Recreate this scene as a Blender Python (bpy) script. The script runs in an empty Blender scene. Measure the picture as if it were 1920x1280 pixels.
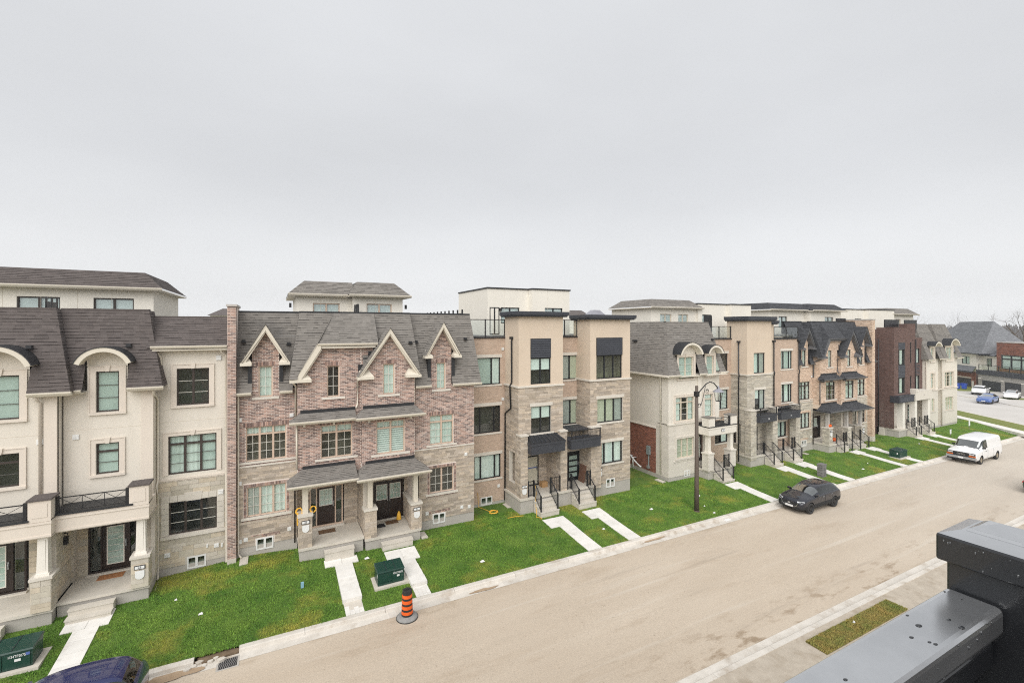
import bpy, bmesh, math, random
import numpy as np
from mathutils import Vector, Matrix
random.seed(7); np.random.seed(7)
R = math.radians
scene = bpy.context.scene
COL = scene.collection

# ------------------------------------------------------------------ camera
CAM_Z = 11.65
cam = bpy.data.cameras.new("camera")
cam.sensor_width = 36.0
cam.lens = 860.0 / 1920.0 * 36.0
cam.shift_y = -27.0 / 1920.0
cam.clip_start = 0.05
cam.clip_end = 5000
camo = bpy.data.objects.new("camera", cam); COL.objects.link(camo)
camo.location = (0, 0, CAM_Z)
camo.rotation_euler = (R(90), 0, -R(27.3))
scene.camera = camo

# ------------------------------------------------------------------ overcast sky
SUN_EL, SUN_ROT = 42.0, 220.0
world = bpy.data.worlds.new("World"); scene.world = world
world.use_nodes = True
nt = world.node_tree; nt.nodes.clear()
wo = nt.nodes.new("ShaderNodeOutputWorld")
bg = nt.nodes.new("ShaderNodeBackground"); bg.inputs[1].default_value = 1.0
sky = nt.nodes.new("ShaderNodeTexSky"); sky.sky_type = 'NISHITA'; sky.sun_disc = False
sky.sun_elevation = R(SUN_EL); sky.sun_rotation = R(SUN_ROT)
sky.air_density = 1.0; sky.dust_density = 5.0; sky.ozone_density = 1.0
tc = nt.nodes.new("ShaderNodeTexCoord")
# a closed layer of cloud hides nearly all of the blue: cloud brightness by elevation and soft streaks
sep = nt.nodes.new("ShaderNodeSeparateXYZ"); nt.links.new(tc.outputs["Generated"], sep.inputs[0])
ramp = nt.nodes.new("ShaderNodeValToRGB"); ramp.color_ramp.interpolation = 'EASE'
nt.links.new(sep.outputs[2], ramp.inputs[0])
e = ramp.color_ramp.elements
e[0].position = 0.0; e[0].color = (0.470, 0.474, 0.476, 1)
e[1].position = 0.60; e[1].color = (0.352, 0.358, 0.367, 1)
n_ = ramp.color_ramp.elements.new(0.07); n_.color = (0.402, 0.406, 0.411, 1)
n_ = ramp.color_ramp.elements.new(0.33); n_.color = (0.335, 0.340, 0.348, 1)
mp = nt.nodes.new("ShaderNodeMapping"); mp.inputs["Scale"].default_value = (1.0, 1.6, 3.2)
mp.inputs["Rotation"].default_value = (0.25, 0.1, 0.5)
nt.links.new(tc.outputs["Generated"], mp.inputs[0])
cn = nt.nodes.new("ShaderNodeTexNoise"); cn.inputs["Scale"].default_value = 1.5; cn.inputs["Detail"].default_value = 7
cn.inputs["Roughness"].default_value = 0.5
nt.links.new(mp.outputs[0], cn.inputs[0])
mr = nt.nodes.new("ShaderNodeMapRange"); mr.inputs[1].default_value = 0.3; mr.inputs[2].default_value = 0.7
mr.inputs[3].default_value = 0.955; mr.inputs[4].default_value = 1.045
nt.links.new(cn.outputs[0], mr.inputs[0])
mul = nt.nodes.new("ShaderNodeVectorMath"); mul.operation = 'SCALE'
nt.links.new(ramp.outputs[0], mul.inputs[0]); nt.links.new(mr.outputs[0], mul.inputs["Scale"])
skys = nt.nodes.new("ShaderNodeVectorMath"); skys.operation = 'SCALE'; skys.inputs["Scale"].default_value = 0.06
nt.links.new(sky.outputs[0], skys.inputs[0])
mx = nt.nodes.new("ShaderNodeMix"); mx.data_type = 'RGBA'; mx.inputs[0].default_value = 0.94
nt.links.new(skys.outputs[0], mx.inputs[6]); nt.links.new(mul.outputs[0], mx.inputs[7])
nt.links.new(mx.outputs[2], bg.inputs[0]); nt.links.new(bg.outputs[0], wo.inputs[0])

sl = bpy.data.lights.new("sun", 'SUN'); sl.energy = 1.5; sl.angle = R(70); sl.color = (1.0, 0.985, 0.965)
so = bpy.data.objects.new("sun", sl); COL.objects.link(so)
az = R(SUN_ROT)
sd = Vector((math.sin(az) * math.cos(R(SUN_EL)), math.cos(az) * math.cos(R(SUN_EL)), math.sin(R(SUN_EL))))
so.rotation_euler = sd.to_track_quat('Z', 'Y').to_euler()
so.location = (0, -20, 40)

scene.view_settings.view_transform = 'Standard'
scene.view_settings.look = 'None'
scene.view_settings.gamma = 1.0
scene.view_settings.use_curve_mapping = False
scene.view_settings.exposure = 1.15
scene.cycles.max_bounces = 6; scene.cycles.diffuse_bounces = 3
scene.cycles.glossy_bounces = 3; scene.cycles.transparent_max_bounces = 12
scene.cycles.use_denoising = False
scene.cycles.filter_width = 1.1

# ------------------------------------------------------------------ materials
MATS = {}
def lnk(t, a, b): t.links.new(a, b)
def M(name, c1, c2=None, scale=6.0, rough=0.8, bump=0.0, bscale=60.0, rnd=0.0, metallic=0.0, spec=0.4, coat=0.0,
      stretch=(1, 1, 1), detail=5.0, dirt=None, dscale=0.7, dlo=0.5, dhi=0.7, grain=0.0, gscale=70.0, ramp=None, coord='pos', bdist=0.02, ior=None):
    """general procedural material: two colours by noise, value jitter per piece, optional stain colour and bump"""
    m = bpy.data.materials.new(name); m.use_nodes = True
    t = m.node_tree; N = t.nodes
    b = N["Principled BSDF"]
    b.inputs["Roughness"].default_value = rough; b.inputs["Metallic"].default_value = metallic
    b.inputs["Specular IOR Level"].default_value = spec; b.inputs["Coat Weight"].default_value = coat
    b.inputs["Coat Roughness"].default_value = 0.03
    if coord == 'pos':
        g = N.new("ShaderNodeNewGeometry"); vec = g.outputs["Position"]
    else:
        g0 = N.new("ShaderNodeTexCoord"); vec = g0.outputs["Object"]; g = N.new("ShaderNodeNewGeometry")
    mp = N.new("ShaderNodeMapping"); mp.inputs["Scale"].default_value = stretch; lnk(t, vec, mp.inputs[0])
    nz = N.new("ShaderNodeTexNoise"); nz.inputs["Scale"].default_value = scale; nz.inputs["Detail"].default_value = detail
    nz.inputs["Roughness"].default_value = 0.6
    lnk(t, mp.outputs[0], nz.inputs[0])
    c2 = c2 or tuple(0.8 * x for x in c1)
    mx = N.new("ShaderNodeMix"); mx.data_type = 'RGBA'
    mr = N.new("ShaderNodeMapRange"); mr.inputs[1].default_value = 0.32; mr.inputs[2].default_value = 0.68
    lnk(t, nz.outputs[0], mr.inputs[0]); lnk(t, mr.outputs[0], mx.inputs[0])
    mx.inputs[6].default_value = (*c1, 1); mx.inputs[7].default_value = (*c2, 1)
    col = mx.outputs[2]
    if rnd or ramp:
        oi = N.new("ShaderNodeObjectInfo")
        ad = N.new("ShaderNodeMath"); ad.operation = 'ADD'
        lnk(t, oi.outputs["Random"], ad.inputs[0]); lnk(t, g.outputs["Random Per Island"], ad.inputs[1])
        fr = N.new("ShaderNodeMath"); fr.operation = 'FRACT'; lnk(t, ad.outputs[0], fr.inputs[0])
        if ramp:
            cr = N.new("ShaderNodeValToRGB"); cr.color_ramp.interpolation = 'CONSTANT'
            el = cr.color_ramp.elements
            while len(el) < len(ramp): el.new(0.5)
            for i, c in enumerate(ramp):
                el[i].position = i / len(ramp); el[i].color = (*c, 1)
            lnk(t, fr.outputs[0], cr.inputs[0])
            m2 = N.new("ShaderNodeMix"); m2.data_type = 'RGBA'; m2.blend_type = 'MULTIPLY'; m2.inputs[0].default_value = 1
            lnk(t, col, m2.inputs[6]); lnk(t, cr.outputs[0], m2.inputs[7]); col = m2.outputs[2]
        if rnd:
            wn = N.new("ShaderNodeTexWhiteNoise"); wn.noise_dimensions = '1D'; lnk(t, fr.outputs[0], wn.inputs["W"])
            r2 = N.new("ShaderNodeMapRange"); r2.inputs[3].default_value = 1 - rnd; r2.inputs[4].default_value = 1 + rnd
            lnk(t, wn.outputs["Value"], r2.inputs[0])
            hv = N.new("ShaderNodeHueSaturation"); lnk(t, col, hv.inputs["Color"]); lnk(t, r2.outputs[0], hv.inputs["Value"])
            col = hv.outputs[0]
    if dirt:
        n2 = N.new("ShaderNodeTexNoise"); n2.inputs["Scale"].default_value = dscale; n2.inputs["Detail"].default_value = 8
        n2.inputs["Roughness"].default_value = 0.62
        lnk(t, mp.outputs[0], n2.inputs[0])
        r3 = N.new("ShaderNodeMapRange"); r3.inputs[1].default_value = dlo; r3.inputs[2].default_value = dhi
        lnk(t, n2.outputs[0], r3.inputs[0])
        m3 = N.new("ShaderNodeMix"); m3.data_type = 'RGBA'; lnk(t, r3.outputs[0], m3.inputs[0])
        lnk(t, col, m3.inputs[6]); m3.inputs[7].default_value = (*dirt, 1); col = m3.outputs[2]
    if grain:
        n5 = N.new("ShaderNodeTexNoise"); n5.inputs["Scale"].default_value = gscale; n5.inputs["Detail"].default_value = 3
        n5.inputs["Roughness"].default_value = 0.75; lnk(t, vec, n5.inputs[0])
        r5 = N.new("ShaderNodeMapRange"); r5.inputs[1].default_value = 0.3; r5.inputs[2].default_value = 0.7
        r5.inputs[3].default_value = 1 - grain; r5.inputs[4].default_value = 1 + grain; lnk(t, n5.outputs[0], r5.inputs[0])
        h5 = N.new("ShaderNodeHueSaturation"); lnk(t, col, h5.inputs["Color"]); lnk(t, r5.outputs[0], h5.inputs["Value"]); col = h5.outputs[0]
    if ior: b.inputs["IOR"].default_value = ior
    lnk(t, col, b.inputs["Base Color"])
    if bump:
        n4 = N.new("ShaderNodeTexNoise"); n4.inputs["Scale"].default_value = bscale; n4.inputs["Detail"].default_value = 4
        lnk(t, mp.outputs[0], n4.inputs[0])
        bp = N.new("ShaderNodeBump"); bp.inputs["Strength"].default_value = bump; bp.inputs["Distance"].default_value = bdist
        lnk(t, n4.outputs[0], bp.inputs["Height"]); lnk(t, bp.outputs[0], b.inputs["Normal"])
    MATS[name] = m
    return m

def glass(name, tint=(0.75, 0.86, 0.82), trans=0.75, rough=0.01, boost=1.0):
    m = bpy.data.materials.new(name); m.use_nodes = True
    t = m.node_tree; N = t.nodes; N.clear()
    o = N.new("ShaderNodeOutputMaterial"); mixs = N.new("ShaderNodeMixShader")
    tr = N.new("ShaderNodeBsdfTransparent"); tr.inputs[0].default_value = (*[trans * c for c in tint], 1)
    gl = N.new("ShaderNodeBsdfGlossy"); gl.inputs["Roughness"].default_value = rough; gl.inputs[0].default_value = (0.95, 0.98, 0.97, 1)
    fr = N.new("ShaderNodeFresnel"); fr.inputs[0].default_value = 1.52
    mm = N.new("ShaderNodeMath"); mm.operation = 'MULTIPLY_ADD'; mm.inputs[1].default_value = 1.6 * boost; mm.inputs[2].default_value = 0.03; mm.use_clamp = True
    nz = N.new("ShaderNodeTexNoise"); nz.inputs["Scale"].default_value = 1.3; nz.inputs["Detail"].default_value = 1
    g = N.new("ShaderNodeNewGeometry"); lnk(t, g.outputs["Position"], nz.inputs[0])
    bp = N.new("ShaderNodeBump"); bp.inputs["Strength"].default_value = 0.06; bp.inputs["Distance"].default_value = 0.1
    lnk(t, nz.outputs[0], bp.inputs["Height"]); lnk(t, bp.outputs[0], gl.inputs["Normal"])
    bf = N.new("ShaderNodeMath"); bf.operation = 'SUBTRACT'; bf.inputs[0].default_value = 1.0; lnk(t, g.outputs["Backfacing"], bf.inputs[1])
    ml = N.new("ShaderNodeMath"); ml.operation = 'MULTIPLY'; lnk(t, mm.outputs[0], ml.inputs[0]); lnk(t, bf.outputs[0], ml.inputs[1])
    lnk(t, fr.outputs[0], mm.inputs[0]); lnk(t, ml.outputs[0], mixs.inputs[0])
    lnk(t, tr.outputs[0], mixs.inputs[1]); lnk(t, gl.outputs[0], mixs.inputs[2]); lnk(t, mixs.outputs[0], o.inputs[0])
    MATS[name] = m
    return m

M('stucco', (0.705, 0.655, 0.575), (0.68, 0.63, 0.55), 1.3, 0.9, 0.25, 120, grain=0.04, dirt=(0.60, 0.55, 0.475), dscale=0.9, dlo=0.56, dhi=0.9, stretch=(1.6, 1.6, 0.22))
M('stucco_trim', (0.69, 0.62, 0.54), (0.66, 0.59, 0.51), 1.5, 0.85, 0.1, 90, grain=0.03, dirt=(0.58, 0.52, 0.44), dscale=1.1, dlo=0.58, dhi=0.9, stretch=(1.6, 1.6, 0.3))
M('stucco_white', (0.725, 0.68, 0.605), (0.69, 0.645, 0.57), 1.3, 0.9, 0.2, 120, grain=0.04)
M('stucco_side', (0.64, 0.58, 0.49), (0.61, 0.55, 0.46), 1.2, 0.9, 0.2, 120, grain=0.04)
M('stucco_tan', (0.63, 0.525, 0.415), (0.605, 0.50, 0.39), 1.2, 0.9, 0.2, 110, grain=0.04, dirt=(0.56, 0.46, 0.36), dscale=0.5, dlo=0.55, dhi=0.9)
M('penthouse_wall', (0.78, 0.74, 0.66), (0.75, 0.71, 0.63), 1.0, 0.9, 0.15, 110, grain=0.03)
M('limestone', (0.60, 0.55, 0.47), (0.50, 0.455, 0.38), 5, 0.85, 0.3, 45, rnd=0.08, ramp=[(1, 1, 1), (0.95, 0.95, 0.92), (0.87, 0.87, 0.84), (1.03, 0.98, 0.9)])
M('limestone_pale', (0.66, 0.615, 0.545), (0.615, 0.57, 0.50), 5, 0.85, 0.2, 45, rnd=0.05)
M('mortar', (0.60, 0.55, 0.48), (0.55, 0.505, 0.435), 8, 0.95)
M('mortar_pink', (0.78, 0.69, 0.62), (0.68, 0.60, 0.535), 2, 0.95)
M('brick_pink', (0.43, 0.325, 0.28), (0.355, 0.258, 0.218), 3, 0.9, 0.2, 60, rnd=0.2,
  ramp=[(1, 1, 1), (0.66, 0.62, 0.62), (1.12, 1.05, 1.02), (0.42, 0.40, 0.42), (1.06, 0.92, 0.86), (0.52, 0.48, 0.49), (0.85, 0.74, 0.70)],
  dirt=(0.62, 0.56, 0.51), dscale=0.9, dlo=0.58, dhi=0.85)
M('brick_tan', (0.545, 0.425, 0.335), (0.485, 0.37, 0.285), 3, 0.9, 0.2, 60, rnd=0.10)
M('brick_orange', (0.68, 0.54, 0.43), (0.58, 0.44, 0.335), 3, 0.9, 0.2, 60, rnd=0.15, ramp=[(1, 1, 1), (0.88, 0.84, 0.8), (1.06, 1.03, 1.0), (0.74, 0.69, 0.65)])
M('brick_red', (0.30, 0.125, 0.085), (0.23, 0.09, 0.06), 4, 0.9, 0.2, 60, rnd=0.3)
M('brick_brown', (0.155, 0.095, 0.08), (0.115, 0.07, 0.06), 4, 0.9, 0.2, 60, rnd=0.22)
M('ledgestone', (0.53, 0.46, 0.385), (0.43, 0.365, 0.295), 5, 0.9, 0.5, 30, rnd=0.14, ramp=[(1, 1, 1), (0.9, 0.88, 0.85), (0.78, 0.77, 0.76), (1.08, 1.05, 1.0)])
M('ledgestone_grey', (0.56, 0.52, 0.45), (0.47, 0.43, 0.36), 5, 0.9, 0.5, 30, rnd=0.14, ramp=[(1, 1, 1), (0.9, 0.9, 0.88), (0.78, 0.77, 0.76), (1.06, 1.04, 1.0)])
M('concrete', (0.61, 0.565, 0.495), (0.53, 0.49, 0.42), 2, 0.9, 0.2, 70, grain=0.06)
M('foundation', (0.47, 0.44, 0.40), (0.41, 0.385, 0.345), 1.6, 0.95, 0.2, 60)
M('slab_white', (0.77, 0.75, 0.71), (0.69, 0.665, 0.62), 2.5, 0.85, 0.1, 80, rnd=0.05, dirt=(0.55, 0.52, 0.46), dscale=2.2, dlo=0.56, dhi=0.8)
M('kerb', (0.66, 0.62, 0.56), (0.56, 0.52, 0.46), 1.8, 0.9, 0.25, 60, rnd=0.06, dirt=(0.43, 0.37, 0.30), dscale=1.6, dlo=0.52, dhi=0.72, grain=0.08, gscale=40)
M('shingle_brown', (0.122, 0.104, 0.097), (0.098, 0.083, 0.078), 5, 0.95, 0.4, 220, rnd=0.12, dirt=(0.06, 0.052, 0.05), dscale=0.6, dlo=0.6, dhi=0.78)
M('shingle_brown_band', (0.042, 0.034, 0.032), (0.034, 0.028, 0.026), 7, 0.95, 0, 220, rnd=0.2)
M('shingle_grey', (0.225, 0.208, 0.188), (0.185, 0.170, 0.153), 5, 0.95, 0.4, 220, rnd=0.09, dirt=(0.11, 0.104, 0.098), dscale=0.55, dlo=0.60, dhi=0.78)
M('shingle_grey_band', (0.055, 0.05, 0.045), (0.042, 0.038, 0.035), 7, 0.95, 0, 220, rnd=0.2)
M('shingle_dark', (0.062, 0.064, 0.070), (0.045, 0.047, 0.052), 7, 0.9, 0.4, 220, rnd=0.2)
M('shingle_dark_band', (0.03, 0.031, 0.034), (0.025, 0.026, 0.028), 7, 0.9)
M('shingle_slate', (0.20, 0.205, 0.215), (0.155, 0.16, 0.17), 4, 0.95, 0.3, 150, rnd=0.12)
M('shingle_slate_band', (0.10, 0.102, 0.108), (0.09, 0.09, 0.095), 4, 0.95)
M('cream_metal', (0.68, 0.625, 0.525), (0.65, 0.595, 0.50), 2, 0.45, spec=0.5)
M('pale_metal', (0.72, 0.67, 0.58), (0.69, 0.64, 0.55), 2, 0.45, spec=0.5)
M('black_metal', (0.018, 0.018, 0.020), (0.014, 0.014, 0.016), 5, 0.42, spec=0.5, rnd=0)
M('black_flashing', (0.022, 0.023, 0.026), (0.016, 0.017, 0.019), 3, 0.55, spec=0.5)
M('charcoal_siding', (0.042, 0.045, 0.055), (0.034, 0.037, 0.046), 3, 0.5, spec=0.5)
M('brown_frame', (0.055, 0.042, 0.035), (0.046, 0.035, 0.03), 4, 0.5)
M('tan_frame', (0.60, 0.46, 0.36), (0.56, 0.425, 0.33), 3, 0.55)
M('pale_frame', (0.62, 0.535, 0.43), (0.59, 0.51, 0.41), 3, 0.55)
M('black_frame', (0.018, 0.019, 0.021), (0.015, 0.016, 0.018), 4, 0.4)
M('white_vinyl', (0.78, 0.78, 0.76), (0.74, 0.74, 0.72), 3, 0.5)
M('muntin_pale', (0.62, 0.60, 0.54), (0.58, 0.56, 0.50), 3, 0.5)
M('muntin_dark', (0.10, 0.095, 0.085), (0.09, 0.085, 0.075), 3, 0.5)
M('white_paint', (0.78, 0.74, 0.67), (0.75, 0.71, 0.64), 2, 0.6)
M('door_dark', (0.030, 0.018, 0.014), (0.022, 0.014, 0.011), 6, 0.4, stretch=(8, 8, 0.6), spec=0.5)
M('room', (0.10, 0.092, 0.085), (0.05, 0.046, 0.042), 1.5, 0.95)
M('room_light', (0.28, 0.235, 0.19), (0.12, 0.10, 0.085), 1.1, 0.95)
M('curtain', (0.80, 0.83, 0.79), (0.62, 0.66, 0.62), 7, 0.95, stretch=(1.6, 1.6, 0.05), detail=2)
M('sheer', (0.86, 0.87, 0.84), (0.76, 0.78, 0.74), 8, 0.95, stretch=(1.4, 1.4, 0.04), detail=2)
M('blind_beige', (0.66, 0.62, 0.50), (0.58, 0.54, 0.42), 5, 0.95, stretch=(0.1, 0.1, 4))
M('blind_white', (0.88, 0.88, 0.86), (0.80, 0.81, 0.79), 5, 0.95, stretch=(0.1, 0.1, 4))
M('blind_grey', (0.50, 0.485, 0.46), (0.41, 0.395, 0.375), 3, 0.95)
M('blind_green', (0.62, 0.665, 0.63), (0.50, 0.54, 0.51), 1.2, 0.95, stretch=(1, 1, .3))
M('blind_lavender', (0.72, 0.71, 0.735), (0.66, 0.65, 0.68), 1.2, 0.95)  # reflected sky put in as a pale colour behind the rooftop panes
M('lamp_glow_yellow', (0.9, 0.62, 0.12), (0.85, 0.55, 0.10), 3, 0.6)
M('asphalt_dusty', (0.545, 0.465, 0.370), (0.475, 0.395, 0.305), 0.45, 0.92, 0.4, 60, stretch=(0.22, 1.0, 1), dirt=(0.37, 0.285, 0.20), dscale=0.8, dlo=0.56, dhi=0.84, detail=10, grain=0.13, gscale=20)
M('asphalt_far', (0.57, 0.545, 0.51), (0.51, 0.485, 0.45), 0.3, 0.92, 0.2, 60, grain=.06, gscale=10)
M('gravel_dust', (0.50, 0.44, 0.36), (0.41, 0.355, 0.285), 2.5, 0.95, 0.6, 60, detail=9, dirt=(0.33, 0.27, 0.20), dscale=1.5, dlo=0.5, dhi=0.75)
M('mud', (0.22, 0.155, 0.10), (0.14, 0.10, 0.065), 6, 0.95, 0.8, 30)
M('plaque_white', (0.78, 0.78, 0.77), (0.74, 0.74, 0.73), 3, 0.5)
M('ink', (0.02, 0.02, 0.022), (0.02, 0.02, 0.022), 3, 0.6)
M('ink_grey', (0.33, 0.33, 0.33), (0.30, 0.30, 0.30), 3, 0.6)
M('orange', (0.80, 0.13, 0.015), (0.70, 0.105, 0.012), 8, 0.5)
M('rubber', (0.022, 0.022, 0.022), (0.034, 0.033, 0.032), 9, 0.8)
M('rubber_grey', (0.30, 0.30, 0.29), (0.20, 0.20, 0.195), 5, 0.8)
M('green_box', (0.012, 0.052, 0.038), (0.009, 0.042, 0.031), 4, 0.35, spec=0.55, dirt=(0.10, 0.13, 0.12), dscale=6, dlo=0.62, dhi=0.8)
M('cord_yellow', (0.85, 0.50, 0.06), (0.78, 0.43, 0.05), 8, 0.6)
M('doormat', (0.20, 0.115, 0.06), (0.13, 0.075, 0.04), 60, 0.98, 0.8, 200)
M('doormat_orange', (0.47, 0.215, 0.09), (0.40, 0.175, 0.07), 40, 0.98, 0.8, 200)
M('doormat_black', (0.025, 0.026, 0.028), (0.02, 0.02, 0.022), 40, 0.98)
M('card', (0.48, 0.29, 0.135), (0.41, 0.24, 0.11), 3, 0.9)
M('board_brown', (0.20, 0.105, 0.07), (0.17, 0.09, 0.06), 3, 0.7)
M('tape_blue', (0.10, 0.16, 0.42), (0.09, 0.14, 0.38), 3, 0.6)
M('pole_bronze', (0.115, 0.088, 0.07), (0.09, 0.07, 0.055), 4, 0.6)
M('lamp_grey', (0.30, 0.30, 0.33), (0.26, 0.26, 0.29), 4, 0.45)
M('galv', (0.45, 0.46, 0.47), (0.38, 0.39, 0.40), 6, 0.4, metallic=0.5)
M('pvc', (0.78, 0.78, 0.77), (0.72, 0.72, 0.71), 3, 0.5)
M('meter_grey', (0.25, 0.29, 0.29), (0.21, 0.25, 0.25), 3, 0.5)
M('stone_grey', (0.20, 0.19, 0.185), (0.15, 0.145, 0.14), 7, 0.9, 0.3, 40, rnd=0.2)
M('pumpkin', (0.75, 0.13, 0.015), (0.62, 0.09, 0.01), 5, 0.5)
M('plastic_blue', (0.04, 0.10, 0.50), (0.035, 0.085, 0.42), 3, 0.5)
M('litter', (0.80, 0.79, 0.77), (0.72, 0.71, 0.69), 8, 0.8)
M('litter_blue', (0.25, 0.45, 0.55), (0.22, 0.4, 0.5), 8, 0.7)
M('bark', (0.13, 0.105, 0.085), (0.085, 0.07, 0.057), 3, 0.95)
M('bark_far', (0.20, 0.175, 0.155), (0.16, 0.14, 0.125), 1, 0.95)
M('wood_far', (0.17, 0.155, 0.145), (0.115, 0.108, 0.105), 0.05, 0.95)
M('wood_far_tan', (0.20, 0.175, 0.15), (0.15, 0.135, 0.12), 0.1, 0.95)
M('garage_door', (0.045, 0.047, 0.052), (0.04, 0.042, 0.046), 2, 0.5)
M('coping_pale', (0.50, 0.47, 0.44), (0.45, 0.42, 0.39), 2, 0.7)
M('roof_membrane', (0.25, 0.245, 0.24), (0.20, 0.20, 0.195), 1, 0.9)
M('rail_black', (0.022, 0.024, 0.027), (0.018, 0.019, 0.022), 4, 0.3, spec=0.5, coat=0.4, coord='obj')
M('rail_wet', (0.60, 0.61, 0.62), (0.50, 0.51, 0.52), 9, 0.24, spec=0.5, metallic=0.85, coord='obj', detail=8)  # pale metallic colour stands in for sky sheen on the black rail tops
M('rubber_tyre', (0.024, 0.024, 0.025), (0.034, 0.033, 0.032), 9, 0.85)
M('alloy_dark', (0.06, 0.062, 0.065), (0.05, 0.052, 0.055), 4, 0.4, metallic=0.6)
M('alloy', (0.45, 0.45, 0.45), (0.40, 0.40, 0.40), 4, 0.35, metallic=0.8)
M('steel_tan', (0.42, 0.36, 0.26), (0.36, 0.30, 0.22), 4, 0.5, metallic=0.4)
M('chrome', (0.65, 0.66, 0.67), (0.6, 0.6, 0.6), 4, 0.18, metallic=0.9)
M('car_black', (0.010, 0.012, 0.020), (0.009, 0.010, 0.017), 4, 0.3, spec=0.35, coat=1.0)
M('car_navy', (0.010, 0.016, 0.085), (0.009, 0.014, 0.075), 4, 0.3, spec=0.35, coat=1.0)
M('car_blue', (0.065, 0.135, 0.36), (0.06, 0.12, 0.33), 4, 0.3, spec=0.35, coat=1.0)
M('car_green', (0.006, 0.035, 0.024), (0.005, 0.03, 0.02), 4, 0.3, spec=0.35, coat=1.0)
M('car_white', (0.80, 0.80, 0.80), (0.77, 0.77, 0.77), 3, 0.3, spec=0.5, coat=0.8)
M('cladding', (0.022, 0.023, 0.024), (0.018, 0.019, 0.02), 6, 0.7)
M('car_interior', (0.03, 0.03, 0.032), (0.02, 0.02, 0.022), 3, 0.9)
M('lens_red', (0.45, 0.012, 0.015), (0.38, 0.01, 0.012), 4, 0.2, coat=1.0)
M('lens_amber', (0.62, 0.14, 0.02), (0.55, 0.12, 0.018), 4, 0.25, coat=1.0)
M('lens_clear', (0.62, 0.64, 0.66), (0.5, 0.52, 0.54), 4, 0.15, coat=1.0)
glass('glass', (0.86, 0.95, 0.92), 0.93)
glass('glass_rail', (0.95, 0.98, 0.975), 0.98, 0.01, 0.8)
glass('glass_rail_dark', (0.32, 0.35, 0.37), 0.9, 0.01, 1.0)
glass('car_glass', (0.25, 0.29, 0.29), 0.6, 0.02, 0.9)
glass('windshield_glass', (0.70, 0.80, 0.78), 0.8, 0.02, 3.2)

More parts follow.
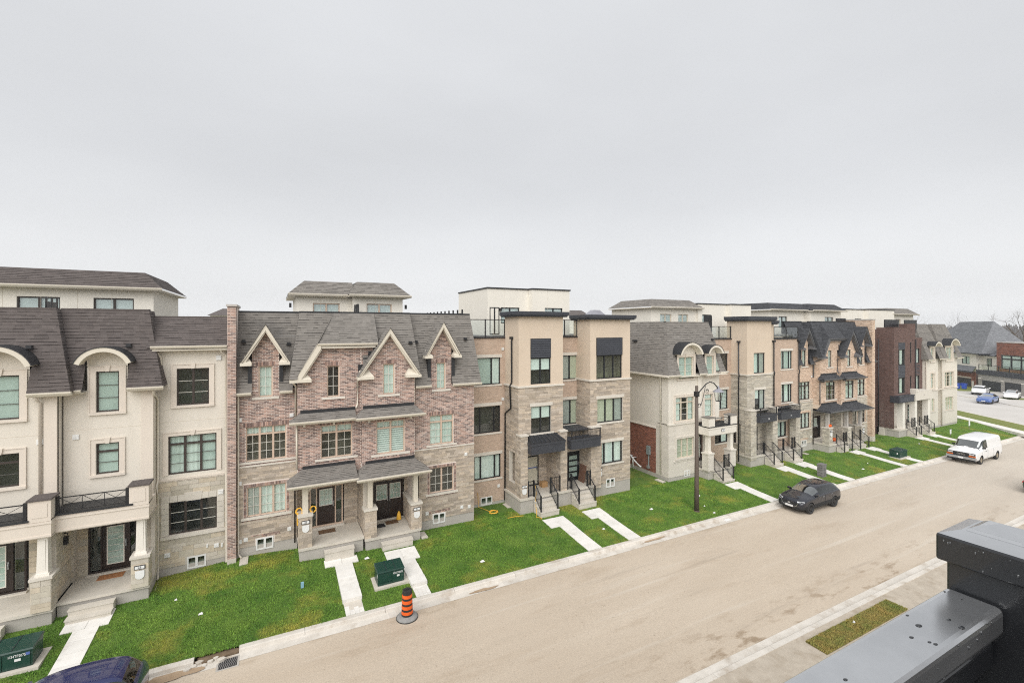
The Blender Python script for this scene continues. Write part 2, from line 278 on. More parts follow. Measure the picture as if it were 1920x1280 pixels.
# ------------------------------------------------------------------ mesh helpers
ORG = {}
class MB:
    def __init__(s): s.v = []; s.f = []; s.m = []
    def poly(s, pts, m=0):
        i = len(s.v); s.v.extend([tuple(p) for p in pts]); s.f.append(tuple(range(i, i + len(pts)))); s.m.append(m)
    def faces(s, pts, fs, m=0):
        i = len(s.v); s.v.extend([tuple(p) for p in pts])
        for f in fs: s.f.append(tuple(i + k for k in f)); s.m.append(m)
    def box(s, x0, x1, y0, y1, z0, z1, m=0):
        if x1 < x0: x0, x1 = x1, x0
        if y1 < y0: y0, y1 = y1, y0
        if z1 < z0: z0, z1 = z1, z0
        s.faces([(x0, y0, z0), (x1, y0, z0), (x1, y1, z0), (x0, y1, z0), (x0, y0, z1), (x1, y0, z1), (x1, y1, z1), (x0, y1, z1)],
                [(0, 3, 2, 1), (4, 5, 6, 7), (0, 1, 5, 4), (1, 2, 6, 5), (2, 3, 7, 6), (3, 0, 4, 7)], m)
    def hexa(s, p, m=0):
        s.faces(p, [(0, 3, 2, 1), (4, 5, 6, 7), (0, 1, 5, 4), (1, 2, 6, 5), (2, 3, 7, 6), (3, 0, 4, 7)], m)
    def prism_y(s, poly, y0, y1, m=0):           # polygon in XZ, counter-clockwise seen from -Y
        n = len(poly)
        pts = [(x, y0, z) for x, z in poly] + [(x, y1, z) for x, z in poly]
        fs = [tuple(range(n)), tuple(range(2 * n - 1, n - 1, -1))]
        fs += [(i, i + n, (i + 1) % n + n, (i + 1) % n) for i in range(n)]
        s.faces(pts, fs, m)
    def prism_x(s, poly, x0, x1, m=0):           # polygon in YZ
        n = len(poly)
        pts = [(x0, y, z) for y, z in poly] + [(x1, y, z) for y, z in poly]
        fs = [tuple(range(n - 1, -1, -1)), tuple(range(n, 2 * n))]
        fs += [(i, (i + 1) % n, (i + 1) % n + n, i + n) for i in range(n)]
        s.faces(pts, fs, m)
    def prism_z(s, poly, z0, z1, m=0):
        n = len(poly)
        pts = [(x, y, z0) for x, y in poly] + [(x, y, z1) for x, y in poly]
        fs = [tuple(range(n - 1, -1, -1)), tuple(range(n, 2 * n))]
        fs += [(i, (i + 1) % n, (i + 1) % n + n, i + n) for i in range(n)]
        s.faces(pts, fs, m)
    def tube(s, pts, r, n=8, m=0, cap=True):
        P = [Vector(p) for p in pts]; rs = r if isinstance(r, (list, tuple)) else [r] * len(P)
        ring = []
        i0 = len(s.v)
        up = Vector((0.13, 0.07, 1)).normalized()
        for k, p in enumerate(P):
            t = (P[min(k + 1, len(P) - 1)] - P[max(k - 1, 0)])
            if t.length < 1e-9: t = Vector((0, 0, 1))
            t.normalize()
            a = t.cross(up)
            if a.length < 1e-3: a = t.cross(Vector((1, 0, 0)))
            a.normalize(); b = a.cross(t)
            for j in range(n):
                q = 2 * math.pi * j / n
                s.v.append(tuple(p + (a * math.cos(q) + b * math.sin(q)) * rs[k]))
        for k in range(len(P) - 1):
            for j in range(n):
                s.f.append((i0 + k * n + j, i0 + k * n + (j + 1) % n, i0 + (k + 1) * n + (j + 1) % n, i0 + (k + 1) * n + j)); s.m.append(m)
        if cap:
            s.f.append(tuple(i0 + j for j in range(n - 1, -1, -1))); s.m.append(m)
            e = i0 + (len(P) - 1) * n
            s.f.append(tuple(e + j for j in range(n))); s.m.append(m)
    def bar(s, a, b, w, h=None, m=0):             # square bar between two points
        a, b = Vector(a), Vector(b); t = (b - a).normalized(); h = h or w
        u = t.cross(Vector((0, 0, 1)))
        if u.length < 1e-3: u = Vector((1, 0, 0))
        u.normalize(); w2 = u.cross(t)
        u *= w / 2; w2 *= h / 2
        s.hexa([a - u - w2, b - u - w2, b + u - w2, a + u - w2, a - u + w2, b - u + w2, b + u + w2, a + u + w2], m)
    def lathe(s, prof, c, n=24, m=0, cap=True):   # prof: (r,z)
        i0 = len(s.v); k = len(prof)
        for r, z in prof:
            for j in range(n):
                q = 2 * math.pi * j / n
                s.v.append((c[0] + r * math.cos(q), c[1] + r * math.sin(q), c[2] + z))
        for i in range(k - 1):
            mm = m[i] if isinstance(m, (list, tuple)) else m
            for j in range(n):
                s.f.append((i0 + i * n + j, i0 + i * n + (j + 1) % n, i0 + (i + 1) * n + (j + 1) % n, i0 + (i + 1) * n + j)); s.m.append(mm)
        if cap:
            mm = m[-1] if isinstance(m, (list, tuple)) else m
            s.f.append(tuple(i0 + j for j in range(n - 1, -1, -1))); s.m.append(mm)
            s.f.append(tuple(i0 + (k - 1) * n + j for j in range(n))); s.m.append(mm)
    def build(s, name, mat, parent=None, kind=None, smooth=False, fix=True):
        me = bpy.data.meshes.new(name)
        o = ORG.get(parent.name, Vector((0, 0, 0))) if parent else Vector((0, 0, 0))
        me.from_pydata([(x - o.x, y - o.y, z - o.z) for x, y, z in s.v], [], s.f)
        mats = mat if isinstance(mat, (list, tuple)) else [mat]
        for k in mats: me.materials.append(MATS[k])
        if len(mats) > 1: me.polygons.foreach_set("material_index", s.m)
        if fix:
            bm = bmesh.new(); bm.from_mesh(me); bmesh.ops.recalc_face_normals(bm, faces=bm.faces); bm.to_mesh(me); bm.free()
        if smooth: me.polygons.foreach_set("use_smooth", [True] * len(me.polygons))
        me.update()
        ob = bpy.data.objects.new(name, me); COL.objects.link(ob)
        if parent: ob.parent = parent; ORG[ob.name] = o
        else: ORG[ob.name] = Vector((0, 0, 0))
        if kind: ob["kind"] = kind
        return ob

def thing(name, label, cat, loc=(0, 0, 0), group=None, rotz=0.0, local=False):
    o = bpy.data.objects.new(name, None); COL.objects.link(o)
    o.empty_display_size = 0.3
    o.location = loc; o.rotation_euler = (0, 0, rotz)
    o["label"] = label; o["category"] = cat
    if group: o["group"] = group
    ORG[o.name] = Vector((0, 0, 0)) if local else Vector(loc)
    return o
def tag(o, label, cat, group=None):
    o["label"] = label; o["category"] = cat
    if group: o["group"] = group
    return o
def rename_to_origin(o):                         # move a one-mesh thing's origin to the base of its geometry
    me = o.data
    co = np.empty(len(me.vertices) * 3); me.vertices.foreach_get("co", co); co = co.reshape(-1, 3)
    c = Vector(((co[:, 0].min() + co[:, 0].max()) / 2, (co[:, 1].min() + co[:, 1].max()) / 2, co[:, 2].min()))
    me.transform(Matrix.Translation(-c)); o.location = o.location + c
    return o
def B1(name, mat, parent, *a, **k):              # one box part
    b = MB(); b.box(*a); return b.build(name, mat, parent, **k)
def text(s, size, mat, parent, pos, rot=(R(90), 0, 0), name="lettering", ext=0.004, align='CENTER', sx=1.0):
    c = bpy.data.curves.new(name, 'FONT'); c.body = s; c.size = size; c.extrude = ext
    c.align_x = align; c.align_y = 'CENTER'; c.resolution_u = 3
    t = bpy.data.objects.new(name, c); COL.objects.link(t)
    me = bpy.data.meshes.new_from_object(t.evaluated_get(bpy.context.evaluated_depsgraph_get())); bpy.data.objects.remove(t)
    me.materials.clear(); me.materials.append(MATS[mat])
    o = bpy.data.objects.new(name, me); COL.objects.link(o)
    o.rotation_euler = rot; o.scale = (sx, 1, 1)
    if parent:
        o.parent = parent; o.location = Vector(pos) - ORG[parent.name]; ORG[o.name] = ORG[parent.name]
    else: o.location = pos
    return o

def sub_intervals(iv, cuts):
    for a, b in cuts:
        out = []
        for s, e in iv:
            if b <= s or a >= e: out.append((s, e)); continue
            if a > s: out.append((s, a))
            if b < e: out.append((b, e))
        iv = out
    return [(s, e) for s, e in iv if e - s > 0.012]

FRONT = lambda Y: (lambda s, d, z: (s, Y - d, z))
LEFT = lambda X: (lambda s, d, z: (X - d, s, z))     # faces -X, s runs along Y
RIGHT = lambda X: (lambda s, d, z: (X + d, s, z))    # faces +X

def wall(parent, mat, x0, x1, z0, z1, Y, holes=(), depth=0.9, reveal=0.14, name="wall", kind=None, top=True):
    """front wall sheet with window openings cut in it, reveals, ends and top"""
    b = MB()
    xs = sorted({x0, x1, *[min(max(h[0], x0), x1) for h in holes], *[min(max(h[1], x0), x1) for h in holes]})
    zs = sorted({z0, z1, *[min(max(h[2], z0), z1) for h in holes], *[min(max(h[3], z0), z1) for h in holes]})
    for i in range(len(xs) - 1):
        for j in range(len(zs) - 1):
            cx, cz = (xs[i] + xs[i + 1]) / 2, (zs[j] + zs[j + 1]) / 2
            if any(h[0] < cx < h[1] and h[2] < cz < h[3] for h in holes): continue
            b.poly([(xs[i], Y, zs[j]), (xs[i + 1], Y, zs[j]), (xs[i + 1], Y, zs[j + 1]), (xs[i], Y, zs[j + 1])])
    e = Y + depth
    tops = [(h[0], h[1]) for h in holes if h[3] >= z1 - 1e-4]; bots = [(h[0], h[1]) for h in holes if h[2] <= z0 + 1e-4]
    for hx0, hx1, hz0, hz1 in holes:
        r = Y + reveal
        if hz0 > z0 + 1e-4: b.poly([(hx0, Y, hz0), (hx0, r, hz0), (hx1, r, hz0), (hx1, Y, hz0)])
        if hz1 < z1 - 1e-4: b.poly([(hx0, Y, hz1), (hx1, Y, hz1), (hx1, r, hz1), (hx0, r, hz1)])
        b.poly([(hx0, Y, hz0), (hx0, Y, hz1), (hx0, r, hz1), (hx0, r, hz0)])
        b.poly([(hx1, Y, hz0), (hx1, r, hz0), (hx1, r, hz1), (hx1, Y, hz1)])
    b.poly([(x0, Y, z0), (x0, Y, z1), (x0, e, z1), (x0, e, z0)])
    b.poly([(x1, Y, z0), (x1, e, z0), (x1, e, z1), (x1, Y, z1)])
    for zz, cuts in ((z1, tops), (z0, bots)):
        if zz == z1 and not top: continue
        for p_, q_ in sub_intervals([(x0, x1)], cuts): b.poly([(p_, Y, zz), (q_, Y, zz), (q_, e, zz), (p_, e, zz)])
    return b.build(name, mat, parent, kind=kind, fix=False)

def masonry(parent, mat, fmap, s0, s1, z0, z1, holes=(), hs=0.065, ls=0.215, gap=0.010, proud=0.010, jitter=0.0, lo=None, hi=None,
            as_parts=False, name="brick", seed=1, bond='half', stuff=True):
    """courses of bricks or stones standing proud of the mortar bed; hs / ls may be numbers or lists to draw from"""
    rg = random.Random(seed)
    b = MB(); parts = 0
    z = z0; row = 0
    H = hs if isinstance(hs, (list, tuple)) else [hs]
    L = ls if isinstance(ls, (list, tuple)) else [ls]
    while z < z1 - 0.02:
        h = min(rg.choice(H), z1 - z - 0.0)
        za, zb = z + gap / 2, min(z + h + 0.0, z1) - gap / 2
        zm = (za + zb) / 2
        a = max(s0, lo(zm)) if lo else s0
        e = min(s1, hi(zm)) if hi else s1
        if e - a > 0.03 and zb - za > 0.01:
            cuts = [(q[0], q[1]) for q in holes if q[2] < zm < q[3]]
            for ia, ie in sub_intervals([(a, e)], cuts):
                if bond == 'half': s = s0 - (0 if row % 2 else L[0] / 2)
                elif bond == 'soldier': s = s0
                else: s = ia - rg.random() * 0.05
                while s < ie - 0.01:
                    l = L[0] if len(L) == 1 else rg.choice(L)
                    p, q = max(s, ia) + gap / 2, min(s + l, ie) - gap / 2
                    if bond == 'random' and ie - (s + l) < 0.5 * min(L): q = ie - gap / 2; l = 99
                    s += l
                    if q - p < 0.02: continue
                    d = proud + (rg.random() - 0.5) * 2 * jitter
                    pts = [fmap(p, -0.03, za), fmap(q, -0.03, za), fmap(q, -0.03, zb), fmap(p, -0.03, zb),
                           fmap(p, d, za), fmap(q, d, za), fmap(q, d, zb), fmap(p, d, zb)]
                    fs = [(4, 5, 6, 7), (0, 1, 5, 4), (1, 2, 6, 5), (2, 3, 7, 6), (3, 0, 4, 7)]
                    if as_parts and parts < as_parts:
                        c = MB(); c.faces(pts, fs); c.build(name, mat, parent, fix=True); parts += 1
                    else: b.faces(pts, fs)
        z += h; row += 1
    if b.f:
        return b.build(name if not stuff else name + "work", mat, parent, kind="stuff" if stuff else None, fix=False)

def shingles(parent, mats, p00, p10, p01, p11, name="shingle_course", course=0.145, tab=(0.22, 0.34, 0.42), holes=(), seed=3, band=0.42, lift=0.016, ridge=False):
    """tabs laid in courses on the plane through eave p00-p10 and top p01-p11. holes: (s0,s1,w0,w1) in world X and Z."""
    rg = random.Random(seed)
    p00, p10, p01, p11 = map(Vector, (p00, p10, p01, p11))
    b = MB()
    n = max(1, round(((p01 - p00).length + (p11 - p10).length) / 2 / course))
    nor = (p10 - p00).cross(p01 - p00).normalized()
    if nor.z < 0: nor = -nor
    for i in range(n):
        t0, t1 = i / n, (i + 1) / n
        a0, e0 = p00.lerp(p01, t0), p10.lerp(p11, t0)
        a1, e1 = p00.lerp(p01, t1), p10.lerp(p11, t1)
        wl = max((e0 - a0).length, (e1 - a1).length)
        if wl < 0.01: continue
        cuts = []
        zc = (a0.z + a1.z) / 2
        for hx0, hx1, hz0, hz1 in holes:
            if hz0 < zc < hz1:
                f = lambda X: (X - a0.x) / (e0.x - a0.x)
                cuts.append(tuple(sorted((f(hx0), f(hx1)))))
        for ia, ie in sub_intervals([(0.0, 1.0)], [(c[0], c[1]) for c in cuts]):
            s = ia - rg.random() * 0.1
            while s < ie - 1e-6:
                w = rg.choice(tab) / wl
                q0, q1 = max(s, ia), min(s + w, ie); s += w
                if q1 - q0 < 1e-4: continue
                l = lift * rg.choice((0.45, 1.0, 1.0))
                A, Bq = a0.lerp(e0, q0), a0.lerp(e0, q1)
                D, Cq = a1.lerp(e1, q0), a1.lerp(e1, q1)
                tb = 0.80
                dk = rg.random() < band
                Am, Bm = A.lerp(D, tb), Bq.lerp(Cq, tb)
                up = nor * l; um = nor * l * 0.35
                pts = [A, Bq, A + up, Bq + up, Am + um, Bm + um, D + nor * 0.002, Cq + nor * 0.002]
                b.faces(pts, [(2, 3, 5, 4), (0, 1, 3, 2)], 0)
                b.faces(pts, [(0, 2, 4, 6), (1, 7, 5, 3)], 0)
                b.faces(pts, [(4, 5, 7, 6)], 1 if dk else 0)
    return b.build(name, mats, parent, kind="stuff", fix=False)
SH = {k: (f'shingle_{k}', f'shingle_{k}_band') for k in ('brown', 'grey', 'dark', 'slate')}

def window(parent, x0, x1, z0, z1, Y, frame='brown_frame', cols=1, transom=None, grid=None, bars='muntin_pale', fill='curtain',
           fw=0.055, inset=0.08, fills=None, lining='room', tgrid=None, tfill=None, name="window"):
    """frame with mullions, one pane per light, glazing bars, something behind the glass"""
    yf = Y + inset
    f = MB()
    f.box(x0, x1, yf, yf + 0.07, z0, z0 + fw); f.box(x0, x1, yf, yf + 0.07, z1 - fw, z1)
    f.box(x0, x0 + fw, yf - 0.002, yf + 0.068, z0 + fw, z1 - fw); f.box(x1 - fw, x1, yf - 0.002, yf + 0.068, z0 + fw, z1 - fw)
    xs = [x0 + (x1 - x0) * i / cols for i in range(cols + 1)] if isinstance(cols, int) else [x0 + (x1 - x0) * c for c in cols]
    for x in xs[1:-1]: f.box(x - fw * 0.8, x + fw * 0.8, yf - 0.004, yf + 0.066, z0 + fw, z1 - fw)
    rows = [(z0 + fw, z1 - fw)]
    if transom:
        f.box(x0 + fw, x1 - fw, yf - 0.006, yf + 0.064, transom - fw * 0.7, transom + fw * 0.7)
        rows = [(z0 + fw, transom - fw * 0.7), (transom + fw * 0.7, z1 - fw)]
    w = f.build(name, frame, parent, fix=False)
    mb = MB()
    for ri, (za, zb) in enumerate(rows):
        for i in range(len(xs) - 1):
            xa, xb = xs[i] + fw * 0.8, xs[i + 1] - fw * 0.8
            p = MB(); p.poly([(xa, yf + 0.035, za), (xb, yf + 0.035, za), (xb, yf + 0.035, zb), (xa, yf + 0.035, zb)])
            p.build("pane", 'glass', w, fix=False)
            g = grid if ri == 0 else tgrid
            if g:
                gc, gr = g
                for k in range(1, gc): x = xa + (xb - xa) * k / gc; mb.box(x - 0.011, x + 0.011, yf + 0.012, yf + 0.03, za, zb)
                for k in range(1, gr): z = za + (zb - za) * k / gr; mb.box(xa, xb, yf + 0.010, yf + 0.028, z - 0.011, z + 0.011)
            fl = (fills[i % len(fills)] if fills else fill)
            if ri == 1 and tfill: fl = tfill
            if fl and fl != 'dark':
                c = MB(); yc = yf + 0.06 + 0.003 * i
                if fl.startswith('half:'):
                    zc = za + (zb - za) * 0.55; fl2 = fl[5:]
                    c.poly([(xa - .02, yc, zc), (xb + .02, yc, zc), (xb + .02, yc, zb), (xa - .02, yc, zb)]); c.build("blind", fl2, w, fix=False)
                elif fl == 'zebra':
                    nst = max(3, int((zb - za) / 0.11))
                    for k in range(nst):
                        q0 = za + (zb - za) * k / nst; q1 = q0 + (zb - za) / nst * 0.62
                        c.poly([(xa - .02, yc, q0), (xb + .02, yc, q0), (xb + .02, yc, q1), (xa - .02, yc, q1)])
                    c.build("blind", 'blind_white', w, fix=False)
                    c2 = MB(); c2.poly([(xa - .02, yc + .03, za), (xb + .02, yc + .03, za), (xb + .02, yc + .03, zb), (xa - .02, yc + .03, zb)]); c2.build("blind_backing", 'blind_green', w, fix=False)
                elif fl in ('curtain', 'sheer', 'curtain_side'):
                    n = max(6, int((xb - xa) / 0.05)); pts = []
                    x_a, x_b = (xa - .02, xb + .02) if fl != 'curtain_side' else (xa - .02, xa + (xb - xa) * 0.45)
                    ph = random.random() * 6
                    for k in range(n + 1):
                        x = x_a + (x_b - x_a) * k / n; y = yc + 0.04 + 0.022 * math.sin(k * 1.9 + ph) + 0.012 * math.sin(k * 0.8 + ph * 2)
                        pts += [(x, y, za), (x, y, zb)]
                    c.faces(pts, [(2 * k, 2 * k + 2, 2 * k + 3, 2 * k + 1) for k in range(n)])
                    c.build("curtain", 'sheer' if fl == 'sheer' else 'curtain', w, smooth=True, fix=False)
                else:
                    c.poly([(xa - .02, yc, za), (xb + .02, yc, za), (xb + .02, yc, zb), (xa - .02, yc, zb)]); c.build("blind", fl, w, fix=False)  # plain blinds, and the painted sky reflection of the rooftop windows
    if mb.f: mb.build("glazing_bar", bars, w, fix=False, kind="stuff")
    l = MB(); d = 0.62
    a, e_, q0, q1, y0, y1 = x0 + 0.01, x1 - 0.01, z0 + 0.01, z1 - 0.01, yf + 0.06, yf + d
    l.faces([(a, y0, q0), (e_, y0, q0), (e_, y0, q1), (a, y0, q1), (a, y1, q0), (e_, y1, q0), (e_, y1, q1), (a, y1, q1)],
            [(4, 5, 6, 7), (0, 1, 5, 4), (1, 2, 6, 5), (2, 3, 7, 6), (3, 0, 4, 7)])
    l.build("room_recess", lining, w, fix=False)
    return w

def surround(w, x0, x1, z0, z1, Y, mat='stucco_trim', t=0.2, key=True, sill=True, proud=0.035):
    """flat moulded frame round an opening with a keystone and a sill"""
    b = MB()
    b.box(x0 - t, x0, Y - proud, Y + 0.01, z0, z1); b.box(x1, x1 + t, Y - proud, Y + 0.01, z0, z1)
    b.box(x0 - t, x1 + t, Y - proud - .001, Y + 0.01, z1, z1 + t)
    e = 0.035
    b.box(x0 - t - e, x0 - t, Y - proud - 0.02, Y + 0.01, z0, z1 + t); b.box(x1 + t, x1 + t + e, Y - proud - 0.02, Y + 0.01, z0, z1 + t)
    b.box(x0 - t - e, x1 + t + e, Y - proud - 0.022, Y + 0.01, z1 + t, z1 + t + e)
    b.build("surround", mat, w, fix=False)
    if key:
        k = MB(); xc = (x0 + x1) / 2
        k.prism_y([(xc - .06, z1 - .01), (xc + .06, z1 - .01), (xc + .10, z1 + t + .06), (xc - .10, z1 + t + .06)], Y - proud - .05, Y)
        k.build("keystone", mat, w)
    if sill:
        s = MB(); s.box(x0 - t - .04, x1 + t + .04, Y - proud - .06, Y + .01, z0 - .10, z0); s.build("sill", mat, w, fix=False)

def sill(w, x0, x1, z, Y, mat='limestone_pale', h=0.09, p=0.05):
    s = MB(); s.box(x0, x1, Y - p, Y + .05, z - h, z); return s.build("sill", mat, w, fix=False)
def gutter(parent, x0, x1, Y, Z, mat='cream_metal', h=0.13, d=0.13):
    b = MB(); b.prism_x([(Y, Z), (Y - d, Z), (Y - d, Z - h * 0.35), (Y - d * 0.55, Z - h), (Y, Z - h)], x0, x1)
    return b.build("gutter", mat, parent)
def downspout(parent, pts, mat='cream_metal', r=0.045):
    b = MB(); b.tube(pts, r, 8); return b.build("downspout", mat, parent, smooth=True)
def wall_vent(parent, x, z, Y, w=0.2, h=0.2, mat='white_vinyl'):
    b = MB(); b.box(x - w / 2, x + w / 2, Y - .04, Y, z - h / 2, z + h / 2)
    for k in range(3): b.box(x - w / 2 + .02, x + w / 2 - .02, Y - .055, Y - .04, z - h / 2 + .03 + k * h * .28, z - h / 2 + .05 + k * h * .28)
    return b.build("wall_vent", mat, parent, fix=False)
def roof_vent(parent, x, y, z, mat='black_flashing'):
    b = MB(); b.box(x - .11, x + .11, y - .16, y + .3, z, z + .03); b.box(x - .08, x + .08, y - .12, y + .25, z + .02, z + .13)
    return b.build("roof_vent", mat, parent, fix=False)
def basement_window(parent, x0, x1, z0, z1, Y):
    return window(parent, x0, x1, z0, z1, Y - 0.10, 'white_vinyl', cols=2, fill='dark', fw=0.06)
def splash(parent, x, y, z, rot=0.0):
    b = MB(); b.box(x - .17, x + .17, y - .45, y + .3, z, z + .07); b.box(x - .11, x + .11, y - .47, y + .26, z + .05, z + .075)
    return b.build("splash_block", 'concrete', parent)
# ================================================================== the setting
def gz(x): return -0.006 * min(max(x, -60.0), 85.0)
def lz(x, y):                                    # lawn height, rising from the kerb to the houses
    t = min(max((y - 19.27) / 4.6, 0.0), 1.0)
    return gz(x) + 0.13 + 0.36 * (t * t * (3 - 2 * t) * 0.35 + t * 0.65) + 0.24 * t * t * math.exp(-((x + 1.0) / 2.6) ** 2)

def struct(name, b, mat, **k):
    o = b.build(name, mat, None, kind="structure", **k); return o

g = MB()                                         # wide ground sheet to the horizon
xs = [-680, -400, -60, 0, 40, 85, 300, 880]; ys = [-380, -60, 5, 60, 400, 880]
for i in range(len(xs) - 1):
    for j in range(len(ys) - 1):
        g.poly([(xs[i], ys[j], gz(xs[i]) - .35), (xs[i + 1], ys[j], gz(xs[i + 1]) - .35), (xs[i + 1], ys[j + 1], gz(xs[i + 1]) - .35), (xs[i], ys[j + 1], gz(xs[i]) - .35)])
M('field', (0.12, 0.13, 0.05), (0.16, 0.13, 0.075), 0.05, 0.95)
struct("ground", g, 'field', fix=False)

def strip(name, mat, y0, y1, dz0, dz1, x0=-45.0, x1=79.0, n=48):
    b = MB()
    for i in range(n):
        a, e = x0 + (x1 - x0) * i / n, x0 + (x1 - x0) * (i + 1) / n
        b.poly([(a, y0, gz(a) + dz0), (e, y0, gz(e) + dz0), (e, y1, gz(e) + dz1), (a, y1, gz(a) + dz1)])
    return struct(name, b, mat, fix=False)
def road_layers(m):
    """mud and grit gathered along both gutters, paler wheel tracks, darker damp smears"""
    t = m.node_tree; N = t.nodes; b = N["Principled BSDF"]; src = b.inputs["Base Color"].links[0].from_socket
    g = N.new("ShaderNodeNewGeometry"); sp = N.new("ShaderNodeSeparateXYZ"); lnk(t, g.outputs["Position"], sp.inputs[0])
    def rng(sock, a, c, lo=0.0, hi=1.0):
        r = N.new("ShaderNodeMapRange"); r.interpolation_type = 'SMOOTHSTEP'; r.inputs[1].default_value = a; r.inputs[2].default_value = c; r.inputs[3].default_value = lo; r.inputs[4].default_value = hi; lnk(t, sock, r.inputs[0]); return r.outputs[0]
    def noise(sc, st, det=8):
        mp = N.new("ShaderNodeMapping"); mp.inputs["Scale"].default_value = st; lnk(t, g.outputs["Position"], mp.inputs[0])
        n = N.new("ShaderNodeTexNoise"); n.inputs["Scale"].default_value = sc; n.inputs["Detail"].default_value = det; n.inputs["Roughness"].default_value = 0.65; lnk(t, mp.outputs[0], n.inputs[0]); return n.outputs[0]
    def mth(op, a, c):
        q = N.new("ShaderNodeMath"); q.operation = op; q.use_clamp = True
        for i, v in enumerate((a, c)):
            if isinstance(v, float): q.inputs[i].default_value = v
            else: lnk(t, v, q.inputs[i])
        return q.outputs[0]
    def mix(fac, col):
        nonlocal src
        x = N.new("ShaderNodeMix"); x.data_type = 'RGBA'; lnk(t, fac, x.inputs[0]); lnk(t, src, x.inputs[6]); x.inputs[7].default_value = (*col, 1); src = x.outputs[2]
    near = rng(sp.outputs[1], 13.2, 11.0); far = rng(sp.outputs[1], 17.4, 18.6)
    mix(mth('MULTIPLY', mth('MULTIPLY', near, rng(noise(1.6, (.45, 1.3, 1)), .52, .66)), .85), (0.27, 0.195, 0.125))
    mix(mth('MULTIPLY', mth('MULTIPLY', far, rng(noise(1.4, (.4, 1.2, 1)), .50, .68)), .6), (0.34, 0.27, 0.19))
    mix(mth('MULTIPLY', rng(noise(.9, (.06, 2.2, 1), 4), .56, .70), .45), (0.60, 0.545, 0.465))
    mix(mth('MULTIPLY', rng(noise(1.1, (.10, 1.5, 1), 6), .58, .72), .5), (0.37, 0.31, 0.245))
    mix(mth('MULTIPLY', rng(noise(9.0, (1, 1, 1), 2), .66, .74), .6), (0.30, 0.24, 0.175))
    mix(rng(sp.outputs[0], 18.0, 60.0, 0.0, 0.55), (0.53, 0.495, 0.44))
    lnk(t, src, b.inputs["Base Color"])
road_layers(MATS['asphalt_dusty'])
road = strip("road", 'asphalt_dusty', 10.95, 18.62, 0.0, 0.0)
strip("verge_near", 'gravel_dust', 3.0, 10.36, 0.10, 0.125)

# muddy marks and grit on the road: thin low patches of washed-out soil along the gutter
M('silt', (0.42, 0.315, 0.215), (0.35, 0.25, 0.16), 3, 0.95, 0.5, 60)
def blob(cx, cy, rx, ry, z, n=18, seed=0):
    rg = random.Random(seed); pts = []
    for k in range(n):
        a = 2 * math.pi * k / n; q = 0.65 + 0.5 * rg.random()
        pts.append((cx + rx * q * math.cos(a), cy + ry * q * math.sin(a), z + gz(cx)))
    return pts
for k, (x, y, rx, ry) in enumerate([(-3.1, 18.75, .9, .22), (18.6, 18.95, .9, .12), (8.2, 18.72, .7, .10)]):
    b = MB(); b.poly(blob(x, y, rx, ry, 0.030, seed=k)); struct("silt_patch", b, 'silt', fix=False)

# poured kerb and gutter in cast lengths, a gap at the unfinished catch basin
def kerb_run(name, y_face, sgn, gaps=()):
    base = strip(name, 'kerb', *( (18.60, 19.02) if sgn > 0 else (10.58, 10.97)), 0.006, 0.014)
    x = -44.0
    k = 0
    while x < 78:
        ln = 3.0
        a, e = x + 0.006, x + ln - 0.006
        for ga, ge in gaps:
            if a < ge and e > ga:
                if a < ga < e: e = ga
                elif a < ge < e: a = ge
                else: a = e
        if e - a > 0.1:
            b = MB()
            if sgn > 0: prof = [(y_face, 0.012), (y_face + .035, .125), (y_face + .07, .15), (y_face + .27, .155), (y_face + .27, -.1), (y_face, -.1)]
            else: prof = [(y_face, 0.012), (y_face, -.1), (y_face - .27, -.1), (y_face - .27, .155), (y_face - .07, .15), (y_face - .035, .125)]
            n = len(prof)
            pts = [(a, y, z + gz(a)) for y, z in prof] + [(e, y, z + gz(e)) for y, z in prof]
            b.faces(pts, [tuple(range(n)), tuple(range(2 * n - 1, n - 1, -1))] + [(i, i + n, (i + 1) % n + n, (i + 1) % n) for i in range(n)])
            b.build("kerb_length", 'kerb', base)
        x += ln; k += 1
    return base
kerb_run("kerb_far", 19.0, 1, gaps=[(-2.5, -1.15)])
kerb_run("kerb_near", 10.62, -1)

# lawn: one sheet with gentle unevenness
M('lawn', (0.066, 0.14, 0.017), (0.125, 0.205, 0.030), 0.9, 0.95, 0.9, 35, detail=9, dirt=(0.25, 0.235, 0.045), dscale=0.40, dlo=0.52, dhi=0.70, bdist=0.05, grain=0.3, gscale=22)
M('sod_new', (0.16, 0.155, 0.045), (0.24, 0.175, 0.06), 1.8, 0.95, 0.9, 40, detail=9)
b = MB(); nx, ny = 260, 26
X0, X1, Y0, Y1 = -45.0, 77.0, 19.26, 34.0
rg = random.Random(5)
hh = [[rg.uniform(-.012, .012) for _ in range(ny + 1)] for _ in range(nx + 1)]
for i in range(nx):
    for j in range(ny):
        def pt(i, j):
            x = X0 + (X1 - X0) * i / nx; t = j / ny; y = Y0 + (Y1 - Y0) * (t ** 1.6)
            return (x, y, lz(x, y) + (hh[i][j] if j else 0.012))
        b.poly([pt(i, j), pt(i + 1, j), pt(i + 1, j + 1), pt(i, j + 1)])
lawn = struct("lawn", b, 'lawn', fix=False, smooth=True)

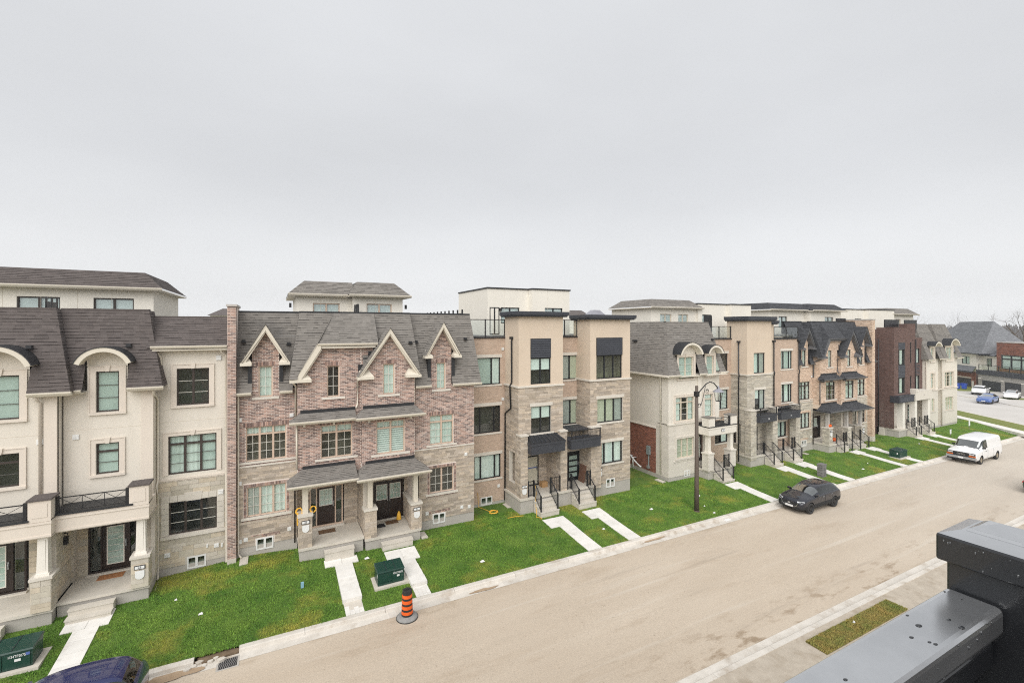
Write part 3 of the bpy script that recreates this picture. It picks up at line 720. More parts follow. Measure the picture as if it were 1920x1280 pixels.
# standing blades of grass on the visible front lawns
M('blade', (0.095, 0.215, 0.024), (0.205, 0.335, 0.048), 0.9, 0.9, rnd=0.36, dirt=(0.40, 0.375, 0.060), dscale=0.40, dlo=0.52, dhi=0.68)
def grass(name, areas, mat, hmin=.035, hmax=.07):
    V = []; n0 = 0
    for (xa, xb, ya, yb, dens, skips) in areas:
        n = int((xb - xa) * (yb - ya) * dens)
        x = np.random.uniform(xa, xb, n); y = np.random.uniform(ya, yb, n)
        ok = np.ones(n, bool)
        wob = np.random.uniform(-.01, .05, n)
        for s in skips: ok &= ~((x > s[0] + wob) & (x < s[1] - wob) & (y > s[2] + wob) & (y < s[3]))
        x, y = x[ok], y[ok]
        t = np.clip((y - 19.27) / 4.6, 0, 1)
        z = -0.006 * np.clip(x, -60, 85) + 0.13 + 0.36 * (t * t * (3 - 2 * t) * 0.35 + t * 0.65) + 0.24 * t * t * np.exp(-((x + 1.0) / 2.6) ** 2)
        if name != "grass": z = -0.006 * x + 0.165
        z = z - 0.012
        a = np.random.uniform(0, 6.283, len(x)); h = np.random.uniform(hmin, hmax, len(x)); w = np.random.uniform(.012, .024, len(x))
        lean = np.random.uniform(-.04, .04, (2, len(x)))
        p0 = np.stack([x - w * np.cos(a), y - w * np.sin(a), z], 1)
        p1 = np.stack([x + w * np.cos(a), y + w * np.sin(a), z], 1)
        p2 = np.stack([x + lean[0], y + lean[1], z + h], 1)
        V.append(np.stack([p0, p1, p2], 1).reshape(-1, 3))
    V = np.concatenate(V); nf = len(V) // 3
    me = bpy.data.meshes.new(name)
    me.vertices.add(len(V)); me.vertices.foreach_set("co", V.ravel())
    me.loops.add(len(V)); me.loops.foreach_set("vertex_index", np.arange(len(V), dtype=np.int32))
    me.polygons.add(nf); me.polygons.foreach_set("loop_start", np.arange(0, len(V), 3, dtype=np.int32))
    me.polygons.foreach_set("loop_total", np.full(nf, 3, dtype=np.int32))
    me.materials.append(MATS[mat]); me.update(); me.validate()
    o = bpy.data.objects.new(name, me); COL.objects.link(o); o["kind"] = "stuff"
    return o

# ---- walkways of white precast slabs from the steps to the kerb
SK = []
def walkway(xh0, xh1, yh0, yh1, xs0, xs1, y_step=None):
    """head slabs against the steps, then a strip of slabs; optional drop to small pavers near the kerb"""
    base = MB()
    base.poly([(xs0 + .05, 19.3, lz(xs0, 19.3) + .004), (xs1 - .05, 19.3, lz(xs0, 19.3) + .004), (xs1 - .05, yh1, lz(xs0, yh1) + .004), (xs0 + .05, yh1, lz(xs0, yh1) + .004)])
    w = struct("walkway", base, 'mortar', fix=False)
    def slab(x0, x1, y0, y1, up=0.035, th=0.1, name="paving_slab", mat='slab_white'):
        b = MB(); q = 0.004
        x0 += q; x1 -= q; y0 += q; y1 -= q
        up += random.uniform(-.004, .004)
        za, zb = lz(x0, y0) + up, lz(x0, y1) + up
        b.hexa([(x0, y0, za - th), (x1, y0, za - th), (x1, y1, zb - th), (x0, y1, zb - th), (x0, y0, za), (x1, y0, za), (x1, y1, zb), (x0, y1, zb)])
        b.build(name, mat, w)
    nx = 2; ny = 2
    for i in range(nx):
        for j in range(ny):
            slab(xh0 + (xh1 - xh0) * i / nx, xh0 + (xh1 - xh0) * (i + 1) / nx, yh0 + (yh1 - yh0) * j / ny, yh0 + (yh1 - yh0) * (j + 1) / ny)
    ye = y_step or 19.29
    n = max(2, round((yh0 - ye) / 0.6))
    for j in range(n):
        ya, yb = ye + (yh0 - ye) * j / n, ye + (yh0 - ye) * (j + 1) / n
        up = 0.035 if not y_step else 0.035 + 0.13 * (1 - j / n)
        slab(xs0, xs1, ya, yb, up, 0.1 if not y_step else 0.22)
    if y_step:
        m = 4; rr = 5
        for i in range(m):
            for j in range(rr):
                slab(xs0 + .03 + (xs1 - xs0 - .06) * i / m, xs0 + .03 + (xs1 - xs0 - .06) * (i + 1) / m, 19.29 + (ye - 19.29) * j / rr, 19.29 + (ye - 19.29) * (j + 1) / rr, 0.018, 0.06, "paver")
    SK.extend([(xh0, xh1, yh0, yh1), (xs0, xs1, 19.2, yh0)])
    return w
WALKS = [(-10.15, -8.75, 22.0, 23.0, -9.7, -8.95, None), (-7.0, -5.6, 22.4, 23.36, -6.62, -5.86, None),
         (2.05, 3.55, 22.9, 23.5, 2.48, 3.26, 20.1), (4.8, 6.34, 22.1, 23.2, 5.34, 6.06, 20.0),
         (13.86, 15.30, 22.0, 23.0, 14.42, 15.28, None), (16.68, 18.02, 22.0, 23.0, 17.14, 17.98, None),
         (28.95, 30.35, 21.6, 22.5, 29.45, 30.3, None), (36.0, 37.25, 22.4, 23.2, 36.35, 37.2, None),
         (38.55, 39.9, 22.4, 23.2, 38.9, 39.75, None), (46.9, 48.2, 22.5, 23.3, 47.2, 47.95, None),
         (49.7, 51.0, 22.5, 23.3, 50.0, 50.75, None), (59.2, 60.6, 22.5, 23.2, 59.4, 60.2, None), (62.0, 63.4, 22.5, 23.2, 62.4, 63.2, None)]
for a in WALKS: walkway(*a)
SK2 = SK + [(3.75, 5.45, 20.35, 21.6), (-9.2, -6.95, 20.8, 22.0), (48.9, 51.0, 20.2, 21.4)]
grass("grass", [(-11, 12, 19.22, 25.3, 1050, SK2), (12, 31, 19.22, 25.0, 650, SK2), (31, 77, 19.23, 25.0, 260, SK2)], 'blade')
# narrow piece of fresh sod on the near verge
b = MB(); 
for i in range(8):
    a, e = 17.42 + 5.8 * i / 8, 17.42 + 5.8 * (i + 1) / 8 - .02
    b.box(a, e, 9.34, 10.09, gz(a) + .10, gz(a) + .15 + .008 * (i % 3))
o = struct("sod_strip", b, 'sod_new')
M('blade_sod', (0.19, 0.23, 0.055), (0.38, 0.28, 0.085), 1.6, 0.9, rnd=0.25)
gs = grass("sod_grass", [(17.42, 23.22, 9.34, 10.09, 3500, [])], 'blade_sod', .03, .05)

# ---- cross street beyond the end of the row, running off at an angle
dv = Vector((0.60, 0.80, 0)); nv = Vector((0.80, -0.60, 0))
def cross(name, mat, off0, off1, z, t0=-60, t1=90):
    c = Vector((82.0, 21.3, 0)); b = MB()
    P = [c + nv * off0 + dv * t0, c + nv * off1 + dv * t0, c + nv * off1 + dv * t1, c + nv * off0 + dv * t1]
    b.prism_z([(p.x, p.y) for p in P], z - .3, z); return struct(name, b, mat)
M('lawn_far', (0.135, 0.185, 0.035), (0.20, 0.20, 0.05), 0.5, 0.95, 0.5, 20, detail=8)
zc = gz(85)
cross("cross_street_lawn", 'lawn_far', -14, -6.3, .005, 2)
cross("cross_street_sidewalk", 'slab_white', -6.3, -5.0, .045, -8)
b = MB(); c_ = Vector((82.0, 21.3, 0))
vp = [(c_ + nv * o_ + dv * t_, z_) for o_, t_, z_ in ((-5.0, -7.5, .02), (-.2, -7.5, zc + .12), (-.2, 90, zc + .12), (-5.0, 90, .02))]
b.poly([(p_.x, p_.y, z_) for p_, z_ in vp]); struct("cross_street_verge", b, 'lawn_far', fix=False)
cross("cross_street_kerb", 'kerb', -0.2, 0.25, zc + .12)
cross("cross_street", 'asphalt_far', 0.25, 11.5, zc + .03)
cross("cross_street_far_kerb", 'kerb', 11.5, 11.9, zc + .10)
cross("far_verge", 'lawn_far', 11.9, 14.6, zc + .09, -60, 12)
cross("far_sidewalk", 'slab_white', 14.6, 16.0, zc + .105, -60, 40)
cross("far_front_lawn", 'lawn_far', 16.0, 40.0, zc + .06)
def pave(name, mat, o0, o1, t0, t1, z):
    c = Vector((82.0, 21.3, 0)); b = MB()
    P = [c + nv * o0 + dv * t0, c + nv * o1 + dv * t0, c + nv * o1 + dv * t1, c + nv * o0 + dv * t1]
    b.prism_z([(p.x, p.y) for p in P], zc - .2, zc + z); return struct(name, b, mat)
pave("far_driveway", 'asphalt_far', 11.6, 24, 10.5, 22.5, .13)
pave("far_driveway", 'asphalt_far', 11.6, 26, 25.2, 33.0, .13)
# ================================================================== row of townhouses
def lerp(a, b, t): return a + (b - a) * t
def coping(parent, x0, x1, y, z, mat='black_flashing', d=0.28, zb=11.0, name="coping"):
    b = MB(); b.box(x0, x1, y - .03, y + d, z - .03, z + .055); b.box(x0 + .02, x1 - .02, y + .04, y + d - .04, zb, z - .03)
    return b.build(name, mat, parent, fix=False)
def hood_arch(parent, xc, hw, z_spring, z_top, y0, y_back, thick, band_mat='cream_metal', top_mat='black_flashing', wall_mat='stucco', wall_hw=0.7, y_wall=24.6, wall_z0=10.0):
    """segmental arch hood over a dormer: trim band, dark roof skin, wall infill below the arch"""
    rise = z_top - z_spring; Rr = (hw * hw + rise * rise) / (2 * rise); zc = z_top - Rr
    am = math.asin(min(1, hw / Rr)) if rise < hw else math.pi - math.asin(min(1, hw / Rr))
    n = 18; an = [-am + 2 * am * k / n for k in range(n + 1)]
    b = MB()
    po = [(xc + Rr * math.sin(a), zc + Rr * math.cos(a)) for a in an]
    pi_ = [(xc + (Rr - thick) * math.sin(a), zc + (Rr - thick) * math.cos(a)) for a in an]
    for k in range(n): b.prism_y([pi_[k], pi_[k + 1], po[k + 1], po[k]], y0, y0 + .16)
    band = b.build("arch_band", band_mat, parent, fix=False)
    s = MB(); Ro = Rr + .035
    pu = [(xc + Ro * math.sin(a), zc + Ro * math.cos(a)) for a in an]
    for k in range(n): s.prism_y([po[k], po[k + 1], pu[k + 1], pu[k]], y0 - .02, y_back)
    s.build("arch_roof", top_mat, parent, fix=False)
    u = MB()
    for k in range(n): u.prism_y([pi_[k], pi_[k + 1], (po[k + 1][0], po[k + 1][1] - .004), (po[k][0], po[k][1] - .004)], y0 + .16, y_wall)
    u.build("arch_soffit", band_mat, parent, fix=False)
    w = MB(); Rw = Rr - 0.02
    pts = [(xc - wall_hw, wall_z0), (xc + wall_hw, wall_z0)]
    aw = math.asin(min(1, wall_hw / Rw))
    for k in range(15):
        a = aw - 2 * aw * k / 14; pts.append((xc + Rw * math.sin(a), zc + Rw * math.cos(a)))
    w.prism_y(pts, y_wall, y_back)
    w.build("dormer_wall", wall_mat, parent, fix=False)
    return band
def penthouse(root, x0, x1, yf, zb, ze, zt, wins, wall_mat='penthouse_wall', frame='tan_frame', sh='grey', x_step=None, y_step=0.0, over=0.42, gut='cream_metal', depth=5.5, lines=True):
    """rooftop room with windows; hipped shingle skirt roof, or flat with coping when zt is None"""
    ws = []
    segs = [(x0, x1, yf)] if not x_step else [(x0, x_step, yf), (x_step, x1, yf - y_step)]
    for a, e, y in segs:
        hs = [w for w in wins if a <= (w[0] + w[1]) / 2 <= e]
        p = wall(root, wall_mat, a, e, zb, ze, y, [(w[0], w[1], w[2], w[3]) for w in hs], depth=depth, name="penthouse_wall")
        for w in hs: window(root, w[0], w[1], w[2], w[3], y, frame, cols=w[4] if len(w) > 4 else 2, fill=w[5] if len(w) > 5 else 'blind_lavender', lining='room_light', bars='muntin_pale')
        if lines:
            j = MB()
            for k in range(1, int((e - a) / 1.25)): x = a + k * 1.25; j.box(x - .006, x + .006, y - .004, y + .002, zb, ze)
            if j.f: j.build("control_joint", 'stucco_side', p, fix=False, kind="stuff")
    if zt is None:
        for a, e, y in segs:
            b = MB(); b.box(a - .06, e + .06, y - .07, y + depth, ze - .02, ze + .07); b.build("coping", 'black_flashing', root, fix=False)
        return
    for i, (a, e, y) in enumerate(segs):
        xa, xe = a - over, e + over
        if x_step and i == 0: xe = e + 0.1
        if x_step and i == 1: xa = a - 0.28
        yo = y - over; ins = 0.85
        s = MB(); s.box(xa, xe, yo, y + depth, ze - .03, ze + .03); s.build("soffit", gut, root, fix=False)
        gutter(root, xa, xe, yo, ze + .10, gut)
        li = 0 if (x_step and i == 1) else ins; ri = 0 if (x_step and i == 0) else ins
        if x_step and i == 1: li = 0.55
        shingles(root, SH[sh], (xa, yo, ze + .08), (xe, yo, ze + .08), (xa + li, yo + ins, zt), (xe - ri, yo + ins, zt), seed=int(abs(xa) * 10) + 11)
        yb = y + depth
        shingles(root, SH[sh], (xe, yo, ze + .08), (xe, yb, ze + .08), (xe - ins, yo + ins, zt), (xe - ins, yb - ins, zt), seed=5) if ri else None
        shingles(root, SH[sh], (xa, yb, ze + .08), (xa, yo, ze + .08), (xa + ins, yb - ins, zt), (xa + ins, yo + ins, zt), seed=6) if i == 0 else \
            shingles(root, SH[sh], (xa, y + 1.2, ze + .08), (xa, yo, ze + .08), (xa + .55, y + 1.2, zt), (xa + .55, yo + ins, zt), seed=8)
        t = MB(); t.poly([(xa + li, yo + ins, zt), (xe - ri, yo + ins, zt), (xe - ri, yb - ins, zt), (xa + li, yb - ins, zt)]); t.build("roof_top", 'roof_membrane', root, fix=False)
def plaque(root, x, z, Y, num, shield=True, w=0.36, h=0.16):
    b = MB(); b.box(x - w / 2, x + w / 2, Y - .03, Y, z - h / 2, z + h / 2); p = b.build("number_plaque", 'ink', root, fix=False)
    c = MB(); c.box(x - w / 2 + .025, x + w / 2 - .025, Y - .036, Y - .028, z - h / 2 + .025, z + h / 2 - .025); c.build("plaque_face", 'plaque_white', p, fix=False)
    text(num, 0.12, 'ink', p, (x, Y - .038, z), name="house_number")
    if shield:
        s = MB(); zz = z - h / 2 - .06; q = w * .42
        pts = [(x - q, zz)] + [(x + q * math.cos(a), zz - .20 - .14 * math.sin(-a)) for a in [math.pi + math.pi * k / 8 for k in range(9)]] + [(x + q, zz)]
        s.prism_y(pts, Y - .022, Y); s.build("shield_plaque", 'plaque_white', root)
def xrail(root, x0, x1, Y, z0, z1, n=3):
    """black metal balcony rail with crossed bars"""
    b = MB(); b.box(x0, x1, Y - .02, Y + .02, z1 - .035, z1); b.box(x0, x1, Y - .02, Y + .02, z0, z0 + .03)
    for x in (x0 + .04, x1 - .04): b.box(x - .05, x + .05, Y - .05, Y + .05, z0 - .06, z1 + .05)
    r = b.build("balcony_rail", 'black_metal', root, fix=False)
    for k in range(n):
        a, e = lerp(x0 + .08, x1 - .08, k / n), lerp(x0 + .08, x1 - .08, (k + 1) / n)
        for p, q in (((a, Y, z0 + .02), (e, Y, z1 - .02)), ((a, Y + .012, z1 - .02), (e, Y + .012, z0 + .02))):
            c = MB(); c.bar(p, q, .016); c.build("cross_bar", 'black_metal', r)
        if k: c = MB(); c.box(a - .01, a + .01, Y - .01, Y + .01, z0, z1); c.build("upright", 'black_metal', r)
    return r
def column(root, xc, yc, z0, z1, w=0.28, mat='white_paint'):
    b = MB(); h = w / 2
    b.hexa([(xc - h * 1.12, yc - h * 1.12, z0), (xc + h * 1.12, yc - h * 1.12, z0), (xc + h * 1.12, yc + h * 1.12, z0), (xc - h * 1.12, yc + h * 1.12, z0),
            (xc - h * .92, yc - h * .92, z1), (xc + h * .92, yc - h * .92, z1), (xc + h * .92, yc + h * .92, z1), (xc - h * .92, yc + h * .92, z1)])
    b.box(xc - h * 1.35, xc + h * 1.35, yc - h * 1.35, yc + h * 1.35, z0 - .002, z0 + .09)
    b.box(xc - h * 1.25, xc + h * 1.25, yc - h * 1.25, yc + h * 1.25, z1 - .10, z1)
    b.box(xc - h * .55, xc + h * .55, yc - h * 1.13, yc - h * .9, z0 + .2, z1 - .2)
    return b.build("column", mat, root, fix=False)
def pier(root, x0, x1, y0, y1, z0, z1, mat='mortar', stone='limestone', hs=(.16, .2, .22), ls=(.3, .45, .6), cap='limestone_pale', parts=40, over=.05, seed=4):
    b = MB(); b.box(x0, x1, y0, y1, z0, z1); p = b.build("pier", mat, root, fix=False)
    masonry(p, stone, FRONT(y0), x0, x1, z0, z1, hs=hs, ls=ls, bond='random', as_parts=parts, name="stone", seed=seed, proud=.012, jitter=.004)
    masonry(p, stone, RIGHT(x1), y0, y1, z0, z1, hs=hs, ls=ls, bond='random', as_parts=parts, name="stone", seed=seed + 1, proud=.012, jitter=.004)
    masonry(p, stone, LEFT(x0), y0, y1, z0, z1, hs=hs, ls=ls, bond='random', as_parts=parts, name="stone", seed=seed + 1, proud=.012, jitter=.004)
    c = MB(); c.box(x0 - over, x1 + over, y0 - over, y1 + over, z1, z1 + .1); c.build("pier_cap", cap, p, fix=False)
    return p
def steps(root, x0, x1, yf, z_top, z_bot, n, tread=0.28, mat='concrete'):
    for k in range(n):
        zt = z_top - (z_top - z_bot) * (k + 1) / (n + 1)
        b = MB(); b.box(x0, x1, yf - tread * (k + 1), yf - tread * k - .001, z_bot - .3, zt); b.box(x0 - .02, x1 + .02, yf - tread * (k + 1) - .025, yf - tread * k - .002, zt - .05, zt + .003)
        b.build("step", mat, root, fix=False)

def entry_door(root, x0, x1, z0, z1, Y, side_l=0, side_r=0, style='glazed', leaf='door_dark', frame='door_dark'):
    """front door with optional sidelights"""
    f = MB(); t = .06
    f.box(x0 - side_l - t, x1 + side_r + t, Y - .03, Y + .09, z1, z1 + t)
    for x in (x0 - side_l - t, x0 - t if side_l else None, x1, x1 + side_r if side_r else None):
        if x is not None: f.box(x, x + t, Y - .028, Y + .088, z0, z1)
    f.box(x0 - side_l - t, x1 + side_r + t, Y - .06, Y + .09, z0 - .07, z0, )
    d = f.build("door", frame, root, fix=False)
    l = MB(); l.box(x0, x1, Y + .02, Y + .07, z0, z1); l.build("door_leaf", leaf, d, fix=False)
    w = x1 - x0
    def lite(a, e, q0, q1, g=None, edge='white_paint', bars='white_paint'):
        s = MB(); r = .035
        s.box(a - r, e + r, Y - .005, Y + .02, q0 - r, q0); s.box(a - r, e + r, Y - .005, Y + .02, q1, q1 + r)
        s.box(a - r, a, Y - .005, Y + .02, q0, q1); s.box(e, e + r, Y - .005, Y + .02, q0, q1)
        if g:
            for k in range(1, g[0]): x = lerp(a, e, k / g[0]); s.box(x - .008, x + .008, Y - .003, Y + .012, q0, q1)
            for k in range(1, g[1]): z = lerp(q0, q1, k / g[1]); s.box(a, e, Y - .002, Y + .011, z - .008, z + .008)
        s.build("light_frame", edge, d, fix=False)
        c = MB(); c.poly([(a, Y + .013, q0), (e, Y + .013, q0), (e, Y + .013, q1), (a, Y + .013, q1)]); c.build("pane", 'glass', d, fix=False)
        c = MB(); c.poly([(a, Y + .0185, q0), (e, Y + .0185, q0), (e, Y + .0185, q1), (a, Y + .0185, q1)]); c.build("frosted_sheet", 'blind_green', d, fix=False)
    if style == 'glazed': lite(x0 + w * .2, x1 - w * .2, z0 + .22, z1 - .14, (1, 6), bars='muntin_dark')
    elif style == 'half': lite(x0 + w * .17, x1 - w * .17, lerp(z0, z1, .52), z1 - .14, (3, 3))
    elif style == 'double':
        m = (x0 + x1) / 2
        for a, e in ((x0 + .1, m - .1), (m + .1, x1 - .1)): lite(a, e, lerp(z0, z1, .52), z1 - .14, (3, 3))
        g_ = MB(); g_.box(m - .008, m + .008, Y + .012, Y + .022, z0, z1); g_.build("meeting_stile", 'ink', d, fix=False)
    elif style == 'ladder':
        for k in range(4):
            q0 = lerp(z0 + .15, z1 - .1, k / 4); q1 = lerp(z0 + .15, z1 - .1, (k + 1) / 4) - .1
            lite(x0 + .12, x1 - .12, q0, q1, None, 'black_frame')
    for sw, a in ((side_l, x0 - side_l), (side_r, x1 + t)):
        if sw:
            c = MB(); c.poly([(a, Y + .05, z0), (a + sw, Y + .05, z0), (a + sw, Y + .05, z1), (a, Y + .05, z1)]); c.build("sidelight", 'glass', d, fix=False)
            c = MB(); c.box(a, a + sw, Y + .2, Y + .22, z0, z1); c.build("sidelight_backing", 'room', d, fix=False)
    h = MB(); hx = x1 - .08 if style != 'double' else (x0 + x1) / 2 + .06
    for xx in ([hx] if style != 'double' else [hx, hx - .12]):
        h.box(xx - .02, xx + .02, Y - .05, Y + .02, z0 + .9, z0 + 1.18); h.tube([(xx, Y - .06, z0 + .95), (xx, Y - .07, z0 + 1.05), (xx, Y - .06, z0 + 1.12)], .012, 6)
    h.build("handle", 'galv', d, fix=False)
    return d
def number_sign(root, x, z, Y, s, mat='plaque_white', size=.16): return text(s, size, mat, root, (x, Y - .01, z), name="house_number")

def house_A():
    root = thing("cream_townhouse", "cream stucco townhouse with arched dormers and brown shingle mansard at the left edge", "townhouse", (-6.4, 25.0, 0.45))
    S = 'stucco'
    # ---- bay with arched dormer and porch (and its twin, half out of frame, one step forward)
    for bi, (xa, xb, Y, wx0, wx1, lx0, lx1, xt0, xt1) in enumerate(((-7.55, -4.66, 24.6, -6.55, -5.80, -7.9, -4.27, -7.94, -5.0), (-10.95, -7.60, 24.2, -9.75, -8.68, -11.3, -7.10, -11.3, -7.95))):
        xc = (wx0 + wx1) / 2; hw = .70 if bi == 0 else .86
        h3 = (wx0, wx1, 8.14, 9.82); h2 = (wx0, wx1, 5.58, 6.86)
        wall(root, S, xa, xb, 3.86, 9.05, Y, [h2, (wx0, wx1, 8.14, 9.06)], depth=1.2)
        wall(root, S, xc - hw, xc + hw, 9.05, 10.02, Y, [(wx0, wx1, 9.05, 9.82)], depth=.9, name="dormer_wall")
        w3 = window(root, wx0, wx1, 8.14, 9.82, Y, 'brown_frame', cols=1, grid=(1, 3), bars='muntin_dark', fill='blind_green')
        surround(w3, wx0, wx1, 8.14, 9.82, Y, t=.19)
        w2 = window(root, wx0, wx1, 5.58, 6.86, Y, 'brown_frame', cols=1, transom=6.5, grid=(1, 2), bars='muntin_dark', fill='blind_green' if bi == 0 else 'dark')
        surround(w2, wx0, wx1, 5.58, 6.86, Y, t=.16)
        j = MB(); j.box(xa, xb, Y - .004, Y + .02, 7.46, 7.475); j.build("control_joint", 'stucco_side', root, fix=False, kind="stuff")
        ye, yt, zt = Y - .4, Y + 1.0, 12.38
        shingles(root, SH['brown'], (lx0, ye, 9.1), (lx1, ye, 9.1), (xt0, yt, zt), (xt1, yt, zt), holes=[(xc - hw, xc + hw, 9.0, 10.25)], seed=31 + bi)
        shingles(root, SH['brown'], (lx1, ye, 9.1), (lx1, ye + 1.1, 9.1), (xt1, yt, zt), (xt1, yt + 1.0, zt), seed=36 + bi)
        if bi == 0: gutter(root, lx0 + .4, xc - hw - .02, ye, 9.14)
        else: gutter(root, lx0, xc - hw - .02, ye, 9.14)
        gutter(root, xc + hw + .02, lx1 + .04, ye, 9.14)
        B1("soffit", 'cream_metal', root, lx0 + .02, xc - hw, ye - .02, Y + .02, 8.98, 9.02); B1("soffit", 'cream_metal', root, xc + hw, lx1 - .02, ye - .02, Y + .02, 8.98, 9.02)
        hood_arch(root, xc, hw + .2, 10.2, 10.82 if bi == 0 else 10.95, Y - .62, Y + .9, .17, wall_hw=hw, y_wall=Y)
        for x in (xc - hw, xc + hw - .04): B1('dormer_cheek', S, root, x, x + .04, Y - .0, Y + .8, 9.05, 10.4)
        coping(root, xt0, xt1, yt, zt, 'shingle_brown')
        roof_vent(root, xt1 - .55, lerp(ye, yt, .5), lerp(9.1, zt, .52))
        wall_vent(root, xa + .38 if bi == 0 else xb - .5, 7.2, Y)
    # pilasters at the ends of the bay
    b = MB(); b.box(-5.06, -4.655, 24.55, 24.7, 3.9, 8.98); b.build("pilaster", 'stucco_trim', root, fix=False)
    b = MB(); b.box(-7.98, -7.60, 24.13, 24.3, 3.9, 8.98); b.build("pilaster", 'stucco_trim', root, fix=False)
    downspout(root, [(-8.15, 23.8, 9.05), (-8.12, 23.95, 8.85), (-8.08, 24.12, 8.7), (-8.08, 24.12, 4.6)], 'stucco_trim', .05)
    downspout(root, [(-4.62, 24.3, 9.02), (-4.62, 24.5, 8.75), (-4.60, 24.9, 8.6), (-4.60, 25.1, 8.45), (-4.60, 25.1, 4.9), (-4.58, 24.9, 4.7), (-4.56, 24.75, 4.4), (-4.60, 25.08, 4.1), (-4.60, 25.1, .75), (-4.55, 24.85, .66)])
    splash(root, -4.42, 24.55, .48)
    # ---- flush right-hand bay
    Y = 25.2; xa, xb = -4.66, -1.98
    H = [(-3.93, -2.71, 8.12, 9.78), (-4.24, -2.42, 5.04, 6.77), (-4.22, -2.41, 2.35, 3.81), (-3.55, -2.83, .70, 1.24)]
    wall(root, S, xa, xb, 4.88, 10.62, Y, H[:2])
    lower = wall(root, 'mortar', xa, xb, .93, 4.80, Y, [H[2], (H[3][0], H[3][1], .93, 1.24)])
    masonry(lower, 'limestone', FRONT(Y), xa, xb, .93, 4.80, holes=[(-4.50, -2.12, 2.1, 4.13), (-3.62, -2.76, .6, 1.30)], hs=[.2, .2, .3, .15], ls=[.42, .55, .68, .8], bond='random', as_parts=260, name="stone", seed=12, proud=.014, jitter=.005, gap=.012)
    B1("foundation", 'foundation', root, xa, xb, Y + .01, Y + .9, .1, .93)
    b = MB(); b.box(xa, xb, Y - .06, Y + .05, 4.80, 4.88); b.box(xa, xb, Y - .03, Y + .05, 4.74, 4.80); b.build("string_course", 'stucco_trim', root, fix=False)
    j = MB(); j.box(xa, xb, Y - .004, Y + .02, 7.41, 7.425); j.build("control_joint", 'stucco_side', root, fix=False, kind="stuff")
    w = window(root, *H[0], Y, 'brown_frame', cols=2, grid=(1, 3), bars='muntin_pale', fill='dark'); surround(w, *H[0], Y, t=.17)
    w = window(root, *H[1], Y, 'brown_frame', cols=3, transom=6.38, grid=(1, 3), bars='muntin_dark', fills=['curtain', 'sheer', 'blind_green']); surround(w, *H[1], Y, t=.15, sill=False)
    w = window(root, *H[2], Y, 'brown_frame', cols=3, grid=(1, 3), bars='muntin_pale', fills=['dark', 'dark', 'dark'], lining='room')
    k = MB()
    for q in range(6): k.box(-4.49, -4.225, Y - .03, Y + .02, 2.35 + q * .245 + .006, 2.35 + (q + 1) * .245 - .006)
    for q in range(6): k.box(-2.405, -2.13, Y - .03, Y + .02, 2.35 + q * .245 + .006, 2.35 + (q + 1) * .245 - .006)
    for q in range(8):
        if q in (3, 4): continue
        k.box(-4.49 + q * .295 + .006, -4.49 + (q + 1) * .295 - .006, Y - .03, Y + .02, 3.82, 4.10)
    k.prism_y([(-3.60, 3.80), (-3.02, 3.80), (-2.96, 4.18), (-3.66, 4.18)], Y - .045, Y)
    k.build("surround", 'limestone_pale', w, fix=False); sill(w, -4.53, -2.08, 2.33, Y, 'limestone_pale', .13, .09)
    basement_window(root, *H[3], Y)
    for (x, z, ww, hh_) in ((-2.33, 10.22, .2, .2), (-2.25, 4.0, .2, .22), (-4.27, 1.5, .22, .2), (-2.42, 1.55, .2, .18), (-2.2, 1.52, .07, .18), (-2.78, 1.6, .07, .16)): wall_vent(root, x, z, Y - .01, ww, hh_)
    shingles(root, SH['brown'], (-4.95, 24.8, 10.75), (xb, 24.8, 10.75), (-5.02, 26.2, 12.1), (xb, 26.2, 12.1), seed=40)
    gutter(root, -4.8, xb, 24.82, 10.82); B1("soffit", 'cream_metal', root, -4.75, xb, 24.8, Y + .1, 10.60, 10.66)
    coping(root, -5.0, xb, 26.2, 12.1, 'shingle_brown')
    downspout(root, [(-4.66, 24.85, 10.7), (-4.62, 25.0, 10.55), (-4.50, 25.12, 10.3), (-4.47, 25.12, 9.3)])
    downspout(root, [(-2.25, 24.85, 10.7), (-2.22, 24.95, 10.5), (-2.04, 25.1, 10.35), (-2.04, 25.1, .7), (-2.1, 24.9, .62)])
    splash(root, -2.45, 24.85, .52)
    # ---- porches
    for bi, (xa, xb, yb, yd, floor) in enumerate(((-7.48, -4.58, 23.4, 25.6, 1.1), (-10.9, -7.42, 23.05, 25.2, 1.1))):
        B1("porch_floor", 'concrete', root, xa, xb, yb + .12, yd + .1, 1.0, floor)
        B1("foundation", 'foundation', root, xa + .05, xb - .05, yb + .2, yd, .1, 1.0)
        dw = [(-6.60, -5.72, floor + .12, 3.15)] if bi == 0 else [(-10.2, -9.27, floor + .12, 3.15)]
        x0, x1, z0, z1 = dw[0]; sl_ = .40; sr_ = .22 if bi == 0 else .38
        wl = wall(root, 'mortar', xa, xb, floor, 3.9, yd, [(x0 - sl_ - .06, x1 + sr_ + .12, z0, z1 + .06)], depth=.5)
        masonry(wl, 'limestone', FRONT(yd), xa, xb, floor, 3.9, holes=[(x0 - sl_ - .06, x1 + sr_ + .12, floor, z1 + .06)], hs=[.2, .24, .3], ls=[.35, .5, .62], bond='random', as_parts=100, name="stone", seed=17 + bi, proud=.014, jitter=.005)
        entry_door(root, x0, x1, z0, z1, yd, sl_, sr_, 'glazed')
        B1("door_sill", 'limestone_pale', root, x0 - sl_ - .1, x1 + sr_ + .1, yd - .2, yd, floor, floor + .05)
        B1("porch_ceiling", 'stucco_trim', root, xa, xb, yb + .02, yd + .3, 3.84, 3.90)
        # balcony beam with sunk panels, deck edge and rail
        b = MB(); b.box(xa, xb, yb, yb + .3, 3.88, 4.50); b.box(xb - .3, xb, yb + .3, yd - .9, 3.88, 4.50)
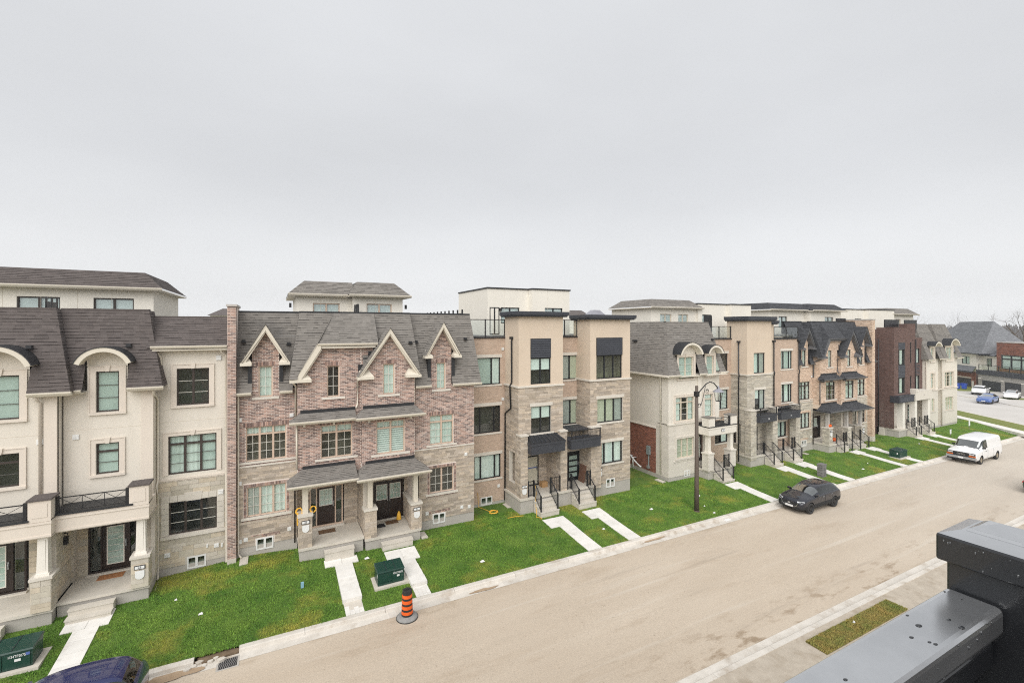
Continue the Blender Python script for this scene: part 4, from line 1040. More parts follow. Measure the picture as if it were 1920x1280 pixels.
        b.box(xa - .02, xb + .02, yb - .03, yb, 4.36, 4.44); b.box(xa - .01, xb + .01, yb - .02, yb, 3.88, 3.95)
        b.build("balcony_beam", 'stucco_trim', root, fix=False)
        B1("balcony_deck", 'black_flashing', root, xa - .02 if bi == 0 else xa, xb - .5 if bi == 0 else xb - .6, yb - .05, yd - .6, 4.50, 4.57)
        xr0, xr1 = (xa + .08, xb - .66) if bi == 0 else (xa, xb - .68)
        xrail(root, xr0, xr1, yb + .06, 4.62, 5.16, 3)
        pd = MB(); px0, px1 = xb - .63, xb
        pd.box(px0, px1, yb - .02, yb + .62, 4.46, 5.24); pd.box(px0 + .1, px1 - .1, yb - .035, yb - .02, 4.62, 5.12)
        q = pd.build("balcony_pedestal", 'stucco_trim', root, fix=False)
        c = MB(); c.box(px0 - .04, px1 + .04, yb - .07, yb + .68, 5.24, 5.30); c.build("pedestal_cap", 'shingle_brown', q, fix=False)
        p0, p1 = xb - .58, xb - .02
        pier(root, p0, p1, yb + .06, yb + .62, floor, 2.28, seed=21 + bi, parts=60)
        column(root, (p0 + p1) / 2, yb + .34, 2.38, 3.9, .30)
        steps(root, (-7.0 if bi == 0 else -10.1), (-5.66 if bi == 0 else -8.7), yb + .12, floor, .45, 2, .30)
    for k, (x, yq) in enumerate(((-7.50, 23.6), (-4.60, 0))):
        if k: continue
        b = MB(); b.box(-7.85, -7.5, 23.75, 25.6, 1.1, 3.86); lw = b.build("party_wall", 'mortar', root, fix=False)
        masonry(lw, 'limestone', RIGHT(-7.5), 23.75, 25.58, 1.1, 3.86, hs=[.2, .24, .3], ls=[.3, .45, .55], bond='random', as_parts=90, name="stone", seed=27, proud=.014, jitter=.004)
    b = MB(); b.box(-4.72, -4.58, 24.5, 25.6, 1.1, 3.86); lw = b.build("wing_wall", 'mortar', root, fix=False)
    masonry(lw, 'limestone', RIGHT(-4.58), 24.5, 25.2, 1.1, 3.86, hs=[.2, .24, .3], ls=[.3, .45], bond='random', as_parts=40, name="stone", seed=28)
    plaque(root, -4.88, 1.93, 23.44, "25")
    b = MB(); b.box(-7.49, -7.36, 24.35, 24.5, 3.0, 3.3); b.tube([(-7.4, 24.42, 3.3), (-7.36, 24.42, 3.42), (-7.48, 24.42, 3.45)], .02, 6); b.build("wall_lamp", 'black_metal', root)
    for x0, x1, mat_ in ((-6.62, -5.75, 'doormat_orange'),):
        m = tag(B1("doormat", mat_, None, x0, x1, 24.85, 25.3, 1.105, 1.12), "orange-brown doormat before the glazed door of the cream townhouse", "doormat")
    B1("wall", 'stucco_side', root, -10.9, -2.0, 26.4, 36, .1, 11.0); B1("flat_roof", 'roof_membrane', root, -10.95, -1.95, 25.7, 36, 11.0, 11.2)
    # rooftop room
    penthouse(root, -13.2, -5.35, 28.3, 11.2, 13.45, 14.35, [(-10.25, -8.80, 11.9, 13.03, 2, 'blind_lavender'), (-7.63, -6.12, 11.9, 13.03, 2, 'blind_lavender')], sh='brown', frame='brown_frame', depth=6.5)
    sc = MB()
    for k in range(3): sc.box(-8.75, -8.70, 26.6 + k * .55, 26.68 + k * .55, 11.2, 12.95)
    s_ = sc.build("privacy_screen", 'black_metal', root, fix=False)
    c = MB(); c.box(-8.74, -8.71, 26.6, 27.8, 11.4, 12.75); c.build("screen_panel", 'charcoal_siding', s_, fix=False)
    return root
HA = house_A()
def skirt_roof(root, x0, x1, yw, zw, ye, ze, sh, gut, hip=0.55, flash='black_flashing', left=True, right=True, seed=50):
    """lean-to shingle roof with hipped ends, gutter, soffit and dark flashing against the wall"""
    hl = hip if left else 0; hr = hip if right else 0
    shingles(root, SH[sh], (x0, ye, ze), (x1, ye, ze), (x0 + hl, yw, zw), (x1 - hr, yw, zw), seed=seed, band=.45)
    if left: shingles(root, SH[sh], (x0, yw, ze), (x0, ye, ze), (x0 + hl, yw, zw), (x0 + hl, yw, zw), seed=seed + 1)
    if right: shingles(root, SH[sh], (x1, ye, ze), (x1, yw, ze), (x1 - hr, yw, zw), (x1 - hr, yw, zw), seed=seed + 2)
    gutter(root, x0 - .02, x1 + .02, ye, ze + .03, gut, .11, .11)
    B1("soffit", gut, root, x0 + .03, x1 - .03, ye + .01, yw, ze - .12, ze - .06)
    B1("roof_flashing", flash, root, x0 + hl - .02, x1 - hr + .02, yw - .06, yw - .004, zw - .04, zw + .13)
def gable_front(root, xc, z_apex, hw, z_base, y0, y1, board, gut, ret=0.42, soff_d=0.4):
    """raking trim boards, eave returns and shingle skin of a gable; y0 front of boards, y1 wall plane"""
    sl_ = (z_apex - z_base) / hw; t = 0.24
    for s in (-1, 1):
        b = MB()
        p = [(xc, z_apex), (xc, z_apex - t * 1.15), (xc + s * (hw - .02), z_base - t * .1), (xc + s * hw, z_base + .02)]
        if s > 0: p = p[::-1]
        b.prism_y(p, y0, y0 + .06)
        q = [(xc, z_apex - t * 1.15 + .02), (xc, z_apex - t * 1.15 - .09), (xc + s * (hw - .15), z_base - .02), (xc + s * (hw - .08), z_base + .04)]
        if s > 0: q = q[::-1]
        b.prism_y(q, y0 + .06, y1 - .003)
        b.build("rake_board", board, root)
        c = MB()
        xa, xb = sorted((xc + s * (hw + .03), xc + s * (hw - ret)))
        c.box(xa, xb, y0 - .03, y1 - .004, z_base - .12, z_base + .02)
        xi = xc + s * (hw - ret); xo = xc + s * (hw - .12)
        pts = [(xi, y0 + .02, z_base + .02), (xo, y0 + .02, z_base + .02), (xo, y1 - .005, z_base + .32), (xi + s * .22, y1 - .005, z_base + .34), (xi, y1 - .006, z_base + .02)]
        c.poly([pts[0], pts[1], pts[2], pts[3]]); c.poly([pts[0], pts[3], pts[4]]); c.poly([pts[1], pts[2], (xo, y1 - .005, z_base + .02)])
        c.build("eave_return", board, root)
def gable_skin(root, sh, xc, z_apex, hw, z_base, y0, yb_apex, yb_base, seed):
    for s in (-1, 1):
        a, e = ((xc + s * hw, y0, z_base + .03), (xc + s * hw, yb_base, z_base + .03))
        t0, t1 = (xc, y0, z_apex + .03), (xc, yb_apex, z_apex + .03)
        if s > 0: shingles(root, SH[sh], a, e, t0, t1, seed=seed)
        else: shingles(root, SH[sh], e, a, t1, t0, seed=seed + 1)
def gable_wall(root, mat, xl, xr, zb, xc, za, Y, hole=None, d=.25, name="gable_wall"):
    b = MB(); k = (xc - xl) / (za - zb); k2 = (xr - xc) / (za - zb)
    L_ = lambda z: xl + (z - zb) * k
    R_ = lambda z: xr - (z - zb) * k2
    if hole:
        hx0, hx1, hz = hole
        b.prism_y([(xl, zb), (hx0, zb), (hx0, hz), (L_(hz), hz)], Y, Y + d); b.prism_y([(hx1, zb), (xr, zb), (R_(hz), hz), (hx1, hz)], Y, Y + d)
        b.prism_y([(L_(hz), hz), (R_(hz), hz), (xc, za)], Y, Y + d)
    else: b.prism_y([(xl, zb), (xr, zb), (xc, za)], Y, Y + d)
    return b.build(name, mat, root), L_, R_
def soldier(w, x0, x1, z, Y, mat, h=.21, sides=None, seed=3):
    masonry(w, mat, FRONT(Y), x0, x1, z, z + h, hs=[h], ls=[.075], bond='soldier', name="brick", seed=seed, proud=.018, gap=.012)
    if sides:
        for x in (x0, x1 - .12): masonry(w, mat, FRONT(Y), x, x + .12, sides, z, hs=[.075], ls=[.3], bond='soldier', name="brick", seed=seed + 1, proud=.018, gap=.012)

def house_B(dx, dz, label, P, far=False):
    X = lambda v: v + dx
    Zs = lambda v: v + dz
    root = thing(P['name'], label, "townhouse", (X(4.3), 25.0, Zs(.5)))
    BR, MO, ST, SHG, GUT, FR, BARS = P['brick'], P['mortar'], P['stone'], P['sh'], P['gut'], P['frame'], P['bars']
    F = P['fills']
    def hole(a, e, q0, q1): return (X(a), X(e), Zs(q0), Zs(q1))
    bond = dict(hs=.072, ls=.225, gap=.017, proud=.008)
    stone = dict(hs=[.09, .12, .15], ls=[.22, .32, .45, .6], bond='random', gap=.012, proud=.016, jitter=.007, name="stone")
    # ---------------- left and right flush bays with gabled dormers
    for bi, (xa, xb, Y, h3, h2, h1, hb, xc, dw, zap, hwo, zbr, zg, zsb, zf, yr) in enumerate((
            (-1.62, .97, 25.2, (-.72, -.11, 8.28, 9.77), (-1.25, .49, 5.22, 6.87), (-1.21, .48, 2.58, 4.0), (-.82, -.08, .94, 1.50), -.41, .58, 11.76, 1.02, 9.95, 8.52, 5.05, 1.19, 24.7),
            (6.65, 10.26, 24.7, (8.0, 8.54, 8.17, 9.66), (7.61, 9.0, 5.09, 6.73), (7.61, 9.02, 2.4, 3.8), (7.78, 8.51, .69, 1.25), 8.26, .61, 11.91, 1.02, 10.06, 8.43, 4.94, .95, 24.2))):
        w = wall(root, MO, X(xa), X(xb), Zs(zf), Zs(zg + .1), Y, [hole(h3[0], h3[1], h3[2], zg + .1), hole(*h2), hole(*h1), hole(hb[0], hb[1], zf, hb[3])] if hb[3] > zf else [hole(h3[0], h3[1], h3[2], zg + .1), hole(*h2), hole(*h1)], depth=1.2)
        masonry(w, BR, FRONT(Y), X(xa), X(xb), Zs(zsb), Zs(zg + .08), holes=[hole(h3[0] - .0, h3[1], h3[2] - .1, zg + 1), hole(*h2)], seed=60 + bi, **bond)
        masonry(w, ST, FRONT(Y), X(xa), X(xb), Zs(zf), Zs(zsb - .07), holes=[hole(h1[0] - .14, h1[1] + .14, h1[2] - .12, h1[3] + .2), hole(hb[0] - .05, hb[1] + .05, hb[2], hb[3] + .02)], seed=62 + bi, as_parts=0 if far else 150, **stone)
        B1("string_course", 'limestone_pale', root, X(xa), X(xb), Y - .05, Y + .02, Zs(zsb - .07), Zs(zsb))
        B1("foundation", 'foundation', root, X(xa), X(xb), Y + .012, Y + 1, 0.0, Zs(zf))
        # dormer
        dwl, L_, R_ = None, None, None
        dwall = wall(root, MO, X(xc - dw), X(xc + dw), Zs(zg + .1), Zs(zbr), Y, [hole(h3[0], h3[1], zg + .1, min(h3[3], zbr))], depth=.9, name="dormer_wall")
        sk = hwo / (zap - zbr); zk = zap - .26 - dw / sk
        gp = MB(); gp.prism_y([(X(xc - dw), Zs(zbr)), (X(xc + dw), Zs(zbr)), (X(xc + dw), Zs(zk)), (X(xc), Zs(zap - .26)), (X(xc - dw), Zs(zk))], Y, Y + .25); gp.build("gable_wall", MO, root)
        masonry(dwall, BR, FRONT(Y), X(xc - dw), X(xc + dw), Zs(zg + .1), Zs(zap - .3), holes=[hole(h3[0], h3[1], 0, h3[3])], lo=lambda z: X(xc) - min(dw, max(.02, (Zs(zap - .26) - z) * sk)), hi=lambda z: X(xc) + min(dw, max(.02, (Zs(zap - .26) - z) * sk)), seed=64 + bi, **bond)
        gable_front(root, X(xc), Zs(zap), hwo, Zs(zbr), yr, Y, GUT, GUT, ret=hwo - dw)
        ye, ym = Y - .25, Y + 1.15
        zt = 12.40
        yz = lambda z: lerp(ye, ym, (z - zg) / (zt - zg))
        gable_skin(root, SHG, X(xc), Zs(zap), hwo, Zs(zbr), yr - .04, yz(zap) + .05, yz(zbr) + .05, 70 + bi)
        # mansard either side
        if bi == 0: lx0, lx1, tx0, tx1 = xa, .75, xa, 1.12
        else: lx0, lx1, tx0, tx1 = 6.75, 10.62, 6.75, 10.45
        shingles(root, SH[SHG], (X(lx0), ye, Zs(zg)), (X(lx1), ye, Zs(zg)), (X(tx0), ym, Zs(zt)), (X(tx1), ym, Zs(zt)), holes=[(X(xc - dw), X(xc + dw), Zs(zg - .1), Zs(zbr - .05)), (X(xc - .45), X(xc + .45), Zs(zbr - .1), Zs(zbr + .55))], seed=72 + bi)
        for s in (-1, 1):                         # dark flashing up both cheeks
            B1("cheek_flashing", 'black_flashing', root, X(xc + s * dw), X(xc + s * (dw + .17)), Y - .10, Y + .5, Zs(zg + .02), Zs(zbr - .1))
        gutter(root, X(lx0), X(xc - dw - .02), ye, Zs(zg + .03), GUT); gutter(root, X(xc + dw + .02), X(lx1), ye, Zs(zg + .03), GUT)
        B1("soffit", GUT, root, X(lx0) + .01, X(xc - dw), ye, Y, Zs(zg - .1), Zs(zg - .06)); B1("soffit", GUT, root, X(xc + dw), X(lx1) - .01, ye, Y, Zs(zg - .1), Zs(zg - .06))
        coping(root, X(tx0), X(tx1), ym, Zs(zt))
        w3 = window(root, *hole(*h3), Y, FR, cols=1, grid=(2, 3), bars=BARS, fill=F[0])
        sill(w3, X(h3[0] - .28), X(h3[1] + .28), Zs(h3[2]), Y, 'limestone_pale', .11); soldier(w3, X(h3[0] - .1), X(h3[1] + .1), Zs(h3[3]), Y, BR)
        w2 = window(root, *hole(*h2), Y, FR, cols=3 if bi == 0 else 2, transom=Zs(h2[3] - .38), grid=(2, 3), bars=BARS, fill=F[1], fills=['dark', 'dark', 'dark'] if (bi == 0 and not far) else ['sheer', 'curtain'], lining='room_light' if bi == 0 else 'room', tgrid=(2, 1), tfill='sheer')
        sill(w2, X(xa if bi == 0 else h2[0] - .2), X(xb if bi == 0 else h2[1] + .2), Zs(h2[2]), Y, 'limestone_pale', .1); soldier(w2, X(h2[0] - .1), X(h2[1] + .1), Zs(h2[3]), Y, BR)
        w1 = window(root, *hole(*h1), Y, FR, cols=3 if bi == 0 else 2, grid=(2, 3), bars=BARS, fills=['blind_grey', 'sheer', 'sheer'] if bi == 0 else ['dark', 'dark'], fill=F[2])
        soldier(w1, X(h1[0] - .13), X(h1[1] + .13), Zs(h1[3]), Y, BR, .15, sides=Zs(h1[2])); sill(w1, X(h1[0] - .24), X(h1[1] + .24), Zs(h1[2]), Y, 'limestone_pale', .12, .07)
        masonry(w1, BR, FRONT(Y), X(h1[0] - .2), X(h1[1] + .2), Zs(h1[2] - .19), Zs(h1[2] - .12), hs=[.07], ls=[.085], bond='soldier', name="brick", proud=.02)
        basement_window(root, *hole(*hb), Y)
        masonry(w1, BR, FRONT(Y), X(hb[0] - .2), X(hb[1] + .3), Zs(hb[3] + .04), Zs(hb[3] + .2), hs=[.075], ls=[.085], bond='soldier', name="brick", proud=.02)
        for (vx, vz) in (((-1.5, 7.25), (.72, 7.3), (-1.5, 4.25), (.62, 1.7), (-1.25, 1.55), (-1.5, 1.5)) if bi == 0 else ((9.75, 4.35), (9.5, 1.35), (9.95, 1.3), (7.45, 1.35))): wall_vent(root, X(vx), Zs(vz), Y, .17, .18)
        roof_vent(root, X(lx0 + .25 if bi == 0 else 9.95), yz(10.9), Zs(10.9)); roof_vent(root, X(.6 if bi == 0 else 7.0), yz(10.8), Zs(10.75))
    # ---------------- projecting bay with clipped gable
    Y = 24.6; h3 = (2.30, 2.89, 8.15, 9.71); h2 = (2.0, 3.5, 5.10, 6.75)
    w = wall(root, MO, X(.97), X(3.94), Zs(4.3), Zs(9.12), Y, [hole(h3[0], h3[1], h3[2], 9.12), hole(*h2)], depth=1.2)
    up = wall(root, MO, X(1.9), X(4.85), Zs(9.12), Zs(10.66), Y, [hole(h3[0], h3[1], 9.12, h3[3])], depth=.6)
    b = MB(); b.prism_y([(X(.97), Zs(9.12)), (X(1.9), Zs(9.12)), (X(1.9), Zs(10.6))], Y, Y + .5); b.build("gable_wall", MO, root)
    masonry(w, BR, FRONT(Y), X(.97), X(3.93), Zs(4.3), Zs(10.62), holes=[hole(*h3), hole(*h2)], lo=lambda z: X(.97) + max(0, (z - Zs(9.12)) * .63), seed=80, **bond)
    masonry(up, BR, FRONT(Y), X(3.94), X(4.85), Zs(9.12), Zs(10.62), seed=81, **bond)
    masonry(w, BR, LEFT(X(.97)), Y, Y + .6, Zs(4.7), Zs(9.1), seed=82, **bond)
    # ---------------- projecting bay with full gable
    Y3 = 24.3; g3 = (4.99, 5.59, 8.14, 9.73); g2 = (4.65, 6.13, 5.05, 6.76)
    w3_ = wall(root, MO, X(3.93), X(6.65), Zs(4.2), Zs(9.1), Y3, [hole(g3[0], g3[1], g3[2], 9.1), hole(*g2)], depth=1.4)
    gw, L_, R_ = gable_wall(root, MO, X(3.93), X(6.65), Zs(9.1), X(5.28), Zs(11.30), Y3, (X(g3[0]), X(g3[1]), Zs(g3[3])))
    masonry(w3_, BR, FRONT(Y3), X(3.93), X(6.65), Zs(4.2), Zs(11.2), holes=[hole(*g3), hole(*g2)], lo=lambda z: max(X(3.93), X(5.28) - (Zs(11.30) - z) * .66), hi=lambda z: min(X(6.65), X(5.28) + (Zs(11.30) - z) * .66), seed=84, **bond)
    masonry(w3_, BR, LEFT(X(3.93)), Y3, Y3 + .3, Zs(4.7), Zs(9.1), seed=86, **bond)
    gable_front(root, X(5.28), Zs(11.58), 1.6, Zs(9.12), 23.9, Y3, GUT, GUT, ret=.78)
    ye, ym, zt = 24.15, 25.55, 12.40
    yz = lambda z: lerp(ye, ym, (z - 9.1) / (zt - 9.1))
    gable_skin(root, SHG, X(5.28), Zs(11.58), 1.6, Zs(9.12), 23.86, yz(11.6) + .1, yz(9.15) + .3, 88)
    # mansard of the projecting part, clipped-gable roof over the left wall
    rk = lambda z: .82 + (z - 9.05) / 1.735
    cut = [(X(rk(9.05 + .12 * k) + .05), X(4.0), Zs(9.05 + .12 * k), Zs(9.05 + .12 * (k + 1))) for k in range(15)]
    cut += [(X(5.28 - (11.3 - (9.1 + .15 * k)) * .6), X(5.28 + (11.3 - (9.1 + .15 * k)) * .6), Zs(9.05 + .15 * k), Zs(9.2 + .15 * k)) for k in range(11)]
    shingles(root, SH[SHG], (X(.60), ye, Zs(9.15)), (X(6.95), ye, Zs(9.15)), (X(1.10), ym, Zs(zt)), (X(6.72), ym, Zs(zt)), holes=cut, seed=90)
    shingles(root, SH[SHG], (X(1.84), 24.28, Zs(10.78)), (X(4.75), 24.28, Zs(10.78)), (X(2.72), ym - .02, Zs(zt - .02)), (X(4.75), ym - .02, Zs(zt - .02)), seed=92)
    shingles(root, SH[SHG], (X(.82), yz(9.1) + .03, Zs(9.1)), (X(.82), 24.18, Zs(9.1)), (X(1.84), yz(10.85), Zs(10.83)), (X(1.84), 24.18, Zs(10.83)), seed=93)
    shingles(root, SH[SHG], (X(1.84), yz(10.83), Zs(10.83)), (X(1.84), 24.2, Zs(10.83)), (X(2.72), ym - .01, Zs(zt - .02)), (X(2.73), ym - .03, Zs(zt - .02)), seed=95)
    shingles(root, SH[SHG], (X(.60), ym, Zs(9.15)), (X(.60), ye, Zs(9.15)), (X(1.10), ym + .8, Zs(zt)), (X(1.10), ym, Zs(zt)), seed=94)
    b = MB(); p = [(X(.80), Zs(9.05)), (X(1.06), Zs(9.05)), (X(1.99), Zs(10.58)), (X(1.99), Zs(10.82)), (X(1.82), Zs(10.82))]
    b.prism_y(p, 24.2, 24.27); b.prism_y([(X(.98), Zs(9.02)), (X(1.12), Zs(9.02)), (X(2.05), Zs(10.55)), (X(1.92), Zs(10.58))], 24.27, 24.597); b.build("rake_board", GUT, root)
    c = MB(); c.box(X(.6), X(1.56), 24.17, 24.596, Zs(8.98), Zs(9.13)); c.poly([(X(1.56), 24.2, Zs(9.13)), (X(1.1), 24.2, Zs(9.13)), (X(1.1), 24.59, Zs(9.45)), (X(1.3), 24.59, Zs(9.45))]); c.build("eave_return", GUT, root)
    gutter(root, X(1.84), X(4.70), 24.28, Zs(10.84), GUT); B1("soffit", GUT, root, X(1.9), X(4.6), 24.25, 24.59, Zs(10.60), Zs(10.68))
    coping(root, X(1.08), X(6.72), ym, Zs(zt)); roof_vent(root, X(6.55), yz(10.7), Zs(10.75))
    fl = MB()                                     # stepped dark flashing where the gable meets the clipped bay
    for k in range(4): fl.box(X(3.78 + k * .25), X(4.02 + k * .25), 24.5, 24.585, Zs(9.42 + k * .34), Zs(9.72 + k * .34))
    fl.build("step_flashing", 'black_flashing', root, fix=False)
    for (hh_, YY, nm, fl_, cols, gr, tr, fr2) in ((h3, Y, '3', F[3], 1, (2, 3), None, None), (g3, Y3, '3', F[0], 1, (2, 3), None, None), (h2, Y, '2', 'dark', 2, (2, 3), 6.37, ['dark', 'dark']), (g2, Y3, '2', 'zebra', 2, (2, 3), 6.38, ['zebra', 'zebra'])):
        wn_ = window(root, *hole(*hh_), YY, FR, cols=cols, grid=gr if fl_ != 'zebra' else None, bars=BARS, fill=fl_, fills=fr2, transom=Zs(tr) if tr else None, tgrid=(2, 1), tfill='sheer', lining='room_light' if fl_ == 'dark' and cols == 2 else 'room')
        sill(wn_, X(hh_[0] - .26), X(hh_[1] + .26), Zs(hh_[2]), YY, 'limestone_pale', .11); soldier(wn_, X(hh_[0] - .1), X(hh_[1] + .1), Zs(hh_[3]), YY, BR)
        masonry(wn_, BR, FRONT(YY), X(hh_[0] - .2), X(hh_[1] + .2), Zs(hh_[2] - .19), Zs(hh_[2] - .11), hs=[.075], ls=[.085], bond='soldier', name="brick", proud=.018)
    # skirt roofs over the second floor, and over the porches
    skirt_roof(root, X(.60), X(3.62), Y, Zs(7.45), 23.98, Zs(7.10), SHG, GUT, .5, right=False, seed=100)
    skirt_roof(root, X(3.55), X(7.05), Y3, Zs(7.50), 23.65, Zs(7.10), SHG, GUT, .45, seed=104)
    skirt_roof(root, X(.50), X(3.62), Y, Zs(4.72), 23.38, Zs(4.25), SHG, GUT, .7, right=False, seed=108)
    skirt_roof(root, X(3.52), X(7.22), Y3, Zs(4.66), 23.15, Zs(4.20), SHG, GUT, .6, seed=112)
    for x in (1.25, 2.6, 4.25, 6.4): B1("eave_bracket", GUT, root, X(x) - .05, X(x) + .05, (24.35 if x < 3.9 else 24.05), (24.6 if x < 3.9 else 24.3), Zs(6.80), Zs(7.0))
    # ---------------- porches
    for k, (xa, xb, Yw, fl_, yf) in enumerate(((.97, 3.95, 25.8, 1.2, 23.75), (3.98, 6.85, 25.8, 1.05, 23.7))):
        B1("porch_floor", 'concrete', root, X(xa), X(xb), yf, Yw + .05, Zs(fl_ - .12), Zs(fl_)); B1("foundation", 'foundation', root, X(xa) + .04, X(xb) - .04, yf + .06, Yw, 0.0, Zs(fl_ - .12))
        d = (1.93, 2.79, 1.36, 3.30) if k == 0 else (4.85, 6.33, 1.14, 3.08)
        sl_, sr_ = (.30, .34) if k == 0 else (0, 0)
        wl = wall(root, 'mortar', X(xa), X(xb), Zs(fl_), Zs(4.3), Yw, [hole(d[0] - sl_ - .07, d[1] + sr_ + .13, d[2], d[3] + .06)], depth=.4)
        masonry(wl, ST, FRONT(Yw), X(xa), X(xb), Zs(fl_), Zs(4.3), holes=[hole(d[0] - sl_ - .07, d[1] + sr_ + .13, fl_, d[3] + .06)], seed=116 + k, **stone)
        entry_door(root, X(d[0]), X(d[1]), Zs(d[2]), Zs(d[3]), Yw, sl_, sr_, 'half' if k == 0 else 'double', 'door_dark', FR if k == 0 else 'door_dark')
        B1("door_sill", 'limestone_pale', root, X(d[0] - sl_ - .1), X(d[1] + sr_ + .12), Yw - .16, Yw, Zs(fl_), Zs(d[2] - .07))
        B1("porch_ceiling", GUT, root, X(xa), X(xb), yf, Yw + .1, Zs(4.08), Zs(4.12))
        steps(root, X(2.1 if k == 0 else 4.78), X(3.42 if k == 0 else 6.3), yf, Zs(fl_), Zs(.68 if k == 0 else .5), 1, .36)
    if far:
        for (a_, e_) in ((2.1, 3.42), (4.78, 6.3)):
            for x_ in (a_ + .04, e_ - .04): stair_rail(root, (X(x_), 23.8, Zs(1.1)), (X(x_), 23.1, Zs(.55)), .92)
            stair_rail(root, (X(e_), 23.85, Zs(1.1)), (X(e_ + .5), 23.85, Zs(1.1)), .92)
    for (px0, px1, y0, zb, zc_) in ((.98, 1.56, 23.8, 1.2, 2.66), (3.98, 4.56, 23.75, 1.05, 2.42), (6.34, 6.88, 23.75, 1.05, 2.32)):
        pr = pier(root, X(px0), X(px1), y0, y0 + .56, Zs(zb), Zs(zc_), stone=ST, hs=(.1, .13, .16), ls=(.2, .3, .42), seed=int(px0 * 10) + 120, parts=0 if far else 25)
        B1("post", P.get('post', GUT), root, X((px0 + px1) / 2) - .12, X((px0 + px1) / 2) + .12, y0 + .16, y0 + .40, Zs(zc_ + .1), Zs(4.1))
        br_ = MB(); xm = X((px0 + px1) / 2) + .12; br_.prism_y([(xm, Zs(3.7)), (xm + .06, Zs(3.78)), (xm + .3, Zs(4.02)), (xm + .3, Zs(4.1)), (xm, Zs(4.1))], y0 + .22, y0 + .32); br_.build("post_bracket", GUT, root)
    b = MB(); b.box(X(3.99), X(4.36), 24.31, 25.8, Zs(1.05), Zs(4.1)); pw = b.build("party_wall", 'mortar', root, fix=False)
    masonry(pw, ST, LEFT(X(3.99)), 24.31, 25.78, Zs(1.2), Zs(4.1), seed=131, **{**stone, 'name': 'stone'})
    b = MB(); b.box(X(6.42), X(6.82), 24.31, 25.8, Zs(1.05), Zs(2.3)); lw = b.build("low_wall", 'mortar', root, fix=False)
    masonry(lw, ST, LEFT(X(6.42)), 24.31, 25.78, Zs(1.05), Zs(2.3), seed=132, **stone)
    B1("wall_cap", 'limestone_pale', root, X(6.37), X(6.87), 24.36, 25.75, Zs(2.3), Zs(2.4))
    # ---------------- firewall pillar in brick
    xp = (-1.96, -1.625) if not P.get('mirror') else (9.42, 9.90)
    yp = 24.78 if not P.get('mirror') else 24.25
    b = MB(); b.box(X(xp[0]), X(xp[1]), yp, 27.2, Zs(.95), 12.6 + dz); fw = b.build("firewall", P['mortar'], root, fix=False)
    masonry(fw, BR, FRONT(yp), X(xp[0]), X(xp[1]), Zs(.95), Zs(12.6), seed=140, **bond)
    if not P.get('mirror'): masonry(fw, BR, LEFT(X(xp[0])), yp, 25.2, Zs(.95), Zs(12.6), seed=141, **bond); masonry(fw, BR, RIGHT(X(xp[1])), yp, 25.2, Zs(.95), Zs(12.6), seed=142, **bond)
    else: masonry(fw, BR, LEFT(X(xp[0])), yp, 27.1, Zs(.95), Zs(12.6), seed=141, **bond)
    B1("firewall_cap", 'coping_pale', root, X(xp[0]) - .05, X(xp[1]) + .05, yp - .06, 27.25, Zs(12.6), Zs(12.7)); B1("foundation", 'concrete', root, X(xp[0]) - .01, X(xp[1]) + .01, yp - .02, 25.2, .2, Zs(.95))
    # ---------------- rainwater pipes
    downspout(root, [(X(-1.55), 25.0, Zs(8.5)), (X(-1.55), 25.1, Zs(8.3)), (X(-1.55), 25.12, Zs(.95)), (X(-1.42), 24.95, Zs(.85))], GUT); splash(root, X(-1.3), 24.8, lz(X(-1.3), 24.8) - .01)
    downspout(root, [(X(.72), 24.2, Zs(9.05)), (X(.8), 24.4, Zs(8.9)), (X(.90), 24.85, Zs(8.75)), (X(.90), 25.1, Zs(8.6)), (X(.90), 25.12, Zs(7.2))], GUT)
    downspout(root, [(X(.92), 24.55, Zs(6.98)), (X(.92), 24.55, Zs(4.75))], GUT)
    downspout(root, [(X(3.74), 24.0, Zs(9.0)), (X(3.74), 24.5, Zs(8.9)), (X(3.74), 24.52, Zs(7.7)), (X(3.66), 24.35, Zs(7.55))], GUT)
    downspout(root, [(X(6.72), 24.1, Zs(9.0)), (X(6.72), 24.62, Zs(8.9)), (X(6.72), 24.62, Zs(7.5))], GUT)
    downspout(root, [(X(.86), 23.5, Zs(4.2)), (X(.86), 25.1, Zs(3.9)), (X(.86), 25.12, Zs(1.0))], 'brown_frame', .035)
    downspout(root, [(X(6.92), 23.3, Zs(4.15)), (X(6.92), 24.55, Zs(3.9)), (X(6.92), 24.62, Zs(.8)), (X(7.0), 24.4, Zs(.7))], 'brown_frame', .04); splash(root, X(7.05), 24.15, lz(X(7.05), 24.1))
    plaque(root, X(1.28), Zs(2.42), 23.78, P['no'][0]); plaque(root, X(6.62), Zs(2.1), 23.73, P['no'][1])
    B1("wall", MO, root, X(-1.6), X(10.22), 26.5, 36, 0.0, Zs(11.0)); B1("flat_roof", 'roof_membrane', root, X(-1.6), X(10.4), 25.9, 36, Zs(11.0), Zs(11.2))
    return root
PB = dict(name="brick_townhouse", brick='brick_pink', mortar='mortar_pink', stone='ledgestone', sh='grey', gut='cream_metal', frame='tan_frame', bars='muntin_pale', fills=['sheer', 'dark', 'sheer', 'dark'], no=("23", "21"))
HB = house_B(0.0, 0.0, "pink-brown brick townhouse pair with pointed gables and grey shingle mansard, left of centre", PB)
penthouse(HB, 1.05, 6.85, 28.4, 11.2, 13.42, 14.3, [(1.90, 3.34, 11.9, 13.02, 2, 'blind_lavender'), (4.74, 6.20, 11.9, 13.02, 2, 'blind_lavender')], sh='grey', x_step=4.0, y_step=.7)
